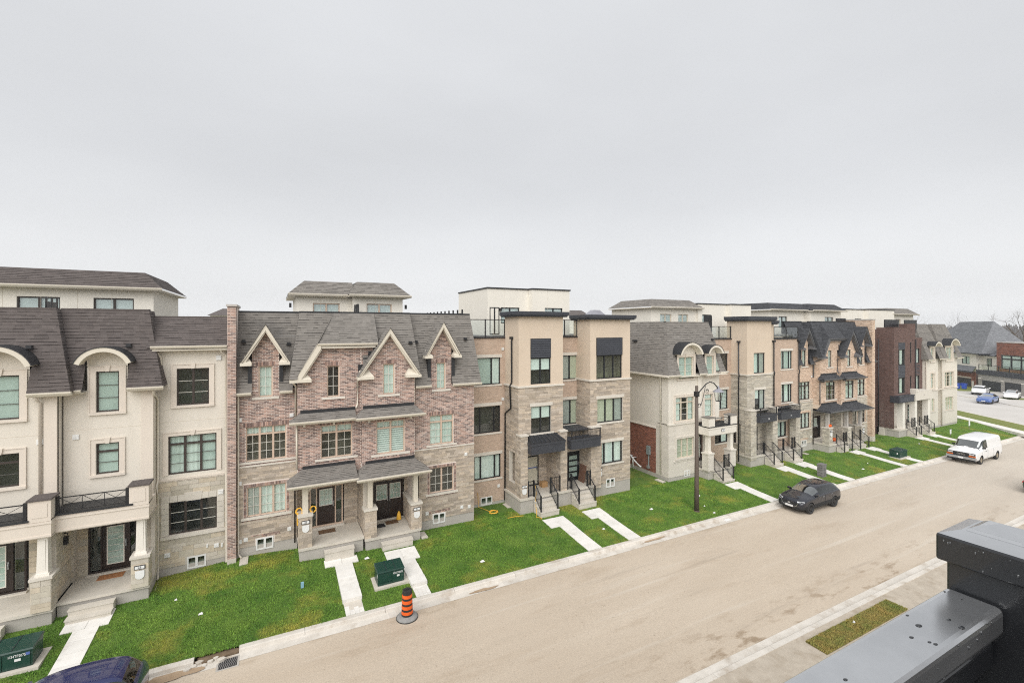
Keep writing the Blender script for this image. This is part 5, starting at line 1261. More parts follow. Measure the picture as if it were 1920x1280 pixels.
def roof_fence(root, x, y0, y1, z, n, x1=None):
    b = MB(); x1 = x if x1 is None else x1
    for k in range(n + 1): b.box(lerp(x, x1, k / n) - .04, lerp(x, x1, k / n) + .04, lerp(y0, y1, k / n) - .04, lerp(y0, y1, k / n) + .04, z, z + 1.72)
    f = b.build("privacy_screen", 'black_metal', root, fix=False)
    c = MB(); c.hexa([(x - .015, y0, z + .2), (x1 - .015, y1, z + .2), (x1 + .015, y1, z + .2), (x + .015, y0, z + .2), (x - .015, y0, z + 1.5), (x1 - .015, y1, z + 1.5), (x1 + .015, y1, z + 1.5), (x + .015, y0, z + 1.5)]); c.build("screen_panel", 'charcoal_siding', f)
roof_fence(HB, 4.05, 26.3, 28.0, 11.2, 3)
roof_fence(HB, 10.15, 26.3, 33.5, 11.0, 9)
for (x, y) in ((.75, 28.6), (7.1, 28.0)):
    b = MB(); b.box(x - .06, x + .06, y - .1, y, 12.75, 13.0); b.build("wall_lamp", 'black_metal', HB, fix=False)
def louvre(root, x0, x1, z0, z1, Y, n=8):
    b = MB(); b.box(x0, x1, Y - .02, Y + .05, z0, z1); p = b.build("louvre_panel", 'black_frame', root, fix=False)
    h = (z1 - z0 - .06) / n
    for k in range(n):
        c = MB(); za = z0 + .03 + k * h
        c.faces([(x0 + .03, Y - .05, za), (x1 - .03, Y - .05, za), (x1 - .03, Y - .021, za + h - .01), (x0 + .03, Y - .021, za + h - .01), (x0 + .03, Y - .02, za), (x1 - .03, Y - .02, za)], [(0, 1, 2, 3), (0, 4, 5, 1)])
        c.build("slat", 'charcoal_siding', p, fix=False)
    return p
def lintel(w, x0, x1, z, Y, h=.2, mat='limestone_pale'):
    b = MB(); b.box(x0 - .1, x1 + .1, Y - .03, Y + .02, z, z + h); b.build("lintel", mat, w, fix=False)
def glass_rail(root, x0, x1, Y, z0, z1, n=2):
    b = MB(); b.box(x0, x1, Y - .025, Y + .025, z1 - .05, z1); b.box(x0, x1, Y - .02, Y + .02, z0, z0 + .04)
    for k in range(n + 1): x = lerp(x0, x1, k / n); b.box(x - .03, x + .03, Y - .032, Y + .032, z0 - .05, z1 + .01)
    r = b.build("glass_balustrade", 'black_metal', root, fix=False)
    for k in range(n):
        a, e = lerp(x0, x1, k / n) + .05, lerp(x0, x1, (k + 1) / n) - .05
        c = MB(); c.box(a, e, Y - .004, Y + .004, z0 + .06, z1 - .07); c.build("glass_panel", 'glass_rail', r, fix=False)
PICK = {}
def picket_mesh(h):
    k = round(h, 2)
    if k not in PICK:
        b = MB(); b.box(-.008, .008, -.008, .008, 0, k); me = bpy.data.meshes.new("picket"); me.from_pydata(b.v, [], b.f); me.materials.append(MATS['black_metal']); PICK[k] = me
    return PICK[k]
def stair_rail(root, a, e, h=0.95, n=None, post=0.07, pick=True):
    """metal railing between foot points a and e with a picket every 12 cm"""
    a, e = Vector(a), Vector(e); b = MB()
    for p in (a, e): b.box(p.x - post / 2, p.x + post / 2, p.y - post / 2, p.y + post / 2, p.z - .02, p.z + h + .06)
    up = Vector((0, 0, 1))
    b.bar(a + up * h, e + up * h, .045, .035); b.bar(a + up * .10, e + up * .10, .03, .03)
    r = b.build("stair_railing", 'black_metal', root)
    n = n or max(2, int((e - a).length / .13))
    if pick:
        me = picket_mesh(h - .12)
        for k in range(1, n):
            p = a.lerp(e, k / n); o = bpy.data.objects.new("picket", me); COL.objects.link(o); o.parent = r
            o.location = p + up * .11 - ORG[r.name]
    return r
def canopy(root, x0, x1, y0, y1, z0, z1, seams=True, rail=False, mat='charcoal_siding', no=None):
    b = MB(); b.box(x0, x1, y0, y1, z0, z1 - .02); b.box(x0 - .03, x1 + .03, y0 - .03, y1, z1 - .12, z1); c = b.build("porch_canopy", mat, root, fix=False)
    if seams:
        s = MB(); s.hexa([(x0 - .02, y0 - .03, z1), (x1 + .02, y0 - .03, z1), (x1 + .02, y1, z1), (x0 - .02, y1, z1), (x0 - .02, y0 - .03, z1 + .03), (x1 + .02, y0 - .03, z1 + .03), (x1 - .2, y1, z1 + .34), (x0 + .2, y1, z1 + .34)]); s.build("canopy_roof", 'black_flashing', c)
        for k in range(8):
            t = (k + .5) / 8; g_ = MB(); g_.bar((lerp(x0, x1, t), y0 - .02, z1 + .045), (lerp(x0 + .2, x1 - .2, t), y1, z1 + .355), .03, .05); g_.build("standing_seam", 'charcoal_siding', c)
    if rail:
        r = MB(); r.box(x0, x1, y0, y0 + .04, z1 + .50, z1 + .545); r.box(x0, x1, y0, y0 + .03, z1 + .04, z1 + .07); r.box(x0, x0 + .05, y0 - .005, y0 + .045, z1, z1 + .56); r.box(x1 - .05, x1, y0 - .005, y0 + .045, z1, z1 + .56)
        r.box(x0 + .01, x0 + .04, y0 + .045, y1, z1 + .5, z1 + .54)
        rr = r.build("balcony_rail", 'black_metal', root, fix=False); n = int((x1 - x0) / .1); me = picket_mesh(.46)
        for k in range(1, n):
            o = bpy.data.objects.new("picket", me); COL.objects.link(o); o.parent = rr; o.location = Vector((lerp(x0, x1, k / n), y0 + .02, z1 + .05)) - ORG[rr.name]
    if no: text(no, .2, 'plaque_white', c, ((x0 + x1) / 2, y0 - .012, (z0 + z1) / 2 - .05), name="house_number")
    return c
STC = dict(hs=[.09, .1, .13], ls=[.3, .45, .6, .75], bond='random', gap=.010, proud=.012, jitter=.006, name="stone")
BTC = dict(hs=.072, ls=.225, gap=.009, proud=.006)
def recess_bay(root, xa, xb, Y, z0, z1, holes, specs, brick='brick_tan', foundz=.6, rail=True, bw=None, zr=1.1, n=2, mortar=None):
    w = wall(root, mortar or 'brick_tan_mortar', xa, xb, foundz, z1, Y, holes + ([(bw[0], bw[1], foundz, bw[3])] if bw and bw[3] > foundz else []), depth=1.0)
    masonry(w, brick, FRONT(Y), xa, xb, foundz, z1, holes=[(h[0] - .1, h[1] + .1, h[2] - .1, h[3] + .2) if False else h for h in holes] + ([bw] if bw else []), seed=int(xa * 7), **BTC)
    for h, s in zip(holes, specs):
        wn = window(root, *h, Y, 'black_frame', cols=s[0], fills=s[1], lining=s[2] if len(s) > 2 else 'room'); lintel(wn, h[0], h[1], h[3], Y); sill(wn, h[0] - .1, h[1] + .1, h[2], Y, 'limestone_pale', .1)
    B1("foundation", 'foundation', root, xa, xb, Y + .012, Y + 1, -.3, foundz)
    if bw: basement_window(root, *bw, Y)
    B1("terrace_edge", 'black_metal', root, xa, xb + .12, Y - .10, Y + .1, z1, z1 + .07)
    if rail: glass_rail(root, xa + .1, xb - .05, Y, z1 + .09, z1 + .09 + zr, n)
M('brick_tan_mortar', (0.57, 0.435, 0.335), (0.53, 0.40, 0.30), 5, 0.95)
def tower(root, xa, xb, Y, yb, z_st, z_trim, z_top, holes, stone, left_z0=None, stucco='stucco_tan', found=None, top=.3):
    """stone lower shaft, rendered upper shaft, dark flat cornice"""
    up = wall(root, stucco, xa, xb, z_trim, z_top, Y, [h for h in holes if h[2] >= z_trim - .05], depth=yb - Y)
    for x in (lerp(xa, xb, .33), lerp(xa, xb, .67)):
        j = MB(); j.box(x - .005, x + .005, Y - .004, Y + .01, holes[0][3] + .02, z_top); j.build("control_joint", 'stucco_side', up, fix=False, kind="stuff")
    j = MB(); j.box(xa - .004, xb, Y - .004, Y + .01, z_top - 1.42, z_top - 1.408); j.box(xa - .004, xa + .01, Y - .004, yb, z_top - 1.42, z_top - 1.408); j.build("control_joint", 'stucco_side', up, fix=False, kind="stuff")
    lo = wall(root, 'mortar', xa, xb, z_st, z_trim - .08, Y, [h for h in holes if h[2] < z_trim - .05], depth=yb - Y)
    masonry(lo, stone, FRONT(Y), xa, xb, z_st, z_trim - .08, holes=[h for h in holes if h[2] < z_trim - .05], seed=int(xa * 3), **STC)
    masonry(lo, stone, LEFT(xa), Y, yb, left_z0 if left_z0 is not None else z_st, z_trim - .08, seed=int(xa * 3) + 1, **STC)
    B1("trim_band", 'limestone_pale', root, xa - .10, xb + .06, Y - .09, yb, z_trim - .08, z_trim + .03)
    b = MB(); b.box(xa - .32, xb + .2, Y - .34, yb, z_top + .04, z_top + .10); b.box(xa - .25, xb + .15, Y - .27, yb - .01, z_top - .02, z_top + .04); b.box(xa - .36, xb + .24, Y - .38, yb + .02, z_top + .10, z_top + top); b.build("cornice", 'charcoal_siding', root, fix=False)
    if found is not None: B1("foundation", 'foundation', root, xa, xb, Y + .012, yb, -.3, found)

def house_C():
    root = thing("contemporary_townhouse", "beige contemporary townhouse pair with two flat-topped towers, black canopies and stair railings, at centre", "townhouse", (16.0, 25.0, .4))
    recess_bay(root, 10.28, 13.14, 26.4, .6, 10.95, [(10.98, 12.79, 8.02, 9.72), (10.98, 12.79, 4.98, 6.68), (10.99, 12.82, 2.09, 3.59)],
               [([0, .67, 1.0], ['blind_green', 'blind_white']), ([0, .23, .77, 1], ['dark', 'dark', 'dark']), ([0, .25, .78, 1], ['sheer', 'blind_white', 'sheer'])], bw=(11.41, 12.21, .47, .98), n=2)
    for z in (10.25, 7.05, 1.55): wall_vent(root, 12.95 - (.0 if z > 3 else .3), z, 26.39, .17, .18)
    tower(root, 13.1, 16.3, 24.5, 26.4, 5.0, 8.03, 12.3, [(13.93, 15.40, 8.12, 10.94), (13.97, 15.41, 5.1, 6.76)], 'ledgestone', 4.4)
    window(root, 13.93, 15.40, 8.12, 9.73, 24.5, 'black_frame', cols=2, fills=['half:blind_white', 'half:blind_white']); louvre(root, 13.92, 15.39, 9.74, 10.94, 24.5)
    w = window(root, 13.97, 15.41, 5.1, 6.76, 24.5, 'black_frame', cols=2, fills=['half:sheer', 'half:sheer']); lintel(w, 13.97, 15.41, 6.76, 24.5); sill(w, 13.85, 15.6, 5.1, 24.5, 'limestone_pale', .1)
    recess_bay(root, 16.3, 18.5, 26.0, 5.0, 10.95, [(17.2, 18.55, 8.08, 9.73), (17.3, 18.57, 5.03, 6.71)], [(2, ['blind_grey', 'blind_beige']), (2, ['blind_grey', 'blind_beige'])], foundz=5.0, n=2)
    tower(root, 18.45, 21.86, 24.5, 26.4, 1.16, 8.14, 12.16, [(18.95, 21.16, 8.18, 10.94), (19.03, 21.19, 5.26, 6.86), (19.4, 21.19, 2.47, 3.91), (19.75, 20.49, 1.1, 1.43)], 'ledgestone', 4.4, found=1.16)
    window(root, 18.95, 21.16, 8.19, 9.75, 24.5, 'black_frame', cols=3, fills=['dark', 'dark', 'dark'], lining='room_light'); louvre(root, 18.94, 21.17, 9.76, 10.94, 24.5)
    w = window(root, 19.03, 21.19, 5.26, 6.86, 24.5, 'black_frame', cols=3, fills=['blind_beige', 'blind_beige', 'blind_grey']); lintel(w, 19.03, 21.19, 6.86, 24.5); sill(w, 18.95, 21.3, 5.26, 24.5, 'limestone_pale', .1)
    w = window(root, 19.4, 21.19, 2.47, 3.91, 24.5, 'black_frame', cols=[0, .15, .58, 1.0], fills=['curtain', 'blind_white', 'sheer']); lintel(w, 19.4, 21.19, 3.91, 24.5); sill(w, 19.3, 21.3, 2.47, 24.5, 'limestone_pale', .1)
    basement_window(root, 19.75, 20.49, .86, 1.43, 24.5)
    # porch
    B1("porch_floor", 'concrete', root, 13.0, 18.45, 24.12, 26.3, 1.22, 1.35); B1("foundation", 'foundation', root, 13.05, 18.45, 24.18, 26.3, -.2, 1.22)
    B1("porch_ceiling", 'charcoal_siding', root, 13.1, 18.45, 24.52, 26.3, 4.94, 4.99)
    for (a, e, y0, y1, z0, z1, sd) in ((13.08, 13.56, 24.2, 24.7, 1.35, 5.05, 1), (15.93, 16.42, 24.2, 24.7, 1.35, 5.05, 2), (18.30, 19.1, 24.2, 24.5, 1.1, 5.05, 3)):
        pier(root, a, e, y0, y1, z0, z1, stone='ledgestone', hs=(.09, .11, .13), ls=(.2, .3, .42), parts=0, seed=150 + sd)
    for (y0, y1, z0, z1) in ((24.7, 26.4, .6, 2.0), (24.7, 26.4, 3.9, 5.0), (24.7, 25.0, 2.0, 3.9), (25.8, 26.4, 2.0, 3.9)):
        b = MB(); b.box(13.12, 13.36, y0, y1, z0, z1); p = b.build("wing_wall", 'mortar', root, fix=False); masonry(p, 'ledgestone', LEFT(13.12), y0, y1, z0, z1, seed=int(z0 * 9) + 3, **STC)
    wl = wall(root, 'mortar', 13.3, 16.0, 1.35, 4.95, 25.95, [(14.43, 15.35, 1.4, 3.28)], depth=.3); masonry(wl, 'ledgestone', FRONT(25.95), 13.3, 16.0, 1.35, 4.95, holes=[(14.43, 15.35, 1.35, 3.28)], seed=161, **STC)
    d = entry_door(root, 14.5, 15.28, 1.42, 3.2, 25.95, 0, 0, 'plain', 'blind_beige', 'black_frame'); B1("tape", 'tape_blue', d, 14.52, 15.26, 25.955, 25.968, 2.46, 2.52)
    wl = wall(root, 'mortar', 16.1, 18.45, 1.35, 4.95, 25.6, [(17.33, 18.37, 1.4, 3.28)], depth=.3); masonry(wl, 'ledgestone', FRONT(25.6), 16.1, 18.45, 1.35, 4.95, holes=[(17.33, 18.37, 1.35, 3.28)], seed=162, **STC)
    entry_door(root, 17.4, 18.3, 1.42, 3.2, 25.6, 0, 0, 'ladder', 'black_frame', 'black_frame')
    b = MB(); b.box(15.97, 16.3, 24.7, 25.95, 1.35, 4.95); p = b.build("party_wall", 'mortar', root, fix=False); masonry(p, 'ledgestone', LEFT(15.97), 24.7, 25.95, 1.35, 4.95, seed=163, **STC)
    b = MB(); b.box(18.36, 18.46, 24.5, 25.6, 1.35, 4.95); p = b.build("wing_wall", 'mortar', root, fix=False); masonry(p, 'ledgestone', LEFT(18.36), 24.5, 25.6, 1.35, 4.95, seed=164, **STC)
    canopy(root, 13.56, 15.95, 23.72, 24.5, 4.02, 4.66); canopy(root, 16.42, 18.7, 23.72, 24.5, 3.98, 4.62, seams=False, rail=True)
    for (a, e) in ((13.95, 15.22), (16.70, 18.02)):
        steps(root, a, e, 24.12, 1.35, .46, 3, .28)
        for x in (a + .05, e - .05): stair_rail(root, (x, 24.2, 1.35), (x, 23.36, .66), .92)
    stair_rail(root, (13.62, 24.24, 1.35), (14.0, 24.24, 1.35), .92); stair_rail(root, (15.24, 24.24, 1.35), (15.9, 24.24, 1.35), .92); stair_rail(root, (16.46, 24.24, 1.35), (16.74, 24.24, 1.35), .92); stair_rail(root, (18.04, 24.24, 1.35), (18.28, 24.24, 1.35), .92)
    downspout(root, [(13.05, 25.3, 10.95), (13.02, 25.3, 10.8), (13.03, 25.3, 8.25), (13.0, 25.35, 8.1), (12.98, 25.45, 7.95), (13.02, 25.4, 6.6), (13.05, 26.0, 6.3), (13.06, 26.25, 6.15), (13.06, 26.3, .6)], 'black_metal', .05)
    B1("rain_head", 'black_metal', root, 12.92, 13.10, 25.2, 25.4, 10.9, 11.05); splash(root, 13.0, 25.9, .36)
    plaque(root, 13.32, 2.05, 24.18, "19"); plaque(root, 19.24, 2.15, 24.49, "17")
    B1("wall", 'stucco_tan', root, 10.3, 21.84, 27.3, 36, 0, 11.0); B1("flat_roof", 'roof_membrane', root, 10.3, 21.84, 26.38, 36, 11.0, 11.1); B1("wall", 'stucco_tan', root, 21.6, 21.86, 26.38, 30, 0, 11.0)
    # flat-roofed rooftop room
    penthouse(root, 12.75, 19.0, 28.3, 11.1, 14.28, None, [(13.75, 15.2, 11.9, 13.0, 2), (16.9, 18.4, 11.9, 13.0, 2), (12.95, 13.5, 11.15, 12.98, 1)][:2], frame='black_frame', x_step=15.9, y_step=.6, depth=5.5)
    sl_ = MB(); sl_.box(12.60, 12.74, 30.0, 30.1, 11.1, 13.0)
    dr = window(root, 12.9, 13.62, 11.15, 13.0, 28.2, 'black_frame', cols=2, fill='blind_grey', name="terrace_door")
    b = MB(); b.box(13.62, 13.74, 28.1, 28.3, 12.75, 12.95); b.build("wall_lamp", 'black_metal', root, fix=False)
    b = MB(); b.hexa([(18.9, 25.2, 12.4), (20.4, 25.2, 12.4), (20.4, 25.9, 12.4), (18.9, 25.9, 12.4), (19.4, 25.35, 12.82), (19.9, 25.35, 12.82), (19.9, 25.75, 12.82), (19.4, 25.75, 12.82)]); b.build("roof_ventilator", 'lamp_grey', root)
    return root
HC = house_C()

def house_E():
    root = thing("contemporary_townhouse", "beige tower townhouse with black canopies next to the tan gabled house, behind the dark crossover", "townhouse", (37.0, 25.0, .2))
    recess_bay(root, 31.25, 34.28, 26.0, .4, 10.62, [(32.3, 33.88, 7.95, 9.44), (32.3, 33.9, 4.8, 6.42), (32.3, 33.9, 2.0, 3.4)], [(2, ['curtain', 'dark']), (2, ['zebra', 'zebra']), (2, ['dark', 'sheer'])], foundz=.4, n=2, zr=1.0)
    tower(root, 34.28, 37.42, 24.5, 26.4, 4.7, 7.74, 12.16, [(35.11, 36.56, 7.8, 9.5), (35.24, 36.59, 4.8, 6.44)], 'ledgestone_grey', 3.8, top=.36)
    window(root, 35.11, 36.56, 7.8, 9.5, 24.5, 'black_frame', cols=2, fills=['curtain', 'blind_grey']); w = window(root, 35.24, 36.59, 4.8, 6.44, 24.5, 'black_frame', cols=2, fills=['half:sheer', 'blind_grey']); lintel(w, 35.24, 36.59, 6.44, 24.5); sill(w, 35.1, 36.75, 4.8, 24.5)
    tower(root, 37.43, 38.42, 24.95, 26.4, 4.7, 7.74, 11.9, [(37.43, 37.44, 9.0, 9.3), (37.43, 37.44, 5, 5.3)], 'ledgestone_grey', 4.7, top=.3)
    recess_bay(root, 38.42, 42.05, 25.0, .4, 10.58, [(39.52, 41.15, 7.93, 9.54), (39.6, 41.12, 4.99, 6.6), (39.0, 40.35, 2.0, 3.32)], [([0, .28, .78, 1], ['blind_grey', 'blind_green', 'blind_white']), ([0, .28, .78, 1], ['sheer', 'curtain', 'sheer']), (2, ['curtain', 'curtain'])], foundz=.4, n=2, zr=1.0)
    for x, y in ((34.2, 25.2), (38.36, 24.85), (42.0, 24.88)):
        downspout(root, [(x - .05, y, 10.4), (x - .05, y, 7.9), (x - .1, y - .1, 7.7), (x - .04, y, 7.4), (x - .04, y, .5)], 'black_metal', .05); B1("rain_head", 'black_metal', root, x - .16, x + .08, y - .1, y + .1, 10.35, 10.5)
    B1("porch_floor", 'concrete', root, 34.2, 41.2, 24.12, 25.4, 1.0, 1.12); B1("foundation", 'foundation', root, 34.25, 41.2, 24.18, 25.4, -.4, 1.0); B1("porch_ceiling", 'charcoal_siding', root, 34.3, 41.2, 24.52, 26.3, 4.62, 4.69)
    for (a, e, sd) in ((34.26, 34.95, 1), (37.08, 37.72, 2), (40.3, 40.9, 3)): pier(root, a, e, 24.15, 24.7, .8, 4.8, stone='ledgestone_grey', hs=(.09, .11, .14), ls=(.2, .3, .42), parts=0, seed=170 + sd)
    for (y0, y1, z0, z1) in ((24.7, 26.4, .2, 1.9), (24.7, 26.4, 3.6, 4.7), (24.7, 25.1, 1.9, 3.6), (25.9, 26.4, 1.9, 3.6)):
        b = MB(); b.box(34.3, 34.5, y0, y1, z0, z1); p = b.build("wing_wall", 'mortar', root, fix=False); masonry(p, 'ledgestone_grey', LEFT(34.3), y0, y1, z0, z1, seed=int(z0 * 9) + 5, **STC)
    wl = wall(root, 'mortar', 34.5, 38.6, 1.12, 4.66, 25.4, [(35.9, 36.9, 1.2, 3.1)], depth=.3); masonry(wl, 'ledgestone_grey', FRONT(25.4), 34.5, 38.6, 1.12, 4.66, holes=[(35.9, 36.9, 1.12, 3.1)], seed=171, **STC)
    entry_door(root, 36.0, 36.8, 1.2, 3.0, 25.4, 0, 0, 'ladder', 'black_frame', 'black_frame')
    canopy(root, 34.95, 37.1, 23.8, 24.5, 3.86, 4.48, seams=False, rail=True, no="13"); canopy(root, 37.72, 40.35, 23.8, 24.95, 3.86, 4.48, seams=False, rail=True, no="11")
    for (a, e) in ((36.0, 37.15), (38.6, 39.85)):
        steps(root, a, e, 24.12, 1.12, .25, 3, .28)
        for x in (a + .05, e - .05): stair_rail(root, (x, 24.2, 1.12), (x, 23.36, .45), .92)
    for (a, e) in ((35.0, 36.0), (37.75, 38.6), (39.9, 40.3)): stair_rail(root, (a, 24.24, 1.12), (e, 24.24, 1.12), .92)
    B1("wall", 'stucco_tan', root, 31.3, 42.0, 26.9, 36, -.2, 10.6); B1("flat_roof", 'roof_membrane', root, 31.3, 42.0, 26.38, 36, 10.6, 10.7)
    penthouse(root, 32.9, 39.3, 28.2, 10.7, 13.68, None, [(33.4, 34.6, 11.6, 12.75, 2)], frame='black_frame', x_step=36.6, y_step=.5, depth=5.5)
    return root
HE = house_E()
def arched_pair(root, S, bays, Yref, sh, z3, z2, ze, zt, frame='pale_frame'):
    for (xa, xb, Y, w3, w2, w1, zb, hwo, arc_top, ccols) in bays:
        xc = (w3[0] + w3[1]) / 2; hw = hwo
        wall(root, S, xa, xb, 4.5, ze - .02, Y, [(w2[0], w2[1], z2[0], z2[1]), (w3[0], w3[1], z3[0], ze - .02)], depth=1.2)
        wall(root, S, xc - hw, xc + hw, ze - .02, z3[1] + .18, Y, [(w3[0], w3[1], ze - .02, z3[1])], depth=.9, name="dormer_wall")
        q = window(root, w3[0], w3[1], z3[0], z3[1], Y, frame, cols=ccols, grid=(1, 3), bars='muntin_pale', fill='blind_green'); surround(q, w3[0], w3[1], z3[0], z3[1], Y, t=.16)
        q = window(root, w2[0], w2[1], z2[0], z2[1], Y, frame, cols=ccols + 1 if ccols > 1 else 1, transom=z2[1] - .4, grid=(1, 3), bars='muntin_pale', fills=['sheer', 'dark', 'curtain']); surround(q, w2[0], w2[1], z2[0], z2[1], Y, t=.15)
        hood_arch(root, xc, hw + .22, z3[1] + .22, arc_top, Y - .6, Y + .9, .16, 'pale_metal', wall_mat=S, wall_hw=hw, y_wall=Y, wall_z0=z3[1] + .15)
        for x in (xc - hw, xc + hw - .04): B1('dormer_cheek', S, root, x, x + .04, Y, Y + .8, ze, z3[1] + .5)
def house_D():
    root = thing("cream_townhouse", "pale cream end townhouse with arched dormers and bare brick side wall, behind the street lamp", "townhouse", (28.2, 25, .25))
    S = 'stucco_white'
    arched_pair(root, S, [(25.5, 28.65, 24.5, (26.52, 28.05), (26.2, 28.15), None, 0, .98, 10.50, 2), (28.66, 31.25, 24.75, (29.75, 30.6), (29.55, 30.5), None, 0, .66, 10.25, 1)], 24.5, 'grey', (7.79, 9.42), (4.66, 6.44), 8.12, 12.0)
    # lower storey, smooth pale stone
    lw = wall(root, 'limestone_pale', 25.5, 28.65, .63, 4.45, 24.5, [(26.33, 28.1, 1.92, 3.38)], depth=1.2)
    masonry(lw, 'limestone_pale', FRONT(24.5), 25.5, 28.65, .63, 4.45, holes=[(26.2, 28.2, 1.78, 3.5)], hs=[.3], ls=[.6, .75, .9], bond='random', gap=.008, proud=.006, name="stone", seed=181)
    masonry(lw, 'limestone_pale', LEFT(25.5), 24.5, 25.75, .63, 4.45, hs=[.3], ls=[.6], bond='random', gap=.008, proud=.006, name="stone", seed=182)
    w = window(root, 26.33, 28.1, 1.92, 3.38, 24.5, 'pale_frame', cols=3, grid=(1, 3), bars='muntin_pale', fills=['blind_beige', 'blind_beige', 'blind_beige']); surround(w, 26.33, 28.1, 1.92, 3.38, 24.5, 'limestone_pale', .12, key=False); sill(w, 26.0, 28.4, 1.8, 24.5)
    B1("string_course", 'stucco_white', root, 25.42, 31.2, 24.42, 24.6, 4.45, 4.56); B1("foundation", 'foundation', root, 25.5, 31.2, 24.515, 36, -.3, .63)
    basement_window(root, 27.1, 27.7, .5, .95, 24.5)
    # side wall: render above, red brick below
    b = MB(); b.box(25.5, 31.2, 25.7, 36, 4.05, 8.0); b.box(26.6, 31.2, 26.4, 36, 8.0, 11.0); b.build("wall", 'stucco_white', root, fix=False)
    b = MB(); b.box(25.52, 31.2, 25.75, 36, .55, 4.05); sw = b.build("side_wall", 'mortar_red', root, fix=False)
    masonry(sw, 'brick_red', LEFT(25.52), 25.75, 33, .55, 4.03, hs=.072, ls=.225, gap=.008, proud=.006, seed=183)
    B1("ledge", 'limestone_pale', root, 25.42, 25.6, 25.75, 36, 4.03, 4.10); B1("pilaster", 'stucco_white', root, 25.44, 25.75, 24.45, 25.1, 4.56, 8.05); B1("pilaster", 'stucco_white', root, 28.45, 28.85, 24.42, 24.8, 4.56, 8.05)
    # mansard with a return down the side
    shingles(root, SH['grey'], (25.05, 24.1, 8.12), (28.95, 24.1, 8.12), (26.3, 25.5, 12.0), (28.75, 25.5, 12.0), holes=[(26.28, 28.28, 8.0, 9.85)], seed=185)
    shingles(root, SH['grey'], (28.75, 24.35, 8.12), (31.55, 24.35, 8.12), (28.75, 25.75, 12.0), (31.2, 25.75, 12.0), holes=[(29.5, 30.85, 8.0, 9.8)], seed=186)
    shingles(root, SH['grey'], (25.05, 36, 8.12), (25.05, 24.1, 8.12), (26.3, 35, 12.0), (26.3, 25.5, 12.0), seed=187)
    shingles(root, SH['grey'], (28.95, 24.1, 8.12), (28.95, 24.7, 8.12), (28.75, 25.5, 12.0), (28.75, 25.9, 12.0), seed=188)
    gutter(root, 25.0, 26.26, 24.1, 8.16, 'pale_metal'); gutter(root, 28.3, 29.0, 24.1, 8.16, 'pale_metal'); gutter(root, 30.9, 31.6, 24.35, 8.16, 'pale_metal')
    b = MB(); b.box(24.93, 25.06, 24.0, 36, 8.03, 8.16); b.build("gutter", 'pale_metal', root, fix=False); B1("soffit", 'pale_metal', root, 25.05, 31.4, 24.12, 24.6, 7.98, 8.03); B1("soffit", 'pale_metal', root, 25.06, 25.6, 24.6, 36, 7.98, 8.03)
    coping(root, 26.3, 28.8, 25.5, 12.0, 'shingle_grey'); coping(root, 28.7, 31.2, 25.75, 12.0, 'shingle_grey'); B1("coping", 'shingle_grey', root, 26.3, 26.5, 25.5, 35, 11.98, 12.06)
    roof_vent(root, 25.7, 28.2, 10.5); roof_vent(root, 31.0, 25.2, 10.6)
    downspout(root, [(25.2, 25.1, 8.0), (25.42, 25.2, 7.75), (25.42, 25.2, .8)], 'pale_metal', .05); splash(root, 25.1, 25.0, lz(25, 25))
    # porch on the right-hand bay
    B1("porch_floor", 'concrete', root, 28.5, 31.3, 23.5, 25.7, .88, 1.0); B1("foundation", 'foundation', root, 28.55, 31.3, 23.56, 25.7, -.4, .88)
    wl = wall(root, 'limestone_pale', 28.6, 31.3, 1.0, 3.6, 25.7, [(29.4, 30.5, 1.1, 3.1)], depth=.2); entry_door(root, 29.5, 30.3, 1.1, 3.0, 25.7, 0, 0, 'glazed', 'door_dark', 'door_dark')
    b = MB(); b.box(28.4, 31.5, 23.4, 23.7, 3.62, 4.20); b.box(28.4, 28.7, 23.7, 24.7, 3.62, 4.2); b.box(31.2, 31.5, 23.7, 24.7, 3.62, 4.2); b.box(28.38, 31.52, 23.37, 23.4, 4.08, 4.15); b.build("balcony_beam", S, root, fix=False)
    B1("porch_ceiling", S, root, 28.5, 31.4, 23.45, 25.8, 3.56, 3.62); B1("balcony_deck", 'black_flashing', root, 28.4, 31.5, 23.36, 24.74, 4.2, 4.26)
    for a in (28.4, 30.85):
        pd = MB(); pd.box(a, a + .65, 23.38, 24.0, 4.18, 4.9); pd.box(a + .1, a + .55, 23.365, 23.38, 4.32, 4.78); q = pd.build("balcony_pedestal", S, root, fix=False); c = MB(); c.box(a - .04, a + .69, 23.33, 24.05, 4.9, 4.96); c.build("pedestal_cap", 'shingle_grey', q, fix=False)
        pier(root, a + .02, a + .6, 23.45, 24.0, 1.0, 2.2, 'limestone_pale', 'limestone_pale', (.3,), (.3, .6), parts=0, seed=190); column(root, a + .31, 23.72, 2.3, 3.62, .28, S)
    xrail(root, 29.1, 30.82, 23.5, 4.3, 4.85, 2); plaque(root, 29.95, 3.9, 23.4, "15", shield=False, w=.34, h=.2)
    steps(root, 29.05, 30.3, 23.5, 1.0, .2, 3, .28)
    for x in (29.1, 30.25): stair_rail(root, (x, 23.55, 1.0), (x, 22.72, .35), .92)
    stair_rail(root, (30.3, 23.56, 1.0), (30.85, 23.56, 1.0), .92); stair_rail(root, (28.55, 24.0, 1.0), (28.55, 25.0, 1.0), .92)
    # meter and exhaust pipes on the side wall
    b = MB(); b.box(25.36, 25.5, 26.3, 26.62, 1.9, 2.55); b.tube([(25.45, 26.46, 1.9), (25.45, 26.46, .8)], .05, 8); b.lathe([(.11, 0), (.12, .04), (.07, .09)], (0, 0, 0), 12) if False else None; b.build("electric_meter", 'meter_grey', root)
    b = MB(); b.box(25.33, 25.5, 26.36, 26.56, .85, 1.05); b.build("junction_box", 'galv', root)
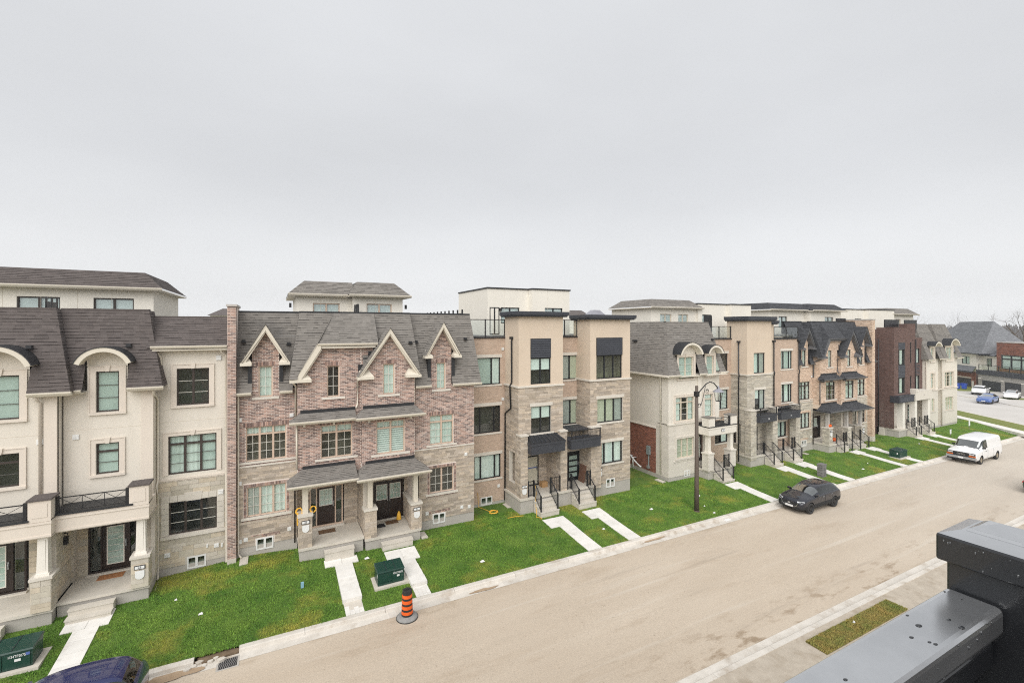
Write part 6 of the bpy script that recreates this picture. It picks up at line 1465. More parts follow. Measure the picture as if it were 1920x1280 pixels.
    b = MB(); b.tube([(25.5, 28.3, 1.35), (25.2, 28.3, 1.42), (25.1, 28.1, 1.5), (25.05, 27.6, 1.2), (25.0, 27.0, .95), (25.0, 26.8, .92)], .06, 8); b.tube([(25.5, 27.9, 1.3), (25.1, 27.85, 1.35), (25.05, 27.75, 1.15), (25.0, 27.7, .55)], .06, 8); b.tube([(25.4, 28.4, 1.1), (25.2, 28.35, .9), (25.1, 28.1, .5)], .04, 8); b.build("vent_pipe", 'pvc', root, smooth=True)
    b = MB(); b.lathe([(.01, -.12), (.12, -.1), (.14, 0), (.1, .1), (.01, .12)], (25.3, 28.5, 1.2), 12); b.build("gas_regulator", 'galv', root, smooth=True)
    penthouse(root, 27.6, 33.2 - .3, 28.4, 11.0, 13.25, 14.0, [(28.6, 29.9, 11.6, 12.75, 2), (30.7, 31.9, 11.6, 12.75, 2)], sh='grey', gut='pale_metal', frame='pale_frame', depth=5)
    B1("flat_roof", 'roof_membrane', root, 26.4, 31.2, 25.9, 36, 11.0, 11.1)
    b = MB(); b.box(31.3, 32.2, 26.2, 26.3, 11.1, 12.6); b.build("privacy_screen", 'black_metal', root, fix=False)
    return root
M('mortar_red', (0.33, 0.20, 0.15), (0.28, 0.16, 0.12), 5, 0.95)
HD = house_D()
PF = dict(name="brick_townhouse", brick='brick_orange', mortar='mortar_tan', stone='ledgestone_grey', sh='dark', gut='trim_dark', post='coping_pale', frame='brown_frame', bars='muntin_pale', fills=['blind_green', 'sheer', 'sheer', 'blind_green'], no=("9", "7"), mirror=True)
M('trim_dark', (0.13, 0.13, 0.135), (0.11, 0.11, 0.115), 3, 0.5)
M('mortar_tan', (0.70, 0.58, 0.47), (0.64, 0.52, 0.41), 5, 0.95)
HF = house_B(43.7, -.25, "tan brick townhouse pair with charcoal shingle gables, beyond the beige tower townhouse", PF, far=True)
penthouse(HF, 42.7, 54.0, 28.2, 10.9, 13.3, 14.05, [(44.2, 45.6, 11.6, 12.7, 2), (51.0, 52.6, 11.6, 12.7, 2)], sh='dark', frame='brown_frame', x_step=48.5, y_step=.6, gut='pale_metal', depth=5)
B1("privacy_screen", 'black_metal', HF, 51.3, 53.0, 26.6, 26.7, 11.0, 12.55)

def house_G():
    root = thing("dark_brick_townhouse", "dark brown brick townhouse with grey louvred window bays and white concrete entrance frame", "townhouse", (60.0, 25, .1))
    BK = 'brick_brown'; z0 = .3
    bt = dict(hs=.072, ls=.225, gap=.008, proud=.006)
    def bay(xa, xb, Y, zt, holes, depth=1.0, cut=3.7):
        w = wall(root, 'mortar_dark', xa, xb, cut, zt, Y, holes, depth=depth); masonry(w, BK, FRONT(Y), xa, xb, cut, zt, holes=holes, seed=int(xa), **bt); return w
    t = bay(57.5, 62.1, 24.3, 11.6, [(58.4, 59.9, 4.6, 10.0), (60.9, 61.27, 7.75, 10.0), (60.9, 61.27, 4.6, 6.4)], 1.6)
    masonry(t, BK, LEFT(57.5), 24.3, 25.9, 1.0, 11.6, seed=203, **bt)
    B1("parapet", BK, root, 60.2, 62.1, 24.3, 25.0, 11.6, 12.0); B1("coping", 'brick_brown', root, 57.45, 60.2, 24.27, 25.0, 11.6, 11.65)
    for (a, b_) in ((7.64, 9.27), (4.6, 6.26)):
        window(root, 58.4, 59.9, a, b_, 24.3, 'black_frame', cols=[0, .25, .8, 1], fills=['curtain', 'sheer', 'curtain'])
    louvre(root, 58.4, 59.9, 9.28, 10.0, 24.34, 6); louvre(root, 58.4, 59.9, 6.28, 7.63, 24.34, 9)
    window(root, 60.9, 61.27, 7.75, 10.0, 24.3, 'black_frame', cols=1, fill='dark', fw=.04); window(root, 60.9, 61.27, 4.6, 6.4, 24.3, 'black_frame', cols=1, fill='dark', fw=.04)
    bay(62.1, 65.0, 24.8, 10.45, [(63.0, 64.4, 7.6, 9.25), (63.0, 64.4, 4.6, 6.25)])
    for (a, b_) in ((7.6, 9.25), (4.6, 6.25)): window(root, 63.0, 64.4, a, b_, 24.8, 'black_frame', cols=2, fills=['curtain', 'sheer'])
    louvre(root, 63.0, 64.4, 6.28, 7.55, 24.83, 8)
    bay(54.1, 57.5, 25.9, 11.4, [], cut=.6)
    for x in (62.05, 57.4): downspout(root, [(x - .1, 24.2 if x > 60 else 25.6, 10.3), (x - .1, 24.2 if x > 60 else 25.6, .5)], 'black_metal', .05)
    B1("wall", 'brick_brown', root, 54.2, 65.0, 25.95, 36, 0, 10.6); B1("flat_roof", 'roof_membrane', root, 54.2, 65.0, 25.95, 36, 10.6, 10.7)
    # lower storey and porches in pale concrete
    lw = wall(root, 'limestone_pale', 57.5, 65.0, .1, 3.72, 25.2, [(58.6, 59.5, 1.9, 3.0), (62.6, 63.5, 1.1, 3.0)], depth=.5)
    window(root, 58.6, 59.5, 1.9, 3.0, 25.2, 'black_frame', cols=1, fill='dark'); entry_door(root, 62.65, 63.45, 1.1, 2.95, 25.2, 0, 0, 'ladder', 'black_frame', 'black_frame')
    B1("porch_floor", 'concrete', root, 57.6, 64.6, 23.9, 25.2, .8, .95); B1("foundation", 'foundation', root, 57.65, 64.6, 23.95, 25.2, -.5, .8)
    canopy(root, 57.4, 60.6, 23.8, 24.6, 3.75, 4.45, seams=False, no="5")
    louvre(root, 57.5, 60.5, 3.8, 4.35, 23.82, 5)
    for a in (58.6, 61.2, 64.2): B1("column", 'white_paint', root, a, a + .5, 24.0, 24.5, .95, 3.75)
    fr = MB(); fr.box(61.0, 64.8, 23.85, 24.8, 3.75, 4.7); fr.box(61.0, 61.5, 23.8, 24.8, 4.7, 5.0); fr.build("entrance_frame", 'limestone_pale', root, fix=False); text("3", .22, 'ink', root, (62.9, 23.84, 4.25), name="house_number")
    for (a, e) in ((59.3, 60.5), (62.1, 63.4)):
        steps(root, a, e, 23.9, .95, .15, 3, .28)
        for x in (a + .05, e - .05): stair_rail(root, (x, 23.95, .95), (x, 23.14, .3), .92)
        stair_rail(root, (e, 23.98, .95), (e + .7, 23.98, .95), .92)
    penthouse(root, 55.0, 65.6, 28.2, 10.7, 13.62, None, [(58.0, 59.4, 11.6, 12.6, 2)], frame='black_frame', x_step=60.0, y_step=.5, depth=5)
    for a, e in ((57.9, 60.9), (62.2, 65.0)): B1("privacy_screen", 'black_metal', root, a, e, 25.3, 25.38, 11.2, 12.45)
    return root
M('mortar_dark', (0.20, 0.15, 0.13), (0.17, 0.125, 0.11), 5, 0.95)
HG = house_G()
def house_H():
    root = thing("cream_townhouse", "pale cream end townhouse with two arched dormers at the far corner of the row", "townhouse", (69, 25, 0))
    S = 'stucco'
    arched_pair(root, S, [(65.0, 68.0, 24.5, (66.2, 67.0), (66.2, 67.06), None, 0, .7, 10.0, 1), (68.9, 73.0, 24.5, (70.0, 71.65), (69.6, 71.95), None, 0, 1.15, 10.3, 2)], 24.5, 'grey', (7.7, 9.28), (4.65, 6.34), 8.0, 11.95)
    B1("wall", S, root, 68.0, 68.9, 24.9, 26, .3, 8.0); wall(root, 'limestone_pale', 65.0, 68.0, .3, 4.4, 24.5, [(66.45, 67.15, 2.0, 3.48)], depth=1.2); wall(root, 'limestone_pale', 68.9, 73.0, .3, 4.4, 24.5, [(69.9, 71.95, 1.85, 3.4)], depth=1.2)
    w = window(root, 66.45, 67.15, 2.0, 3.48, 24.5, 'pale_frame', cols=1, grid=(1, 3), fill='blind_beige'); sill(w, 66.2, 67.4, 2.0, 24.5); w = window(root, 69.9, 71.95, 1.85, 3.4, 24.5, 'pale_frame', cols=3, grid=(1, 3), fill='blind_beige'); sill(w, 69.6, 72.2, 1.85, 24.5)
    B1("string_course", 'stucco_trim', root, 64.95, 73.05, 24.42, 24.55, 4.4, 4.5); B1("foundation", 'foundation', root, 65.0, 73.0, 24.52, 36, -.6, .3); B1("wall", S, root, 65.2, 72.98, 25.6, 36, .2, 10.9)
    for (a, e, ta, te, hx0, hx1, top) in ((64.7, 68.4, 64.9, 67.9, 65.85, 67.35, 9.5), (68.5, 73.4, 69.0, 72.6, 69.6, 72.05, 9.7)):
        shingles(root, SH['grey'], (a, 24.1, 8.0), (e, 24.1, 8.0), (ta, 25.5, 11.95), (te, 25.5, 11.95), holes=[(hx0, hx1, 7.9, top)], seed=int(a)); gutter(root, a, hx0, 24.1, 8.04); gutter(root, hx1, e, 24.1, 8.04); coping(root, ta, te, 25.5, 11.95, 'shingle_grey')
        shingles(root, SH['grey'], (a, 26, 8.0), (a, 24.1, 8.0), (ta, 26.5, 11.95), (ta, 25.5, 11.95), seed=int(a) + 3)
    shingles(root, SH['grey'], (68.0, 25.0, 8.0), (69.0, 25.0, 8.0), (67.8, 26.2, 11.8), (69.1, 26.2, 11.8), seed=4)
    for x in (64.95, 68.8): downspout(root, [(x, 24.3, 7.95), (x, 24.44, 7.7), (x, 24.44, .2)], 'stucco_trim', .05)
    penthouse(root, 65.6, 71.5, 28.2, 10.8, 13.15, 13.95, [(67.2, 68.4, 11.6, 12.6, 2)], sh='grey', depth=5); B1("flat_roof", 'roof_membrane', root, 65, 73, 25.6, 36, 10.8, 10.9)
    return root
HH = house_H()

# ------------------------------------------------------------------ houses across the cross street
TH = R(231.5); FO = Vector((116.6, 30.6, gz(90)))
def far_root(name, label, cat):
    o = thing(name, label, cat, FO, rotz=TH, local=True); return o
def house_red():
    r = far_root("brick_house", "red-brown brick house with grey double garage and terrace railing at the right edge", "house")
    g0 = -.0
    wl = wall(r, 'stone_far', -9.4, 2.5, -.1, 3.0, 0, [(-8.6, -4.2, -.05, 1.95), (-3.5, .0, -.05, 2.1)], depth=2.6)
    masonry(wl, 'stone_far', FRONT(0), -9.4, 2.5, -.1, 3.0, holes=[(-8.6, -4.2, -.1, 1.95), (-3.5, 0, -.1, 2.1)], hs=[.2, .25], ls=[.4, .6], bond='random', gap=.02, proud=.02, name="stone", seed=210)
    for a, e, zt in ((-8.6, -4.2, 1.95), (-3.5, 0.0, 2.1)):
        d = B1("garage_door", 'garage_door', r, a, e, .1, .16, -.05, zt)
        for k in range(5): B1("door_panel", 'garage_door', d, a + .05, e - .05, .07, .1, -.03 + k * zt / 5, -.03 + (k + 1) * zt / 5 - .04)
    B1("fascia", 'charcoal_siding', r, -9.6, 2.6, -.25, 2.4, 3.0, 3.8)
    B1("wall", 'penthouse_wall', r, -11.8, -7.6, 2.0, 8, 3.0, 6.6); w = window(r, -10.2, -9.05, 4.5, 6.0, 2.0 - .14, 'brown_frame', cols=1, fill='blind_green')
    bw = wall(r, 'mortar_dark', -7.7, 2.6, 3.8, 9.2, 1.8, [(-6.7, 1.6, 4.3, 6.9)], depth=6); masonry(bw, 'brick_red', FRONT(1.8), -7.7, 2.6, 3.8, 9.2, holes=[(-6.7, 1.6, 4.3, 6.9)], hs=.15, ls=.45, gap=.02, proud=.01, seed=211)
    window(r, -6.7, 1.6, 4.3, 6.9, 1.8, 'black_frame', cols=4, transom=6.2, fill='sheer', fw=.14, name="window"); B1("coping", 'coping_pale', r, -7.8, 2.7, 1.7, 8, 9.2, 9.32)
    b = MB()
    for k in range(6): x = -9.3 + k * 2.3; b.box(x - .04, x + .04, -.04, .04, 3.8, 4.9)
    b.box(-9.4, 2.4, -.03, .03, 4.85, 4.92); b.build("terrace_rail", 'black_metal', r, fix=False)
    for k in range(5): x = -9.3 + k * 2.3; c = MB(); c.box(x + .08, x + 2.2, -.01, .01, 3.95, 4.8); c.build("glass_panel", 'glass_rail', r, fix=False)
    shingles(r, SH['slate'], (-12.4, 1.4, 6.6), (-7.7, 1.4, 6.6), (-11.0, 3.4, 7.6), (-7.7, 3.4, 7.6), course=.3, seed=212); B1("soffit", 'black_frame', r, -12.4, -7.7, 1.4, 3, 6.5, 6.6)
    for x in (-9.0, -3.85, .35): B1("wall_lamp", 'white_paint', r, x - .3, x + .3, -.1, 0, 2.1, 2.3)
def house_grey():
    r = far_root("grey_roof_house", "beige house with large grey hipped roof behind the end of the townhouse row", "house")
    wall(r, 'penthouse_wall', -24.0, -11.4, 3.2, 6.9, 1.0, [(-15.2, -13.1, 4.6, 6.2)], depth=8); window(r, -15.2, -13.1, 4.6, 6.2, 1.0, 'black_frame', cols=2, fill='curtain', fw=.1)
    bw = wall(r, 'mortar_dark', -24.0, -11.4, -.1, 3.2, 1.0, [(-17.5, -12.7, -.05, 1.75)], depth=.5); masonry(bw, 'brick_red', FRONT(1.0), -24, -11.4, -.1, 3.2, holes=[(-17.5, -12.7, -.1, 1.75)], hs=.15, ls=.45, gap=.02, proud=.01, seed=214)
    d = B1("garage_door", 'garage_door', r, -17.5, -12.7, 1.1, 1.16, -.05, 1.75)
    for k in range(4): B1("door_panel", 'garage_door', d, -17.45, -12.75, 1.07, 1.1, -.03 + k * .44, -.03 + (k + 1) * .44 - .04)
    B1("lintel", 'limestone_pale', r, -17.6, -12.6, .96, 1.0, 1.78, 2.0); shingles(r, SH['slate'], (-24.4, -.2, 3.3), (-10.6, -.2, 3.3), (-24.4, 1.0, 4.3), (-11.4, 1.0, 4.3), course=.3, seed=215); B1("fascia", 'charcoal_siding', r, -24.4, -10.6, -.25, -.15, 3.05, 3.35)
    sg = B1("sign_board", 'white_paint', r, -12.45, -11.9, .9, .96, -.1, 1.3)
    e0, zt = 6.95, 13.3
    shingles(r, SH['slate'], (-26, .2, e0), (-9.0, .2, e0), (-22, 5.2, zt), (-13.2, 5.2, zt), course=.3, tab=(.4, .6, .8), seed=216); shingles(r, SH['slate'], (-9.0, .2, e0), (-9.0, 10, e0), (-13.2, 5.2, zt), (-13.2, 5.3, zt), course=.3, seed=217)
    shingles(r, SH['slate'], (-26, 10, e0), (-26, .2, e0), (-22, 5.3, zt), (-22, 5.2, zt), course=.3, seed=218); B1("soffit", 'charcoal_siding', r, -26, -9, .15, 9.9, e0 - .18, e0 - .01)
    B1("roof_pipe", 'black_metal', r, -11.5, -11.4, 2.6, 2.7, 8.5, 9.2)
M('stone_far', (0.42, 0.40, 0.37), (0.33, 0.31, 0.285), 2, 0.9, rnd=0.12)
house_red(); house_grey()
def distant_house(x, y, z, w, h, label):
    b = MB(); b.box(x - w / 2, x + w / 2, y, y + 8, -1, z); r = thing("distant_house", label, "house", (x, y + 4, -.5)); b.build("wall", 'penthouse_wall', r, fix=False)
    c = MB(); c.hexa([(x - w / 2 - .5, y - .5, z), (x + w / 2 + .5, y - .5, z), (x + w / 2 + .5, y + 8.5, z), (x - w / 2 - .5, y + 8.5, z), (x - w / 2 + 2, y + 3.5, z + h), (x + w / 2 - 2, y + 3.5, z + h), (x + w / 2 - 2, y + 5, z + h), (x - w / 2 + 2, y + 5, z + h)]); c.build("roof", 'shingle_brown', r)
    return r
distant_house(-9.6, 118, 14.2, 5.8, 1.6, "tiny far roof seen past the left brick firewall"); distant_house(85.5, 118, 14.3, 9.0, 2.7, "brown hipped roof far behind, between the two beige towers")
# ================================================================== vehicles
def wheel(root, x, y, r, w, rim='alloy_dark', spokes=5, side=1):
    """tyre with rim; axle along Y, outer face towards side"""
    b = MB(); n = 28
    prof = [(r * .62, -w / 2), (r * .9, -w / 2), (r * .985, -w * .36), (r, -w * .2), (r, w * .2), (r * .985, w * .36), (r * .9, w / 2), (r * .62, w / 2)]
    i0 = 0; k = len(prof)
    for rr, yy in prof:
        for j in range(n): q = 2 * math.pi * j / n; b.v.append((x + rr * math.cos(q), y + yy, r + rr * math.sin(q)))
    for i in range(k):
        for j in range(n): a = i * n + j; c = i * n + (j + 1) % n; i2 = (i + 1) % k; b.f.append((a, c, i2 * n + (j + 1) % n, i2 * n + j)); b.m.append(0)
    wh = b.build("wheel", 'rubber_tyre', root, smooth=True)
    h = MB(); ro = r * .64; yo = y + side * w * .42
    for j in range(n):
        q0, q1 = 2 * math.pi * j / n, 2 * math.pi * (j + 1) / n
        f = lambda rr, q, yy: (x + rr * math.cos(q), yy, r + rr * math.sin(q))
        h.poly([f(ro, q0, yo), f(ro, q1, yo), f(ro * .88, q1, yo - side * .02), f(ro * .88, q0, yo - side * .02)])
        h.poly([f(ro * .88, q0, yo - side * .02), f(ro * .88, q1, yo - side * .02), f(ro * .8, q1, y), f(ro * .8, q0, y)])
    for s in range(spokes):
        q = 2 * math.pi * s / spokes + .3; d = Vector((math.cos(q), 0, math.sin(q))); t = Vector((-math.sin(q), 0, math.cos(q)))
        c = Vector((x, yo - side * .02, r)); a, e = c + d * ro * .1, c + d * ro * .9
        h.hexa([a - t * .05, e - t * .035, e + t * .035, a + t * .05, a - t * .05 + Vector((0, side * .015, 0)), e - t * .035 + Vector((0, side * .01, 0)), e + t * .035 + Vector((0, side * .01, 0)), a + t * .05 + Vector((0, side * .015, 0))])
    for rr in (.14,):
        for j in range(n): q0, q1 = 2 * math.pi * j / n, 2 * math.pi * (j + 1) / n; h.poly([(x, yo + side * .01, r), (x + rr * ro * math.cos(q0) * 1.6, yo, r + rr * ro * math.sin(q0) * 1.6), (x + rr * ro * math.cos(q1) * 1.6, yo, r + rr * ro * math.sin(q1) * 1.6)])
    h.build("rim", rim, wh, fix=False)
    d = MB()
    for j in range(n): q0, q1 = 2 * math.pi * j / n, 2 * math.pi * (j + 1) / n; d.poly([(x, y, r), (x + ro * .85 * math.cos(q0), y, r + ro * .85 * math.sin(q0)), (x + ro * .85 * math.cos(q1), y, r + ro * .85 * math.sin(q1))])
    d.build("brake_disc", 'rubber', wh, fix=False)
    return wh
def car(name, label, group, loc, rotz, paint, stations, wheels, extras, rim='alloy_dark', clad=True, low=None, tint='car_glass'):
    """body lofted through cross sections. local: +X forward, Y left. station: (x, half width, z sill, z belt, z roof, roof half width, flags)
       ring (one side): sill, lower door, belt shoulder, glass base, glass top, roof edge, roof centre"""
    root = thing(name, label, "van" if 'van' in name else "car", loc, group=group, rotz=rotz, local=True)
    rings = []
    for (x, hw, zs, zb, zr, rw, kind) in [q_[:7] for q_ in stations]:
        if kind == 'g':                            # greenhouse section
            q = [(x, 0.0, zs), (x, hw * .82, zs), (x, hw * .97, zs + .06), (x, hw, lerp(zs, zb, .45)), (x, hw * .985, zb - .07), (x, hw * .95, zb), (x, lerp(hw * .93, rw, .5), lerp(zb, zr, .52)), (x, rw, zr - .065), (x, rw * .82, zr - .015), (x, 0.0, zr)]
        else:                                      # bonnet, boot or bumper section
            q = [(x, 0.0, zs), (x, hw * .82, zs), (x, hw * .97, zs + .06), (x, hw, lerp(zs, zb, .45)), (x, hw * .985, zb - .09), (x, hw * .93, zb - .03), (x, hw * .80, zb), (x, hw * .62, lerp(zb, zr, .6)), (x, hw * .40, lerp(zb, zr, .85)), (x, 0.0, zr)]
        rings.append(q)
    v, f, mi = [], [], []
    K = len(rings[0]); full = []
    for q in rings:
        full.append([len(v) + i for i in range(2 * K - 2)])
        for p in q: v.append(p)
        for p in q[-2:0:-1]: v.append((p[0], -p[1], p[2]))
    n2 = 2 * K - 2
    for i in range(len(rings) - 1):
        ki, kj = stations[i][6], stations[i + 1][6]
        for j in range(n2):
            a, b_, c, d = full[i][j], full[i][(j + 1) % n2], full[i + 1][(j + 1) % n2], full[i + 1][j]
            f.append((a, b_, c, d))
            jj = j if j < K - 1 else n2 - 1 - j     # mirrored index
            m = 0
            fl = stations[i][7] if len(stations[i]) > 7 else ''
            if 'W' in fl and jj in (6, 7, 8): m = 1
            if 'R' in fl and jj in (6, 7, 8): m = 3
            if 'S' in fl and jj in (5, 6): m = 2
            if jj in (0, 1): m = 4
            if clad and jj == 2: m = 4
            mi.append(m)
    f.append(tuple(reversed(full[0]))); mi.append(0); f.append(tuple(full[-1])); mi.append(0)
    me = bpy.data.meshes.new(name); me.from_pydata(v, [], f)
    for k in (paint, 'windshield_glass' if tint == 'car_glass' else tint, tint, tint, 'cladding', 'car_interior'): me.materials.append(MATS[k])
    me.polygons.foreach_set("material_index", mi); me.update()
    bm = bmesh.new(); bm.from_mesh(me); bmesh.ops.recalc_face_normals(bm, faces=bm.faces); bm.to_mesh(me); bm.free()
    tmp = bpy.data.objects.new("tmp", me); COL.objects.link(tmp)
    sb = tmp.modifiers.new("s", 'SUBSURF'); sb.levels = sb.render_levels = 3
    cut = MB()
    for (x, y, r, w) in wheels:
        nn = 32; s = 1 if y > 0 else -1
        ring = [(x + (r * 1.13) * math.cos(2 * math.pi * j / nn), r + .01 + (r * 1.13) * math.sin(2 * math.pi * j / nn)) for j in range(nn)]
        cut.prism_y(ring, y - .24 if s > 0 else y - .3, y + .3 if s > 0 else y + .24, 0)
    cme = bpy.data.meshes.new("cut"); cme.from_pydata(cut.v, [], cut.f)
    for k in (paint, 'windshield_glass', 'car_glass', 'car_glass', 'cladding', 'car_interior'): cme.materials.append(MATS[k])
    cme.polygons.foreach_set("material_index", [5] * len(cme.polygons))
    bm = bmesh.new(); bm.from_mesh(cme); bmesh.ops.recalc_face_normals(bm, faces=bm.faces); bm.to_mesh(cme); bm.free()
    co = bpy.data.objects.new("cut", cme); COL.objects.link(co)
    bo = tmp.modifiers.new("b", 'BOOLEAN'); bo.object = co; bo.operation = 'DIFFERENCE'; bo.solver = 'EXACT'
    dg = bpy.context.evaluated_depsgraph_get(); ev = tmp.evaluated_get(dg); m2 = bpy.data.meshes.new_from_object(ev)
    bpy.data.objects.remove(tmp); bpy.data.objects.remove(co)
    V = [tuple(q.co) for q in m2.vertices]
    body = None
    names = {0: ("body", paint), 1: ("windshield", 'windshield_glass' if tint == 'car_glass' else tint), 2: ("side_window", tint), 3: ("rear_window", tint), 4: ("sill_cladding", 'cladding' if clad else paint), 5: ("wheel_arch", 'car_interior')}
    for k, (nm, mt) in names.items():
        sides = (None,) if k not in (2,) else (1, -1)
        for sd in sides:
            idx = {}; vv = []; ff = []
            for p in m2.polygons:
                if p.material_index != k: continue
                if sd and p.center.y * sd < 0: continue
                t = []
                for q in p.vertices:
                    if q not in idx: idx[q] = len(vv); vv.append(V[q])
                    t.append(idx[q])
                ff.append(t)
            if not ff: continue
            b = MB(); b.v = vv; b.f = ff; b.m = [0] * len(ff)
            b.build(nm, mt, root, smooth=True, fix=False)
    # dark cabin liner just inside the glass, so that windows read deep
    lin = MB(); g = [s for s in stations if s[6] == 'g']
    if g:
        xa, xe = min(s[0] for s in stations if len(s) > 7 and s[7]), max(s[0] for s in stations if len(s) > 7 and s[7])
        hw = g[0][1] * .86; zb = max(s[3] for s in g) - .12
        lin.box(xa, xe, -hw, hw, zb - .3, zb - .02); lin.build("cabin_floor", 'car_interior', root, fix=False)
        for xs_ in ((xa + xe) / 2 + .35, (xa + xe) / 2 - .55):
            for yy in (-.38, .38):
                c = MB(); c.box(xs_ - .08, xs_ + .08, yy - .24, yy + .24, zb - .1, zb + .26); c.build("seat_back", 'car_interior', root, fix=False)
    for (x, y, r, w) in wheels: wheel(root, x, y, r, w, rim, 5 if rim != 'steel_tan' else 8, 1 if y > 0 else -1)
    for e in extras: e(root)
    return root
def ebox(nm, mat, *a): return lambda root: B1(nm, mat, root, *a)
def etext(s, size, mat, pos, rot, nm="badge", sx=1.0): return lambda root: text(s, size, mat, root, pos, rot, name=nm, sx=sx)
def mirrors(x, y, z, mat):
    def f(root):
        for s in (-1, 1):
            b = MB(); b.hexa([(x - .07, s * y, z - .06), (x + .07, s * y, z - .05), (x + .04, s * (y + .2), z - .04), (x - .07, s * (y + .2), z - .05), (x - .07, s * y, z + .07), (x + .05, s * y, z + .06), (x + .02, s * (y + .19), z + .07), (x - .07, s * (y + .19), z + .08)]); b.build("door_mirror", mat, root)
    return f
def lamps(pts, mat, nm):
    """flush curved lamp lenses: quads given as four points, mirrored"""
    def f(root):
        for s in (-1, 1):
            b = MB(); q = [(p[0], p[1] * s, p[2]) for p in pts]; c = [(p[0] - .12 * (1 if pts[0][0] > 0 else -1), p[1] * .97 * s, p[2]) for p in pts]
            b.faces(q + c, [(0, 1, 2, 3), (0, 4, 5, 1), (1, 5, 6, 2), (2, 6, 7, 3), (3, 7, 4, 0)]); b.build(nm, mat, root)
    return f
def lines(segs, mat='ink', w=.006, nm="panel_gap"):
    def f(root):
        for s in (-1, 1):
            for pts in segs:
                b = MB(); b.tube([(p[0], p[1] * s, p[2]) for p in pts], w, 5); b.build(nm, mat, root)
    return f
def pillars(hw, zb, rw, zr, xs_=(-.22,), mat='cladding'):
    def f(root):
        for s in (-1, 1):
            for x in xs_:
                b = MB(); b.hexa([(x - .05, s * (hw * .952), zb - .03), (x + .05, s * (hw * .952), zb - .03), (x + .05, s * (hw * .93), zb - .03), (x - .05, s * (hw * .93), zb - .03), (x - .04, s * (rw + .012), zr - .10), (x + .04, s * (rw + .012), zr - .10), (x + .04, s * (rw - .02), zr - .10), (x - .04, s * (rw - .02), zr - .10)]); b.build("door_pillar", mat, root)
    return f
# --- compact crossover, nose towards the camera side (-X), parked at the far kerb
W = lambda xf, xr, y, r, w: [(xf, y, r, w), (xf, -y, r, w), (xr, y, r, w), (xr, -y, r, w)]
def grille_shield(root):
    b = MB(); o = [(-.52, .70), (.52, .70), (.44, .52), (.30, .44), (-.30, .44), (-.44, .52)]
    b.prism_x([(y, z) for y, z in o], 2.10, 2.185); b.build("grille", 'cladding', root)
    c = MB(); c.tube([(2.10, .70, .76), (2.165, .54, .71), (2.185, .45, .525), (2.19, .30, .435), (2.195, 0, .43), (2.19, -.30, .435), (2.185, -.45, .525), (2.165, -.54, .71), (2.10, -.70, .76)], .016, 6); c.build("grille_trim", 'chrome', root)
cx = [(2.19, .62, .36, .60, .62, .5, 'b'), (2.15, .76, .28, .72, .74, .5, 'b'), (1.95, .86, .24, .86, .90, .5, 'b'), (1.45, .895, .22, .95, 1.02, .5, 'b'), (1.0, .90, .21, .99, 1.09, .5, 'b', 'W'),
      (.32, .90, .21, 1.02, 1.46, .60, 'g', 'S'), (-.25, .90, .21, 1.03, 1.545, .62, 'g', 'S'), (-.95, .90, .21, 1.05, 1.545, .62, 'g', 'S'), (-1.55, .895, .22, 1.07, 1.50, .60, 'g', 'S'), (-1.78, .885, .24, 1.08, 1.42, .57, 'g', 'R'),
      (-2.06, .86, .28, 1.06, 1.13, .5, 'b'), (-2.15, .80, .34, .92, .98, .5, 'b'), (-2.2, .68, .40, .70, .74, .5, 'b')]
CX_LOC = (25.55, 17.05, 0)
car("parked_crossover", "glossy black compact crossover parked at the far kerb facing left", None, (31.5, 18.0, gz(31.5)), R(180), 'car_black', cx, W(1.36, -1.29, .80, .345, .215), [
    mirrors(.74, .80, 1.05, 'car_black'), pillars(.90, 1.03, .62, 1.54), lamps([(2.115, .46, .80), (1.94, .80, .83), (1.95, .82, .75), (2.14, .48, .735)], 'lens_clear', "headlight"), lamps([(-2.12, .52, .92), (-2.0, .81, .95), (-2.01, .81, .87), (-2.14, .54, .84)], 'lens_red', "tail_light"),
    grille_shield, ebox("number_plate", 'plaque_white', 2.19, 2.215, -.24, .24, .40, .51), ebox("badge", 'chrome', 2.185, 2.215, -.075, .075, .60, .67),
    lines([[(1.0, .875, .86), (.95, .895, .7), (1.0, .885, .4)], [(-.22, .885, .96), (-.22, .90, .7), (-.22, .89, .4)], [(-1.02, .885, .96), (-1.0, .895, .72)]]), lines([[(.12, .905, .90), (-.05 + .0, .91, .905)], [(-.85, .905, .93), (-1.0, .905, .935)]], 'chrome', .016, "door_handle"),
    ebox('lower_grille', 'cladding', 2.10, 2.17, -.62, .62, .30, .40)])
# --- white full-size cargo van
vn = [(2.80, .86, .42, .80, .84, .6, 'b'), (2.78, .97, .36, 1.03, 1.06, .6, 'b'), (2.68, .99, .33, 1.10, 1.13, .6, 'b'), (2.3, 1.0, .31, 1.17, 1.22, .6, 'b'), (1.80, 1.0, .30, 1.21, 1.30, .6, 'b', 'W'),
      (1.14, 1.0, .30, 1.24, 2.00, .80, 'g', 'S'), (1.0, 1.0, .30, 1.25, 2.09, .83, 'g', 'S'), (.42, 1.0, .30, 1.25, 2.14, .85, 'g'), (-.8, 1.0, .30, 1.25, 2.15, .86, 'g'), (-2.3, 1.0, .30, 1.25, 2.15, .86, 'g'),
      (-2.70, .995, .32, 1.25, 2.13, .85, 'g'), (-2.84, .98, .34, 1.23, 2.06, .82, 'g'), (-2.90, .95, .40, 1.2, 1.85, .76, 'g'), (-2.92, .88, .46, 1.1, 1.6, .68, 'g')]
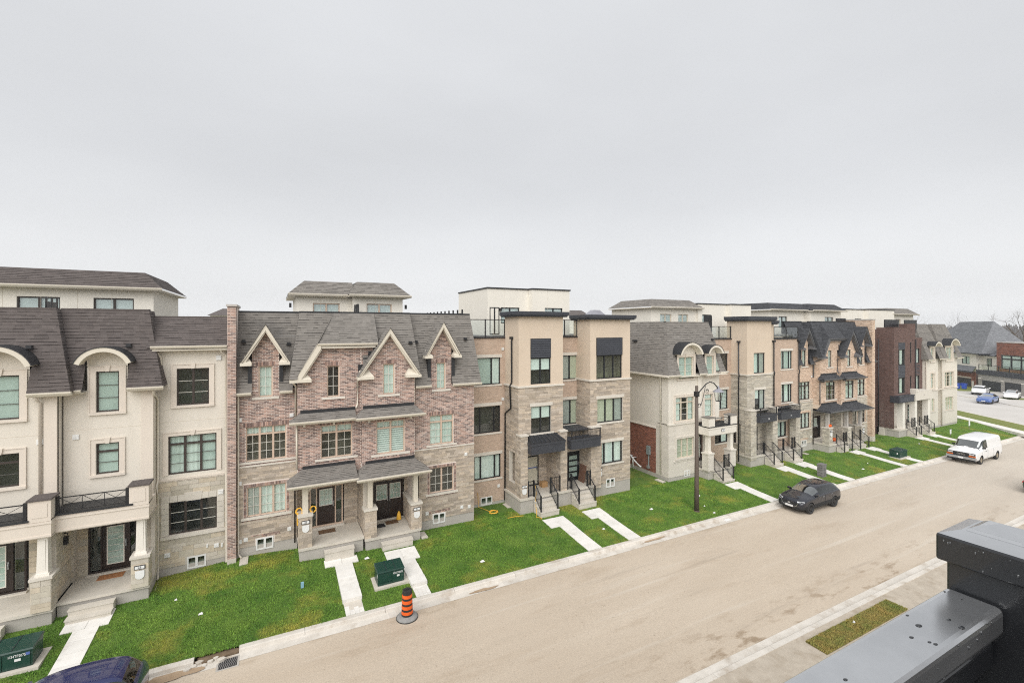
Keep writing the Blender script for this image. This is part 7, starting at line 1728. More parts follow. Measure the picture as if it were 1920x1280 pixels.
car("parked_van", "white cargo van with dark grille parked near the far end of the street", None, (56.45, 17.75, gz(56.5)), R(180), 'car_white', vn, W(1.66, -1.77, .86, .375, .23), [
    mirrors(1.28, .93, 1.36, 'cladding'), ebox("grille", 'cladding', 2.66, 2.84, -.93, .93, .68, 1.02), ebox("bumper", 'galv', 2.72, 2.92, -.99, .99, .48, .66), ebox("bumper_valance", 'cladding', 2.6, 2.86, -.92, .92, .33, .46),
    ebox("headlight", 'lens_clear', 2.74, 2.86, .54, .88, .88, .98), ebox("headlight", 'lens_clear', 2.74, 2.86, -.88, -.54, .88, .98), ebox("turn_signal", 'lens_amber', 2.62, 2.855, .52, .955, .71, .82), ebox("turn_signal", 'lens_amber', 2.62, 2.855, -.955, -.52, .71, .82),
    etext("GMC", .17, 'chrome', (2.86, 0, .86), (R(90), 0, R(90)), "badge", 1.5), ebox("number_plate", 'plaque_white', 2.92, 2.945, -.17, .17, .50, .62),
    lines([[(1.55, .985, 1.05), (1.5, .995, .8), (1.48, .985, .55)], [(.36, .985, 1.20), (.36, .995, .9), (.38, .985, .45)], [(-.9, .985, 1.15), (-.9, .995, .9), (-.9, .985, .45)]]), lines([[(.72, 1.01, 1.08), (.88, 1.01, 1.085)]], 'cladding', .02, "door_handle"), lines([[(1.75, .9, 1.27), (1.72, 0, 1.33)]], 'cladding', .02, "wiper"),
    ebox("rear_bumper", 'cladding', -3.0, -2.84, -.92, .92, .42, .58)], rim='steel_tan', clad=False)
# --- navy saloon whose roof shows at the lower left
sd_ = lambda L=0, h=0: [(2.32, .62, .34, .56, .58, .5, 'b'), (2.27, .80, .26, .68, .70, .5, 'b'), (2.05, .88, .22, .79, .83, .5, 'b'), (1.5, .91, .20, .86, .93, .5, 'b'), (1.02, .92, .19, .90, .98, .5, 'b', 'W'),
      (.20, .92, .19, .93, 1.36 + h, .58, 'g', 'S'), (-.4, .92, .19, .94, 1.435 + h, .60, 'g', 'S'), (-1.0, .92, .19, .96, 1.40 + h, .58, 'g', 'S'), (-1.32, .915, .20, .97, 1.32 + h, .56, 'g', 'R'),
      (-1.86, .90, .22, .97, 1.04, .5, 'b'), (-2.22, .84, .28, .92, .97, .5, 'b'), (-2.34, .76, .34, .76, .80, .5, 'b'), (-2.37, .64, .42, .60, .62, .5, 'b')]
def sedan(name, label, group, loc, rz, paint, rim='alloy_dark', tail='lens_red', glass_roof=False, clad=False, extra=()):
    return car(name, label, group, loc, rz, paint, sd_(), W(1.42, -1.40, .80, .33, .22), [mirrors(.74, .82, .97, paint),
        lamps([(2.16, .46, .74), (2.0, .82, .78), (1.98, .83, .68), (2.20, .50, .65)], 'lens_clear', "headlight"), lamps([(-2.315, .40, .86), (-2.20, .82, .88), (-2.23, .84, .74), (-2.355, .42, .72)], tail, "tail_light"),
        ebox("grille", 'cladding', 2.16, 2.30, -.42, .42, .42, .58), ebox("number_plate", 'plaque_white', 2.28, 2.32, -.24, .24, .38, .48), ebox("number_plate", 'plaque_white', -2.385, -2.34, -.24, .24, .58, .70), ebox("lower_bumper", 'cladding', -2.36, -2.2, -.7, .7, .28, .40),
        lines([[(.98, .89, .80), (.95, .915, .6), (1.0, .90, .36)], [(-.30, .905, .88), (-.30, .915, .6), (-.30, .90, .36)], [(-1.1, .905, .88), (-1.05, .91, .65)]]), pillars(.92, .94, .60, 1.43, (-.32,)), *extra], rim=rim, clad=clad)
car("parked_hatchback", "navy blue car at the lower left corner, only its roof and windows in view", None, (-5.75, 17.62, gz(-5.9)), R(180), 'car_navy', cx, W(1.36, -1.29, .80, .345, .215), [mirrors(.72, .80, 1.06, 'car_navy'), pillars(.90, 1.03, .62, 1.50),
    lamps([(-2.10, .50, .98), (-1.96, .82, 1.02), (-1.99, .83, .86), (-2.14, .54, .82)], 'lens_red', "tail_light"), ebox("wiper", 'cladding', -1.86, -1.80, -.1, .45, 1.17, 1.20)])
sedan("passing_saloon", "dark green car cut by the right edge, its red tail light showing", None, (50.15, 11.7, gz(50)), R(0), 'car_green')
sedan("parked_saloon", "blue saloon parked on the driveway of the far brick house", "cars by the far houses", (101.3, 30.3, gz(90) + .13), R(184), 'car_blue')
sedan("parked_saloon", "white saloon with black roof glass before the far garage doors", "cars by the far houses", (111.0, 30.2, gz(90) + .13), R(190), 'car_white', extra=[ebox("roof_glass", 'car_black', -1.0, .1, -.5, .5, 1.39, 1.45)])
suv = [(2.4, .66, .36, .66, .68, .5, 'b'), (2.34, .84, .28, .80, .83, .5, 'b'), (2.1, .94, .24, .93, .98, .5, 'b'), (1.5, .97, .22, 1.02, 1.10, .5, 'b'), (1.15, .98, .22, 1.06, 1.16, .5, 'b', 'W'), (.2, .98, .22, 1.10, 1.58, .66, 'g', 'S'), (-.4, .98, .22, 1.11, 1.66, .68, 'g', 'S'), (-1.1, .98, .22, 1.13, 1.62, .66, 'g', 'S'), (-1.6, .97, .23, 1.14, 1.50, .62, 'g', 'R'), (-2.15, .93, .28, 1.14, 1.20, .5, 'b'), (-2.38, .86, .34, .98, 1.02, .5, 'b'), (-2.44, .74, .44, .74, .76, .5, 'b')]
car("parked_suv", "white SUV seen from behind on the driveway beside the blue saloon", "cars by the far houses", (112.6, 34.6, gz(90) + .13), R(10), 'car_white', suv, W(1.46, -1.44, .86, .37, .24), [mirrors(.85, .95, 1.12, 'car_white'), lamps([(-2.28, .42, 1.0), (-2.16, .88, 1.03), (-2.18, .89, .92), (-2.32, .44, .90)], 'lens_red', "tail_light"), ebox("lower_bumper", 'cladding', -2.46, -2.2, -.8, .8, .3, .46), ebox("number_plate", 'plaque_white', -2.47, -2.42, -.2, .2, .66, .78)], clad=False)
# ================================================================== street furniture and small things
def lamp_post():
    r = thing("street_lamp", "bronze street lamp post with scrolled arm and lantern on the lawn", "street lamp", (23.6, 20.35, lz(23.6, 20.35)))
    z0 = lz(23.6, 20.35) - .1; x, y = 23.6, 20.35
    b = MB(); b.tube([(x, y, z0), (x, y, z0 + 2), (x, y, 7.95)], [.155, .135, .095], 12); b.lathe([(.18, 0), (.18, .05), (.15, .08)], (x, y, z0 + .08), 16); b.build("post", 'pole_bronze', r, smooth=True)
    a = MB(); pts = [(x + .08, y, 7.42), (x + .45, y, 7.72), (x + .85, y, 8.02), (x + 1.2, y, 8.13), (x + 1.55, y, 8.05), (x + 1.85, y, 7.80), (x + 1.95, y, 7.62)]; a.tube(pts, .035, 8); a.box(x - .12, x + .12, y - .12, y + .12, 7.28, 7.6); a.build("arm", 'black_metal', r, smooth=False)
    s = MB(); s.tube([(x + .38, y, 6.68), (x + .55, y, 7.1), (x + .72, y, 7.6), (x + .8, y, 7.9)], .02, 6)
    for cx_, cz, rr in ((x + .25, 6.68, .15), (x + .95, 7.55, .15)):
        s.tube([(cx_ + rr * (1 - k / 40) * math.cos(k * .45), y, cz + rr * (1 - k / 40) * math.sin(k * .45)) for k in range(22)], .016, 6)
    s.build("scroll", 'black_metal', r)
    lx = x + 2.0; l = MB(); l.lathe([(.03, .38), (.06, .34), (.10, .18), (.34, .02), (.36, -.02), (.02, -.03)], (lx, y, 7.46), 8); l.build("lantern_hood", 'lamp_grey', r)
    g = MB(); g.lathe([(.26, 0), (.15, -.55), (.02, -.56)], (lx, y, 7.42), 8, cap=False); g.build("lantern_glass", 'glass_rail', r)
    c = MB()
    for k in range(4): q = math.pi / 4 + k * math.pi / 2; c.bar((lx + .27 * math.cos(q), y + .27 * math.sin(q), 7.42), (lx + .16 * math.cos(q), y + .16 * math.sin(q), 6.86), .025)
    c.lathe([(.17, 0), (.17, .04), (.08, .05)], (lx, y, 6.83), 8); c.build("lantern_cage", 'black_metal', r)
    p = MB(); p.box(x + .10, x + .24, y - .05, y + .05, 1.4 + z0 - .4, 1.5 + z0 - .4); p.build("tag", 'plaque_white', r)
lamp_post()
def transformer(x0, x1, y0, y1, label, txt=True, logo=False):
    xm = (x0 + x1) / 2; zb = lz(xm, y0) + .02
    r = thing("transformer_box", label, "utility box", (xm, (y0 + y1) / 2, zb - .1), group="green transformer boxes on the lawns")
    b = MB(); b.box(x0 - .16, x1 + .2, y0 - .18, y1 + .12, zb - .12, zb + .06); b.build("concrete_pad", 'concrete', r)
    h = .62; b = MB(); b.box(x0, x1, y0, y1, zb + .06, zb + h); b.build("cabinet", 'green_box', r)
    b = MB(); b.hexa([(x0 - .03, y0 - .03, zb + h), (x1 + .03, y0 - .03, zb + h), (x1 + .03, y1 + .03, zb + h + .06), (x0 - .03, y1 + .03, zb + h + .06), (x0 - .01, y0 - .01, zb + h + .05), (x1 + .01, y0 - .01, zb + h + .05), (x1 + .01, y1, zb + h + .12), (x0 - .01, y1, zb + h + .12)]); b.build("lid", 'green_box', r)
    w = (x1 - x0)
    for k in range(3): q = x0 + w * (k + .5) / 3; c = MB(); c.bar((q + w / 6, y0, zb + h + .062), (q + w / 6, y1, zb + h + .13), .012); c.build("lid_seam", 'charcoal_siding', r) if k < 2 else None
    B1("door", 'green_box', r, x0 + .05, x0 + w * .52, y0 - .02, y0, zb + .2, zb + h - .05); B1("door", 'green_box', r, x0 + w * .54, x1 - .05, y0 - .02, y0, zb + .1, zb + h - .05)
    B1("lower_plate", 'green_box', r, x0 + .03, x0 + w * .52, y0 - .025, y0, zb + .08, zb + .17)
    if txt: text("H34TP2075", .12, 'plaque_white', r, (x0 + w * .76, y0 - .024, zb + h - .13), name="lettering", sx=.75); B1("label", 'plaque_white', r, x0 + w * .72, x0 + w * .82, y0 - .026, y0 - .02, zb + h - .30, zb + h - .22)
    if logo: B1("sticker", 'tape_blue', r, x1 - .16, x1 - .06, y0 - .026, y0 - .02, zb + h - .16, zb + h - .07)
    B1("label", 'plaque_white', r, x0 - .006, x0, y0 + .1, y0 + .18, zb + h - .25, zb + h - .1)
transformer(4.0, 5.15, 20.58, 21.35, "green transformer box beside the orange and black construction barrel")
transformer(-8.75, -7.2, 20.95, 21.75, "green transformer box at the lower left corner beside the navy car", logo=True)
transformer(49.3, 50.75, 20.45, 21.2, "green transformer box far down the street before the tan gabled townhouse", txt=False)
def barrel():
    x, y, z = 4.72, 18.35, gz(4.7); r = thing("construction_barrel", "orange and black striped construction barrel standing in the gutter", "barrel", (x, y, z))
    b = MB(); b.lathe([(.40, .0), (.42, .03), (.40, .07), (.30, .12), (.24, .13)], (x, y, z), 28); b.build("rubber_base", 'rubber_grey', r, smooth=True); b = MB(); b.lathe([(.435, .0), (.435, .028), (.41, .03)], (x, y, z), 28); b.build("base_ring", 'rubber', r, smooth=True)
    zz = .10; seq = [('rubber', .10), ('orange', .12), ('rubber', .085), ('orange', .13), ('rubber', .085), ('orange', .13), ('rubber', .085), ('orange', .13), ('rubber', .12)]
    tot = sum(s[1] for s in seq)
    for m, h in seq:
        r0 = .225 - .035 * (zz - .1) / tot; r1 = .225 - .035 * (zz + h - .1) / tot; k = .006 if m == 'orange' else 0
        b = MB(); b.lathe([(r0 - .02, zz), (r0 + k, zz + .004), (r1 + k, zz + h - .004), (r1 - .02, zz + h)], (x, y, z), 24, cap=False); b.build("stripe", m, r, smooth=False); zz += h
    b = MB(); b.lathe([(.19, zz - .01), (.185, zz + .03), (.14, zz + .04), (.13, zz + .02), (.02, zz + .02)], (x, y, z), 24); b.tube([(x - .08, y, z + zz + .02), (x - .07, y, z + zz + .08), (x + .07, y, z + zz + .08), (x + .08, y, z + zz + .02)], .02, 6); b.build("cap", 'rubber', r)
barrel()
def mailbox():
    x, y = 37.95, 20.75; z = lz(x, y); r = thing("stone_marker", "grey stone marker post on the lawn between two walkways, above the dark crossover", "marker", (x, y, z))
    for k in range(5):
        for s in range(2):
            b = MB(); b.box(x - .28 + s * .28 + .01, x + s * .28 - .01, y - .2, y + .2, z - .05 + k * .19, z - .05 + k * .19 + .175); b.build("block", 'stone_grey', r)
    b = MB(); b.box(x - .30, x + .30, y - .22, y + .22, z + .90, z + .97); b.build("capstone", 'stone_grey', r)
mailbox()
def stake(x, y, h, label):
    z = lz(x, y); r = thing("sign_stake", label, "stake", (x, y, z)); b = MB(); b.box(x - .02, x + .02, y - .02, y + .02, z - .05, z + h); b.build("post", 'bark_far', r); b = MB(); b.box(x - .17, x + .17, y - .03, y - .01, z + h * .35, z + h); b.build("board", 'plaque_white', r)
stake(64.2, 22.1, .75, "short white sign stake in the grass before the last townhouse"); stake(70.1, 22.5, 1.35, "taller white sign stake in the grass above the van roof")
# catch basin with iron grate and rubble where the kerb is unfinished
r = thing("catch_basin", "iron catch-basin grate in the gutter at the broken gap in the kerb", "drain", (-1.45, 18.55, gz(-1.4)))
b = MB(); b.box(-1.80, -1.12, 18.34, 18.94, .0, .020); b.build("basin_frame", 'foundation', r)
b = MB(); b.box(-1.74, -1.18, 18.40, 18.88, .02, .025); b.build("basin_void", 'ink', r)
for k in range(9):
    for h in range(2): b = MB(); xx = -1.74 + k * .062; b.bar((xx + .01, 18.41 + h * .24, .033), (xx + .05, 18.63 + h * .24, .033), .026, .016); b.build("grate_bar", 'stone_grey', r)
b = MB(); b.prism_z([(p[0], p[1]) for p in blob(-1.8, 19.18, .78, .22, 0, seed=3)], -.05, .08); struct("soil_patch", b, 'mud')
def pebble(name, x, y, z, s, mat, label, cat, group, seed):
    rg = random.Random(seed); b = MB(); n = 7
    pts = [(x + s * (.7 + .5 * rg.random()) * math.cos(2 * math.pi * k / n), y + s * (.5 + .4 * rg.random()) * math.sin(2 * math.pi * k / n)) for k in range(n)]
    b.prism_z(pts, z - .01, z + s * (.3 + .35 * rg.random())); o = b.build(name, mat, None); tag(o, label, cat, group); rename_to_origin(o)
for k in range(7):
    rg = random.Random(40 + k); pebble("concrete_chunk", -2.65 + .16 * k, 18.85 + .1 * (k % 3), gz(-2.2) + .02, .09 + .05 * rg.random(), 'kerb', ("leftmost", "second from left", "third from left", "middle", "third from right", "second from right", "rightmost")[k] + " broken concrete chunk in the gutter left of the catch basin", "rubble", "broken concrete by the catch basin", 40 + k)
# scraps on the lawn and verge
for k, (x, y, lab) in enumerate([(-3.6, 22.9, "white paper scrap on the lawn left of the yellow-green patch"), (-2.6, 21.6, "crumpled white scrap on the lawn above the broken kerb"), (9.0, 20.6, "white litter on the lawn right of the construction barrel"), (24.6, 20.6, "white scrap on the grass at the foot of the lamp post"), (24.4, 19.7, "small white litter near the kerb below the lamp post"), (43.0, 20.3, "white scrap on the far lawn right of the stone marker"), (45.0, 20.9, "pale litter on the lawn below the tan gabled townhouse"), (57.0, 22.0, "white scrap on the lawn left of the white van"), (21.0, 21.6, "tiny white scrap on the middle of the lawn left of the lamp post"), (20.2, 9.85, "white scrap on the new sod strip"), (16.6, 20.8, "white scrap on the narrow lawn between two walkways"), (3.95, 23.0, "white scrap beside the right-hand porch steps of the brick townhouse")]):
    b = MB(); z = (lz(x, y) if y > 15 else gz(x) + .16) + .05; s = .05 + .03 * (k % 3); b.hexa([(x - s, y - s * .7, z - .02), (x + s, y - s * .6, z - .02), (x + s * .9, y + s * .7, z - .02), (x - s, y + s * .6, z - .02), (x - s * .7, y - s * .4, z + .03), (x + s * .8, y - s * .3, z + .015), (x + s * .5, y + s * .5, z + .035), (x - s * .5, y + s * .3, z + .02)])
    o = b.build("litter", 'litter', None); tag(o, lab, "litter", "scraps of litter on the lawns"); rename_to_origin(o)
o = B1("paper_bag", 'litter_blue', None, .98, 1.1, 21.75, 21.85, lz(1, 21.8) + .03, lz(1, 21.8) + .25); tag(o, "pale blue packet standing on the lawn left of the walkway", "litter"); rename_to_origin(o)
o = B1("paper_bag", 'litter', None, 24.3, 24.75, 18.75, 18.95, gz(24.5) + .02, gz(24.5) + .06); tag(o, "flattened white bag lying in the gutter below the lamp post", "litter"); rename_to_origin(o)
# yellow extension cords
def coil(cx_, cy, cz, r, n, seed, ax='z', w=.018):
    rg = random.Random(seed); pts = []
    for k in range(n * 10):
        q = k * .63; rr = r * (.7 + .4 * rg.random()); zz = .02 + .06 * rg.random()
        pts.append((cx_ + rr * math.cos(q), cy + (rr if ax == 'z' else .05) * math.sin(q), cz + (zz if ax == 'z' else rr * math.sin(q))))
    b = MB(); b.tube(pts, w, 5); return b
b = coil(11.75, 25.2, lz(11.7, 25.2), .26, 6, 1); b.tube([(11.6, 25.3, lz(11.6, 25.3) + .05), (11.2, 26.2, .5), (11.2, 26.3, 1.0), (11.2, 26.35, 1.35)], .014, 5)
o = b.build("extension_cord", 'cord_yellow', None); tag(o, "coiled yellow cord on the grass below the recessed brick wall", "cord"); rename_to_origin(o)
b = MB(); b.tube([(14.0, 24.05, 2.1), (14.02, 23.98, 1.6), (14.0, 24.0, 1.3), (13.95, 23.9, .9), (13.9, 23.7, lz(14, 23.7) + .05), (13.7, 23.4, lz(13.7, 23.4) + .05), (13.95, 23.2, lz(14, 23.2) + .06), (13.8, 23.05, lz(14, 23) + .05)], .016, 5); b.tube([(13.1, 23.9, lz(13.1, 23.9) + .05), (12.6, 24.0, lz(12.6, 24) + .05), (12.1, 24.0, lz(12, 24) + .05)], .014, 5)
o = b.build("extension_cord", 'cord_yellow', None); tag(o, "pale yellow cord hanging over the left stair rail of the beige tower townhouse", "cord"); rename_to_origin(o)
b = coil(1.02, 24.08, 2.86, .16, 4, 2, 'y'); b.tube([(.95, 24.0, 2.85), (.93, 23.98, 2.5), (.94, 23.99, 2.25)], .03, 6); o = b.build("extension_cord", 'cord_yellow', None); tag(o, "orange-yellow cord bundle on the left side of the porch pier numbered 23", "cord"); rename_to_origin(o)
b = coil(1.62, 24.08, 2.88, .14, 4, 3, 'y'); o = b.build("extension_cord", 'cord_yellow', None); tag(o, "orange-yellow cord bundle right of the cream post at the left brick porch", "cord"); rename_to_origin(o)
b = MB(); b.lathe([(.02, .02), (.12, .0), (.14, .05), (.10, .30), (.05, .42), (.02, .46)], (6.05, 25.3, 1.07), 12); o = b.build("watering_can", 'cord_yellow', None, smooth=True); tag(o, "yellow bag-like item against the low wall beside the double doors", "bag"); rename_to_origin(o)
for (x0, x1, y0, y1, z, m, lab) in ((1.95, 2.75, 25.0, 25.45, 1.2, 'doormat', "patterned brown doormat before the single brown door"), (4.62, 5.22, 24.75, 25.2, 1.05, 'doormat_black', "black doormat on the right-hand brick porch"), (5.3, 5.95, 24.95, 25.4, 1.05, 'doormat', "brown doormat before the double doors")):
    o = B1("doormat", m, None, x0, x1, y0, y1, z + .004, z + .018); tag(o, lab, "doormat"); rename_to_origin(o)
o = B1("cardboard_box", 'card', None, 15.2, 15.62, 25.25, 25.6, 1.352, 1.68); tag(o, "brown cardboard box on the left porch of the beige tower townhouse", "box"); rename_to_origin(o)
b = MB(); b.hexa([(18.1, 24.75, 1.355), (18.14, 24.75, 1.355), (18.14, 25.4, 1.355), (18.1, 25.4, 1.355), (18.3, 24.75, 2.45), (18.34, 24.75, 2.45), (18.34, 25.4, 2.45), (18.3, 25.4, 2.45)]); o = b.build("leaning_board", 'board_brown', None); tag(o, "brown panel leaning on the wall by the black ladder-glazed door", "board"); rename_to_origin(o)
def pumpkin(x, y, z, s, lab):
    r = thing("pumpkin", lab, "pumpkin", (x, y, z)); b = MB(); n = 24; prof = [(.02, .0), (.7, .08), (1, .4), (.95, .7), (.6, .95), (.1, .9)]; i0 = 0
    for rr, zz in prof:
        for j in range(n): q = 2 * math.pi * j / n; k = 1 + .06 * math.cos(q * 8); b.v.append((x + s * rr * k * math.cos(q), y + s * rr * k * math.sin(q), z + s * 1.4 * zz))
    for i in range(len(prof) - 1):
        for j in range(n): b.f.append((i * n + j, i * n + (j + 1) % n, (i + 1) * n + (j + 1) % n, (i + 1) * n + j)); b.m.append(0)
    b.build("rind", 'pumpkin', r, smooth=True); c = MB(); c.tube([(x, y, z + s * 1.25), (x + .02, y, z + s * 1.6)], .03, 6); c.build("stalk", 'bark', r)
pumpkin(45.1, 24.0, 2.5, .2, "orange pumpkin on the porch ledge of the tan gabled townhouse"); pumpkin(46.6, 24.4, .97, .22, "orange pumpkin on the porch floor behind the stair railing")
def bin_(x, y, lab):
    z = gz(90) + .1; r = thing("recycling_bin", lab, "bin", (x, y, z), group="blue bins by the far garage"); b = MB(); b.hexa([(x - .28, y - .28, z), (x + .28, y - .28, z), (x + .28, y + .28, z), (x - .28, y + .28, z), (x - .35, y - .35, z + .95), (x + .35, y - .35, z + .95), (x + .35, y + .35, z + .95), (x - .35, y + .35, z + .95)]); b.build("tub", 'plastic_blue', r); B1("lid", 'plastic_blue', r, x - .38, x + .38, y - .38, y + .38, z + .95, z + 1.05)
bin_(119.0, 39.9, "blue recycling bin, left of two by the far garage door"); bin_(119.9, 39.2, "blue recycling bin, right of two by the far garage door")

# ------------------------------------------------------------------ foreground: terrace railing at the camera and the house it belongs to
r = thing("terrace_railing", "wet black metal terrace railing with square post cap in the foreground", "railing", (1.1, .31, CAM_Z - 1.5))
z = CAM_Z - .452
def bevel_box(nm, mat, par, x0, x1, y0, y1, z0, z1, w=.006):
    o = B1(nm, mat, par, x0, x1, y0, y1, z0, z1); m = o.modifiers.new("bevel", 'BEVEL'); m.width = w; m.segments = 3; return o
bevel_box("top_rail", 'rail_wet', r, -3.0, 1.045, .292, .366, z - .045, z, .010); bevel_box("sub_rail", 'rail_black', r, -3.0, 1.045, .305, .353, z - .105, z - .062, .006)
B1("glass_panel", 'glass_rail_dark', r, -3.0, 1.04, .325, .333, z - .98, z - .105); B1("bottom_rail", 'rail_black', r, -3.0, 1.04, .305, .353, z - 1.02, z - .98)
bevel_box("post", 'rail_black', r, 1.047, 1.158, .258, .366, CAM_Z - 1.55, CAM_Z - .40, .004)
cp = bevel_box("post_cap", 'rail_black', r, 1.036, 1.169, .247, .377, CAM_Z - .408, CAM_Z - .362, .004)
b = MB(); x0, x1, y0, y1 = 1.036, 1.169, .247, .377; xm, ym = (x0 + x1) / 2, (y0 + y1) / 2
for (i0, i1, za, zb) in ((.002, .026, -.362, -.352), (.030, .034, -.352, -.348)): b.hexa([(x0 + i0, y0 + i0, CAM_Z + za), (x1 - i0, y0 + i0, CAM_Z + za), (x1 - i0, y1 - i0, CAM_Z + za), (x0 + i0, y1 - i0, CAM_Z + za), (x0 + i1, y0 + i1, CAM_Z + zb), (x1 - i1, y0 + i1, CAM_Z + zb), (x1 - i1, y1 - i1, CAM_Z + zb), (x0 + i1, y1 - i1, CAM_Z + zb)])
b.build("cap_step", 'rail_wet', r); b = MB()
q0, q1, q2 = .034, .022, .004
b.hexa([(xm - q0, ym - q0, CAM_Z - .350), (xm + q0, ym - q0, CAM_Z - .350), (xm + q0, ym + q0, CAM_Z - .350), (xm - q0, ym + q0, CAM_Z - .350), (xm - q1, ym - q1, CAM_Z - .342), (xm + q1, ym - q1, CAM_Z - .342), (xm + q1, ym + q1, CAM_Z - .342), (xm - q1, ym + q1, CAM_Z - .342)])
b.hexa([(xm - q1, ym - q1, CAM_Z - .342), (xm + q1, ym - q1, CAM_Z - .342), (xm + q1, ym + q1, CAM_Z - .342), (xm - q1, ym + q1, CAM_Z - .342), (xm - q2, ym - q2, CAM_Z - .337), (xm + q2, ym - q2, CAM_Z - .337), (xm + q2, ym + q2, CAM_Z - .337), (xm - q2, ym + q2, CAM_Z - .337)])
b.build("cap_pyramid", 'rail_wet', r)
M('water_drop', (0.09, 0.095, 0.10), (0.07, 0.075, 0.08), 4, 0.05, spec=0.9, coat=1.0)
rg = random.Random(9)
for k in range(34):                               # rain beads on the rail side, cap and top
    if k < 12: x, y, zz = rg.uniform(.62, 1.03), .2915, z - rg.uniform(.004, .04); s = rg.uniform(.0008, .0022); rad = (s, s * .5, s * 1.3)
    elif k < 22: x, y, zz = 1.0355, rg.uniform(.262, .37), CAM_Z - rg.uniform(.37, .405); s = rg.uniform(.0008, .002); rad = (s * .5, s, s * 1.4)
    else: x, y, zz = rg.uniform(.55, 1.02), rg.uniform(.302, .358), z + .0002; s = rg.uniform(.0012, .0045); rad = (s * 1.6, s, s * .28)
    b = MB(); b.lathe([(.05, -1), (.7, -.7), (1, 0), (.7, .7), (.05, 1)], (0, 0, 0), 8); b.v = [(x + p[0] * rad[0], y + p[1] * rad[1], zz + p[2] * rad[2]) for p in b.v]; b.build("rain_drop", 'water_drop' if k < 22 else 'rail_black', r, smooth=True, fix=False)
own = thing("terrace_house", "house under the camera whose terrace carries the black railing", "house", (0, -3, 0))
B1("terrace_slab", 'concrete', own, -6, 6, -6, .42, CAM_Z - 1.75, CAM_Z - 1.55); B1("wall", 'stucco_tan', own, -6, 6, -9, .40, 0, CAM_Z - 1.75); B1("terrace_paving", 'rubber', own, -5.9, 5.9, -3.0, .25, CAM_Z - 1.55, CAM_Z - 1.50)  # all unseen; the dark paving is added to darken reflections in the rail
B1("penthouse_wall", 'brick_brown', own, -5.5, 5.5, -6, -2.6, CAM_Z - 1.55, CAM_Z + 1.5)  # unseen dark wall added behind the camera to darken the rail's near side

# ------------------------------------------------------------------ trees and the wooded rise behind
def bare_tree(name, x, y, z, h, seed, label, mat='bark', r0=.28, depth=6, group=None):
    rg = random.Random(seed); root = thing(name, label, "tree", (x, y, z), group=group); tr = MB(); br = MB()
    def grow(p, d, L, r, lev):
        segs = 4; pts = [p]; rs = [r]
        for k in range(segs):
            d = (d + Vector((rg.uniform(-.16, .16), rg.uniform(-.16, .16), rg.uniform(-.03, .12)))).normalized(); p = p + d * L / segs; pts.append(p); rs.append(r * (1 - .42 * (k + 1) / segs))
            if lev < depth and k >= (1 if lev else 2):
                for _ in range(rg.choice((1, 1, 2))):
                    a = rg.uniform(.45, .95); ax = Vector((rg.uniform(-1, 1), rg.uniform(-1, 1), rg.uniform(-.4, .4))).cross(d)
                    if ax.length < .05: continue
                    grow(p, (Matrix.Rotation(a, 3, ax.normalized()) @ d), L * rg.uniform(.52, .76), rs[-1] * .62, lev + 1)
        (tr if lev == 0 else br).tube([tuple(q) for q in pts], rs, 6 if lev < 2 else 3, cap=False)
    grow(Vector((x, y, z)), Vector((0, 0, 1)), h * .48, r0, 0)
    tr.build("trunk", mat, root, smooth=True, fix=False); br.build("crown", mat, root, fix=False)
bare_tree("bare_tree", 151, 38.5, -1, 18.5, 5, "large bare tree rising behind the red-brown brick house", depth=4, r0=.5)
for k, (x, y, h, sd, lab) in enumerate([(165, 80, 19, 8, "faint bare tree above the far grey roof, at its left end"), (172, 68, 20, 12, "faint bare tree above the right end of the far grey roof"), (178, 62, 17, 14, "thin bare tree before the wooded rise at the far right"), (60, 160, 20, 17, "bare twigs of a far tree beside the middle rooftop room"), (-16, 150, 19, 21, "tiny far tree top past the left rooftop room")]):
    bare_tree("bare_tree", x, y, -1, h, sd, lab, 'bark_far', .25, 3, "bare trees far behind the houses")
b = MB()                                          # wooded hill: a rough mass of crowns
rg = random.Random(2)
def hillz(x, y): return max(-1, 8 + 9 * math.exp(-((y - 150) / 160) ** 2) + 3 * math.sin(y * .013 + 1))
n, m = 150, 5
rows = []
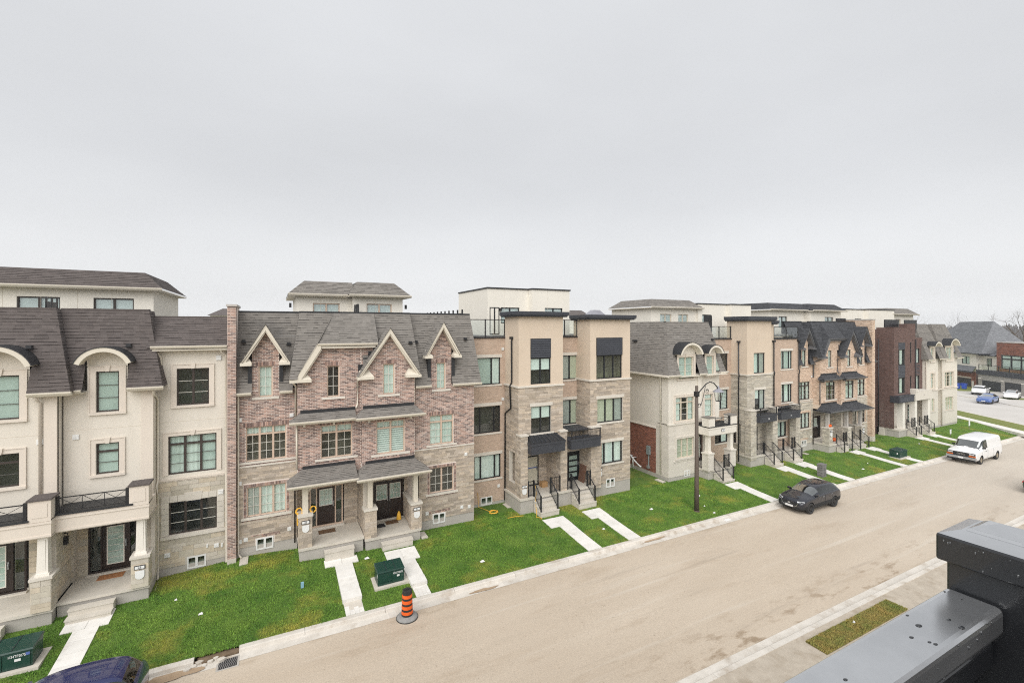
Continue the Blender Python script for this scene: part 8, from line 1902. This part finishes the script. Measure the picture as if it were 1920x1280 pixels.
for j in range(m):
    row = []
    for i in range(n):
        t = i / (n - 1); ang = R(30 + 62 * t); dd = 420 + j * 30
        x, y = dd * math.sin(ang), dd * math.cos(ang)
        top = 10.5 + 6.0 * max(0.0, (t - .35) / .65)
        zz = -1 if j == 0 else (top * (j / 4) ** .8 - 4 + rg.uniform(-.4, .4) + .5 * math.sin(i * .21))
        row.append((x, y, zz))
    rows.append(row)
for j in range(m - 1):
    for i in range(n - 1): b.poly([rows[j][i], rows[j][i + 1], rows[j + 1][i + 1], rows[j + 1][i]])
hill = b.build("hill", 'wood_far_tan', None, kind="structure", fix=False)
b = MB()
for k in range(15000):
    t = rg.random(); ang = R(30 + 62 * t); j = rg.random() ** .8; dd = 425 + j * 118; x, y = dd * math.sin(ang), dd * math.cos(ang)
    zz = (10.5 + 6.0 * max(0.0, (t - .35) / .65)) * j ** .8 - 5; hgt = rg.uniform(2.5, 5.2) * (1 + .3 * math.sin(t * 90)); w = rg.uniform(.25, .9); a = rg.uniform(0, 3.14); dx_, dy_ = w * math.cos(a), w * math.sin(a); lx = rg.uniform(-.7, .7)
    b.poly([(x - dx_ * .4, y - dy_ * .4, zz), (x + dx_ * .4, y + dy_ * .4, zz), (x + dx_ + lx, y + dy_, zz + hgt * .7), (x + lx, y, zz + hgt), (x - dx_ + lx, y - dy_, zz + hgt * .65)])
b.build("distant_wood", 'wood_far', None, kind="stuff", fix=False)

# ------------------------------------------------------------------ damp November air
hz = MB(); hz.box(-690, 890, -390, 890, -2.2, 27.0); ho = hz.build("haze", 'field', None, kind="stuff")
hm = bpy.data.materials.new("haze"); hm.use_nodes = True; ht = hm.node_tree; ht.nodes.clear()
hv = ht.nodes.new("ShaderNodeVolumePrincipled"); hv.inputs["Density"].default_value = 0.0005; hv.inputs["Color"].default_value = (0.93, 0.95, 0.98, 1); hv.inputs["Anisotropy"].default_value = 0.2
hoo = ht.nodes.new("ShaderNodeOutputMaterial"); ht.links.new(hv.outputs[0], hoo.inputs["Volume"])
ho.data.materials.clear(); ho.data.materials.append(hm)
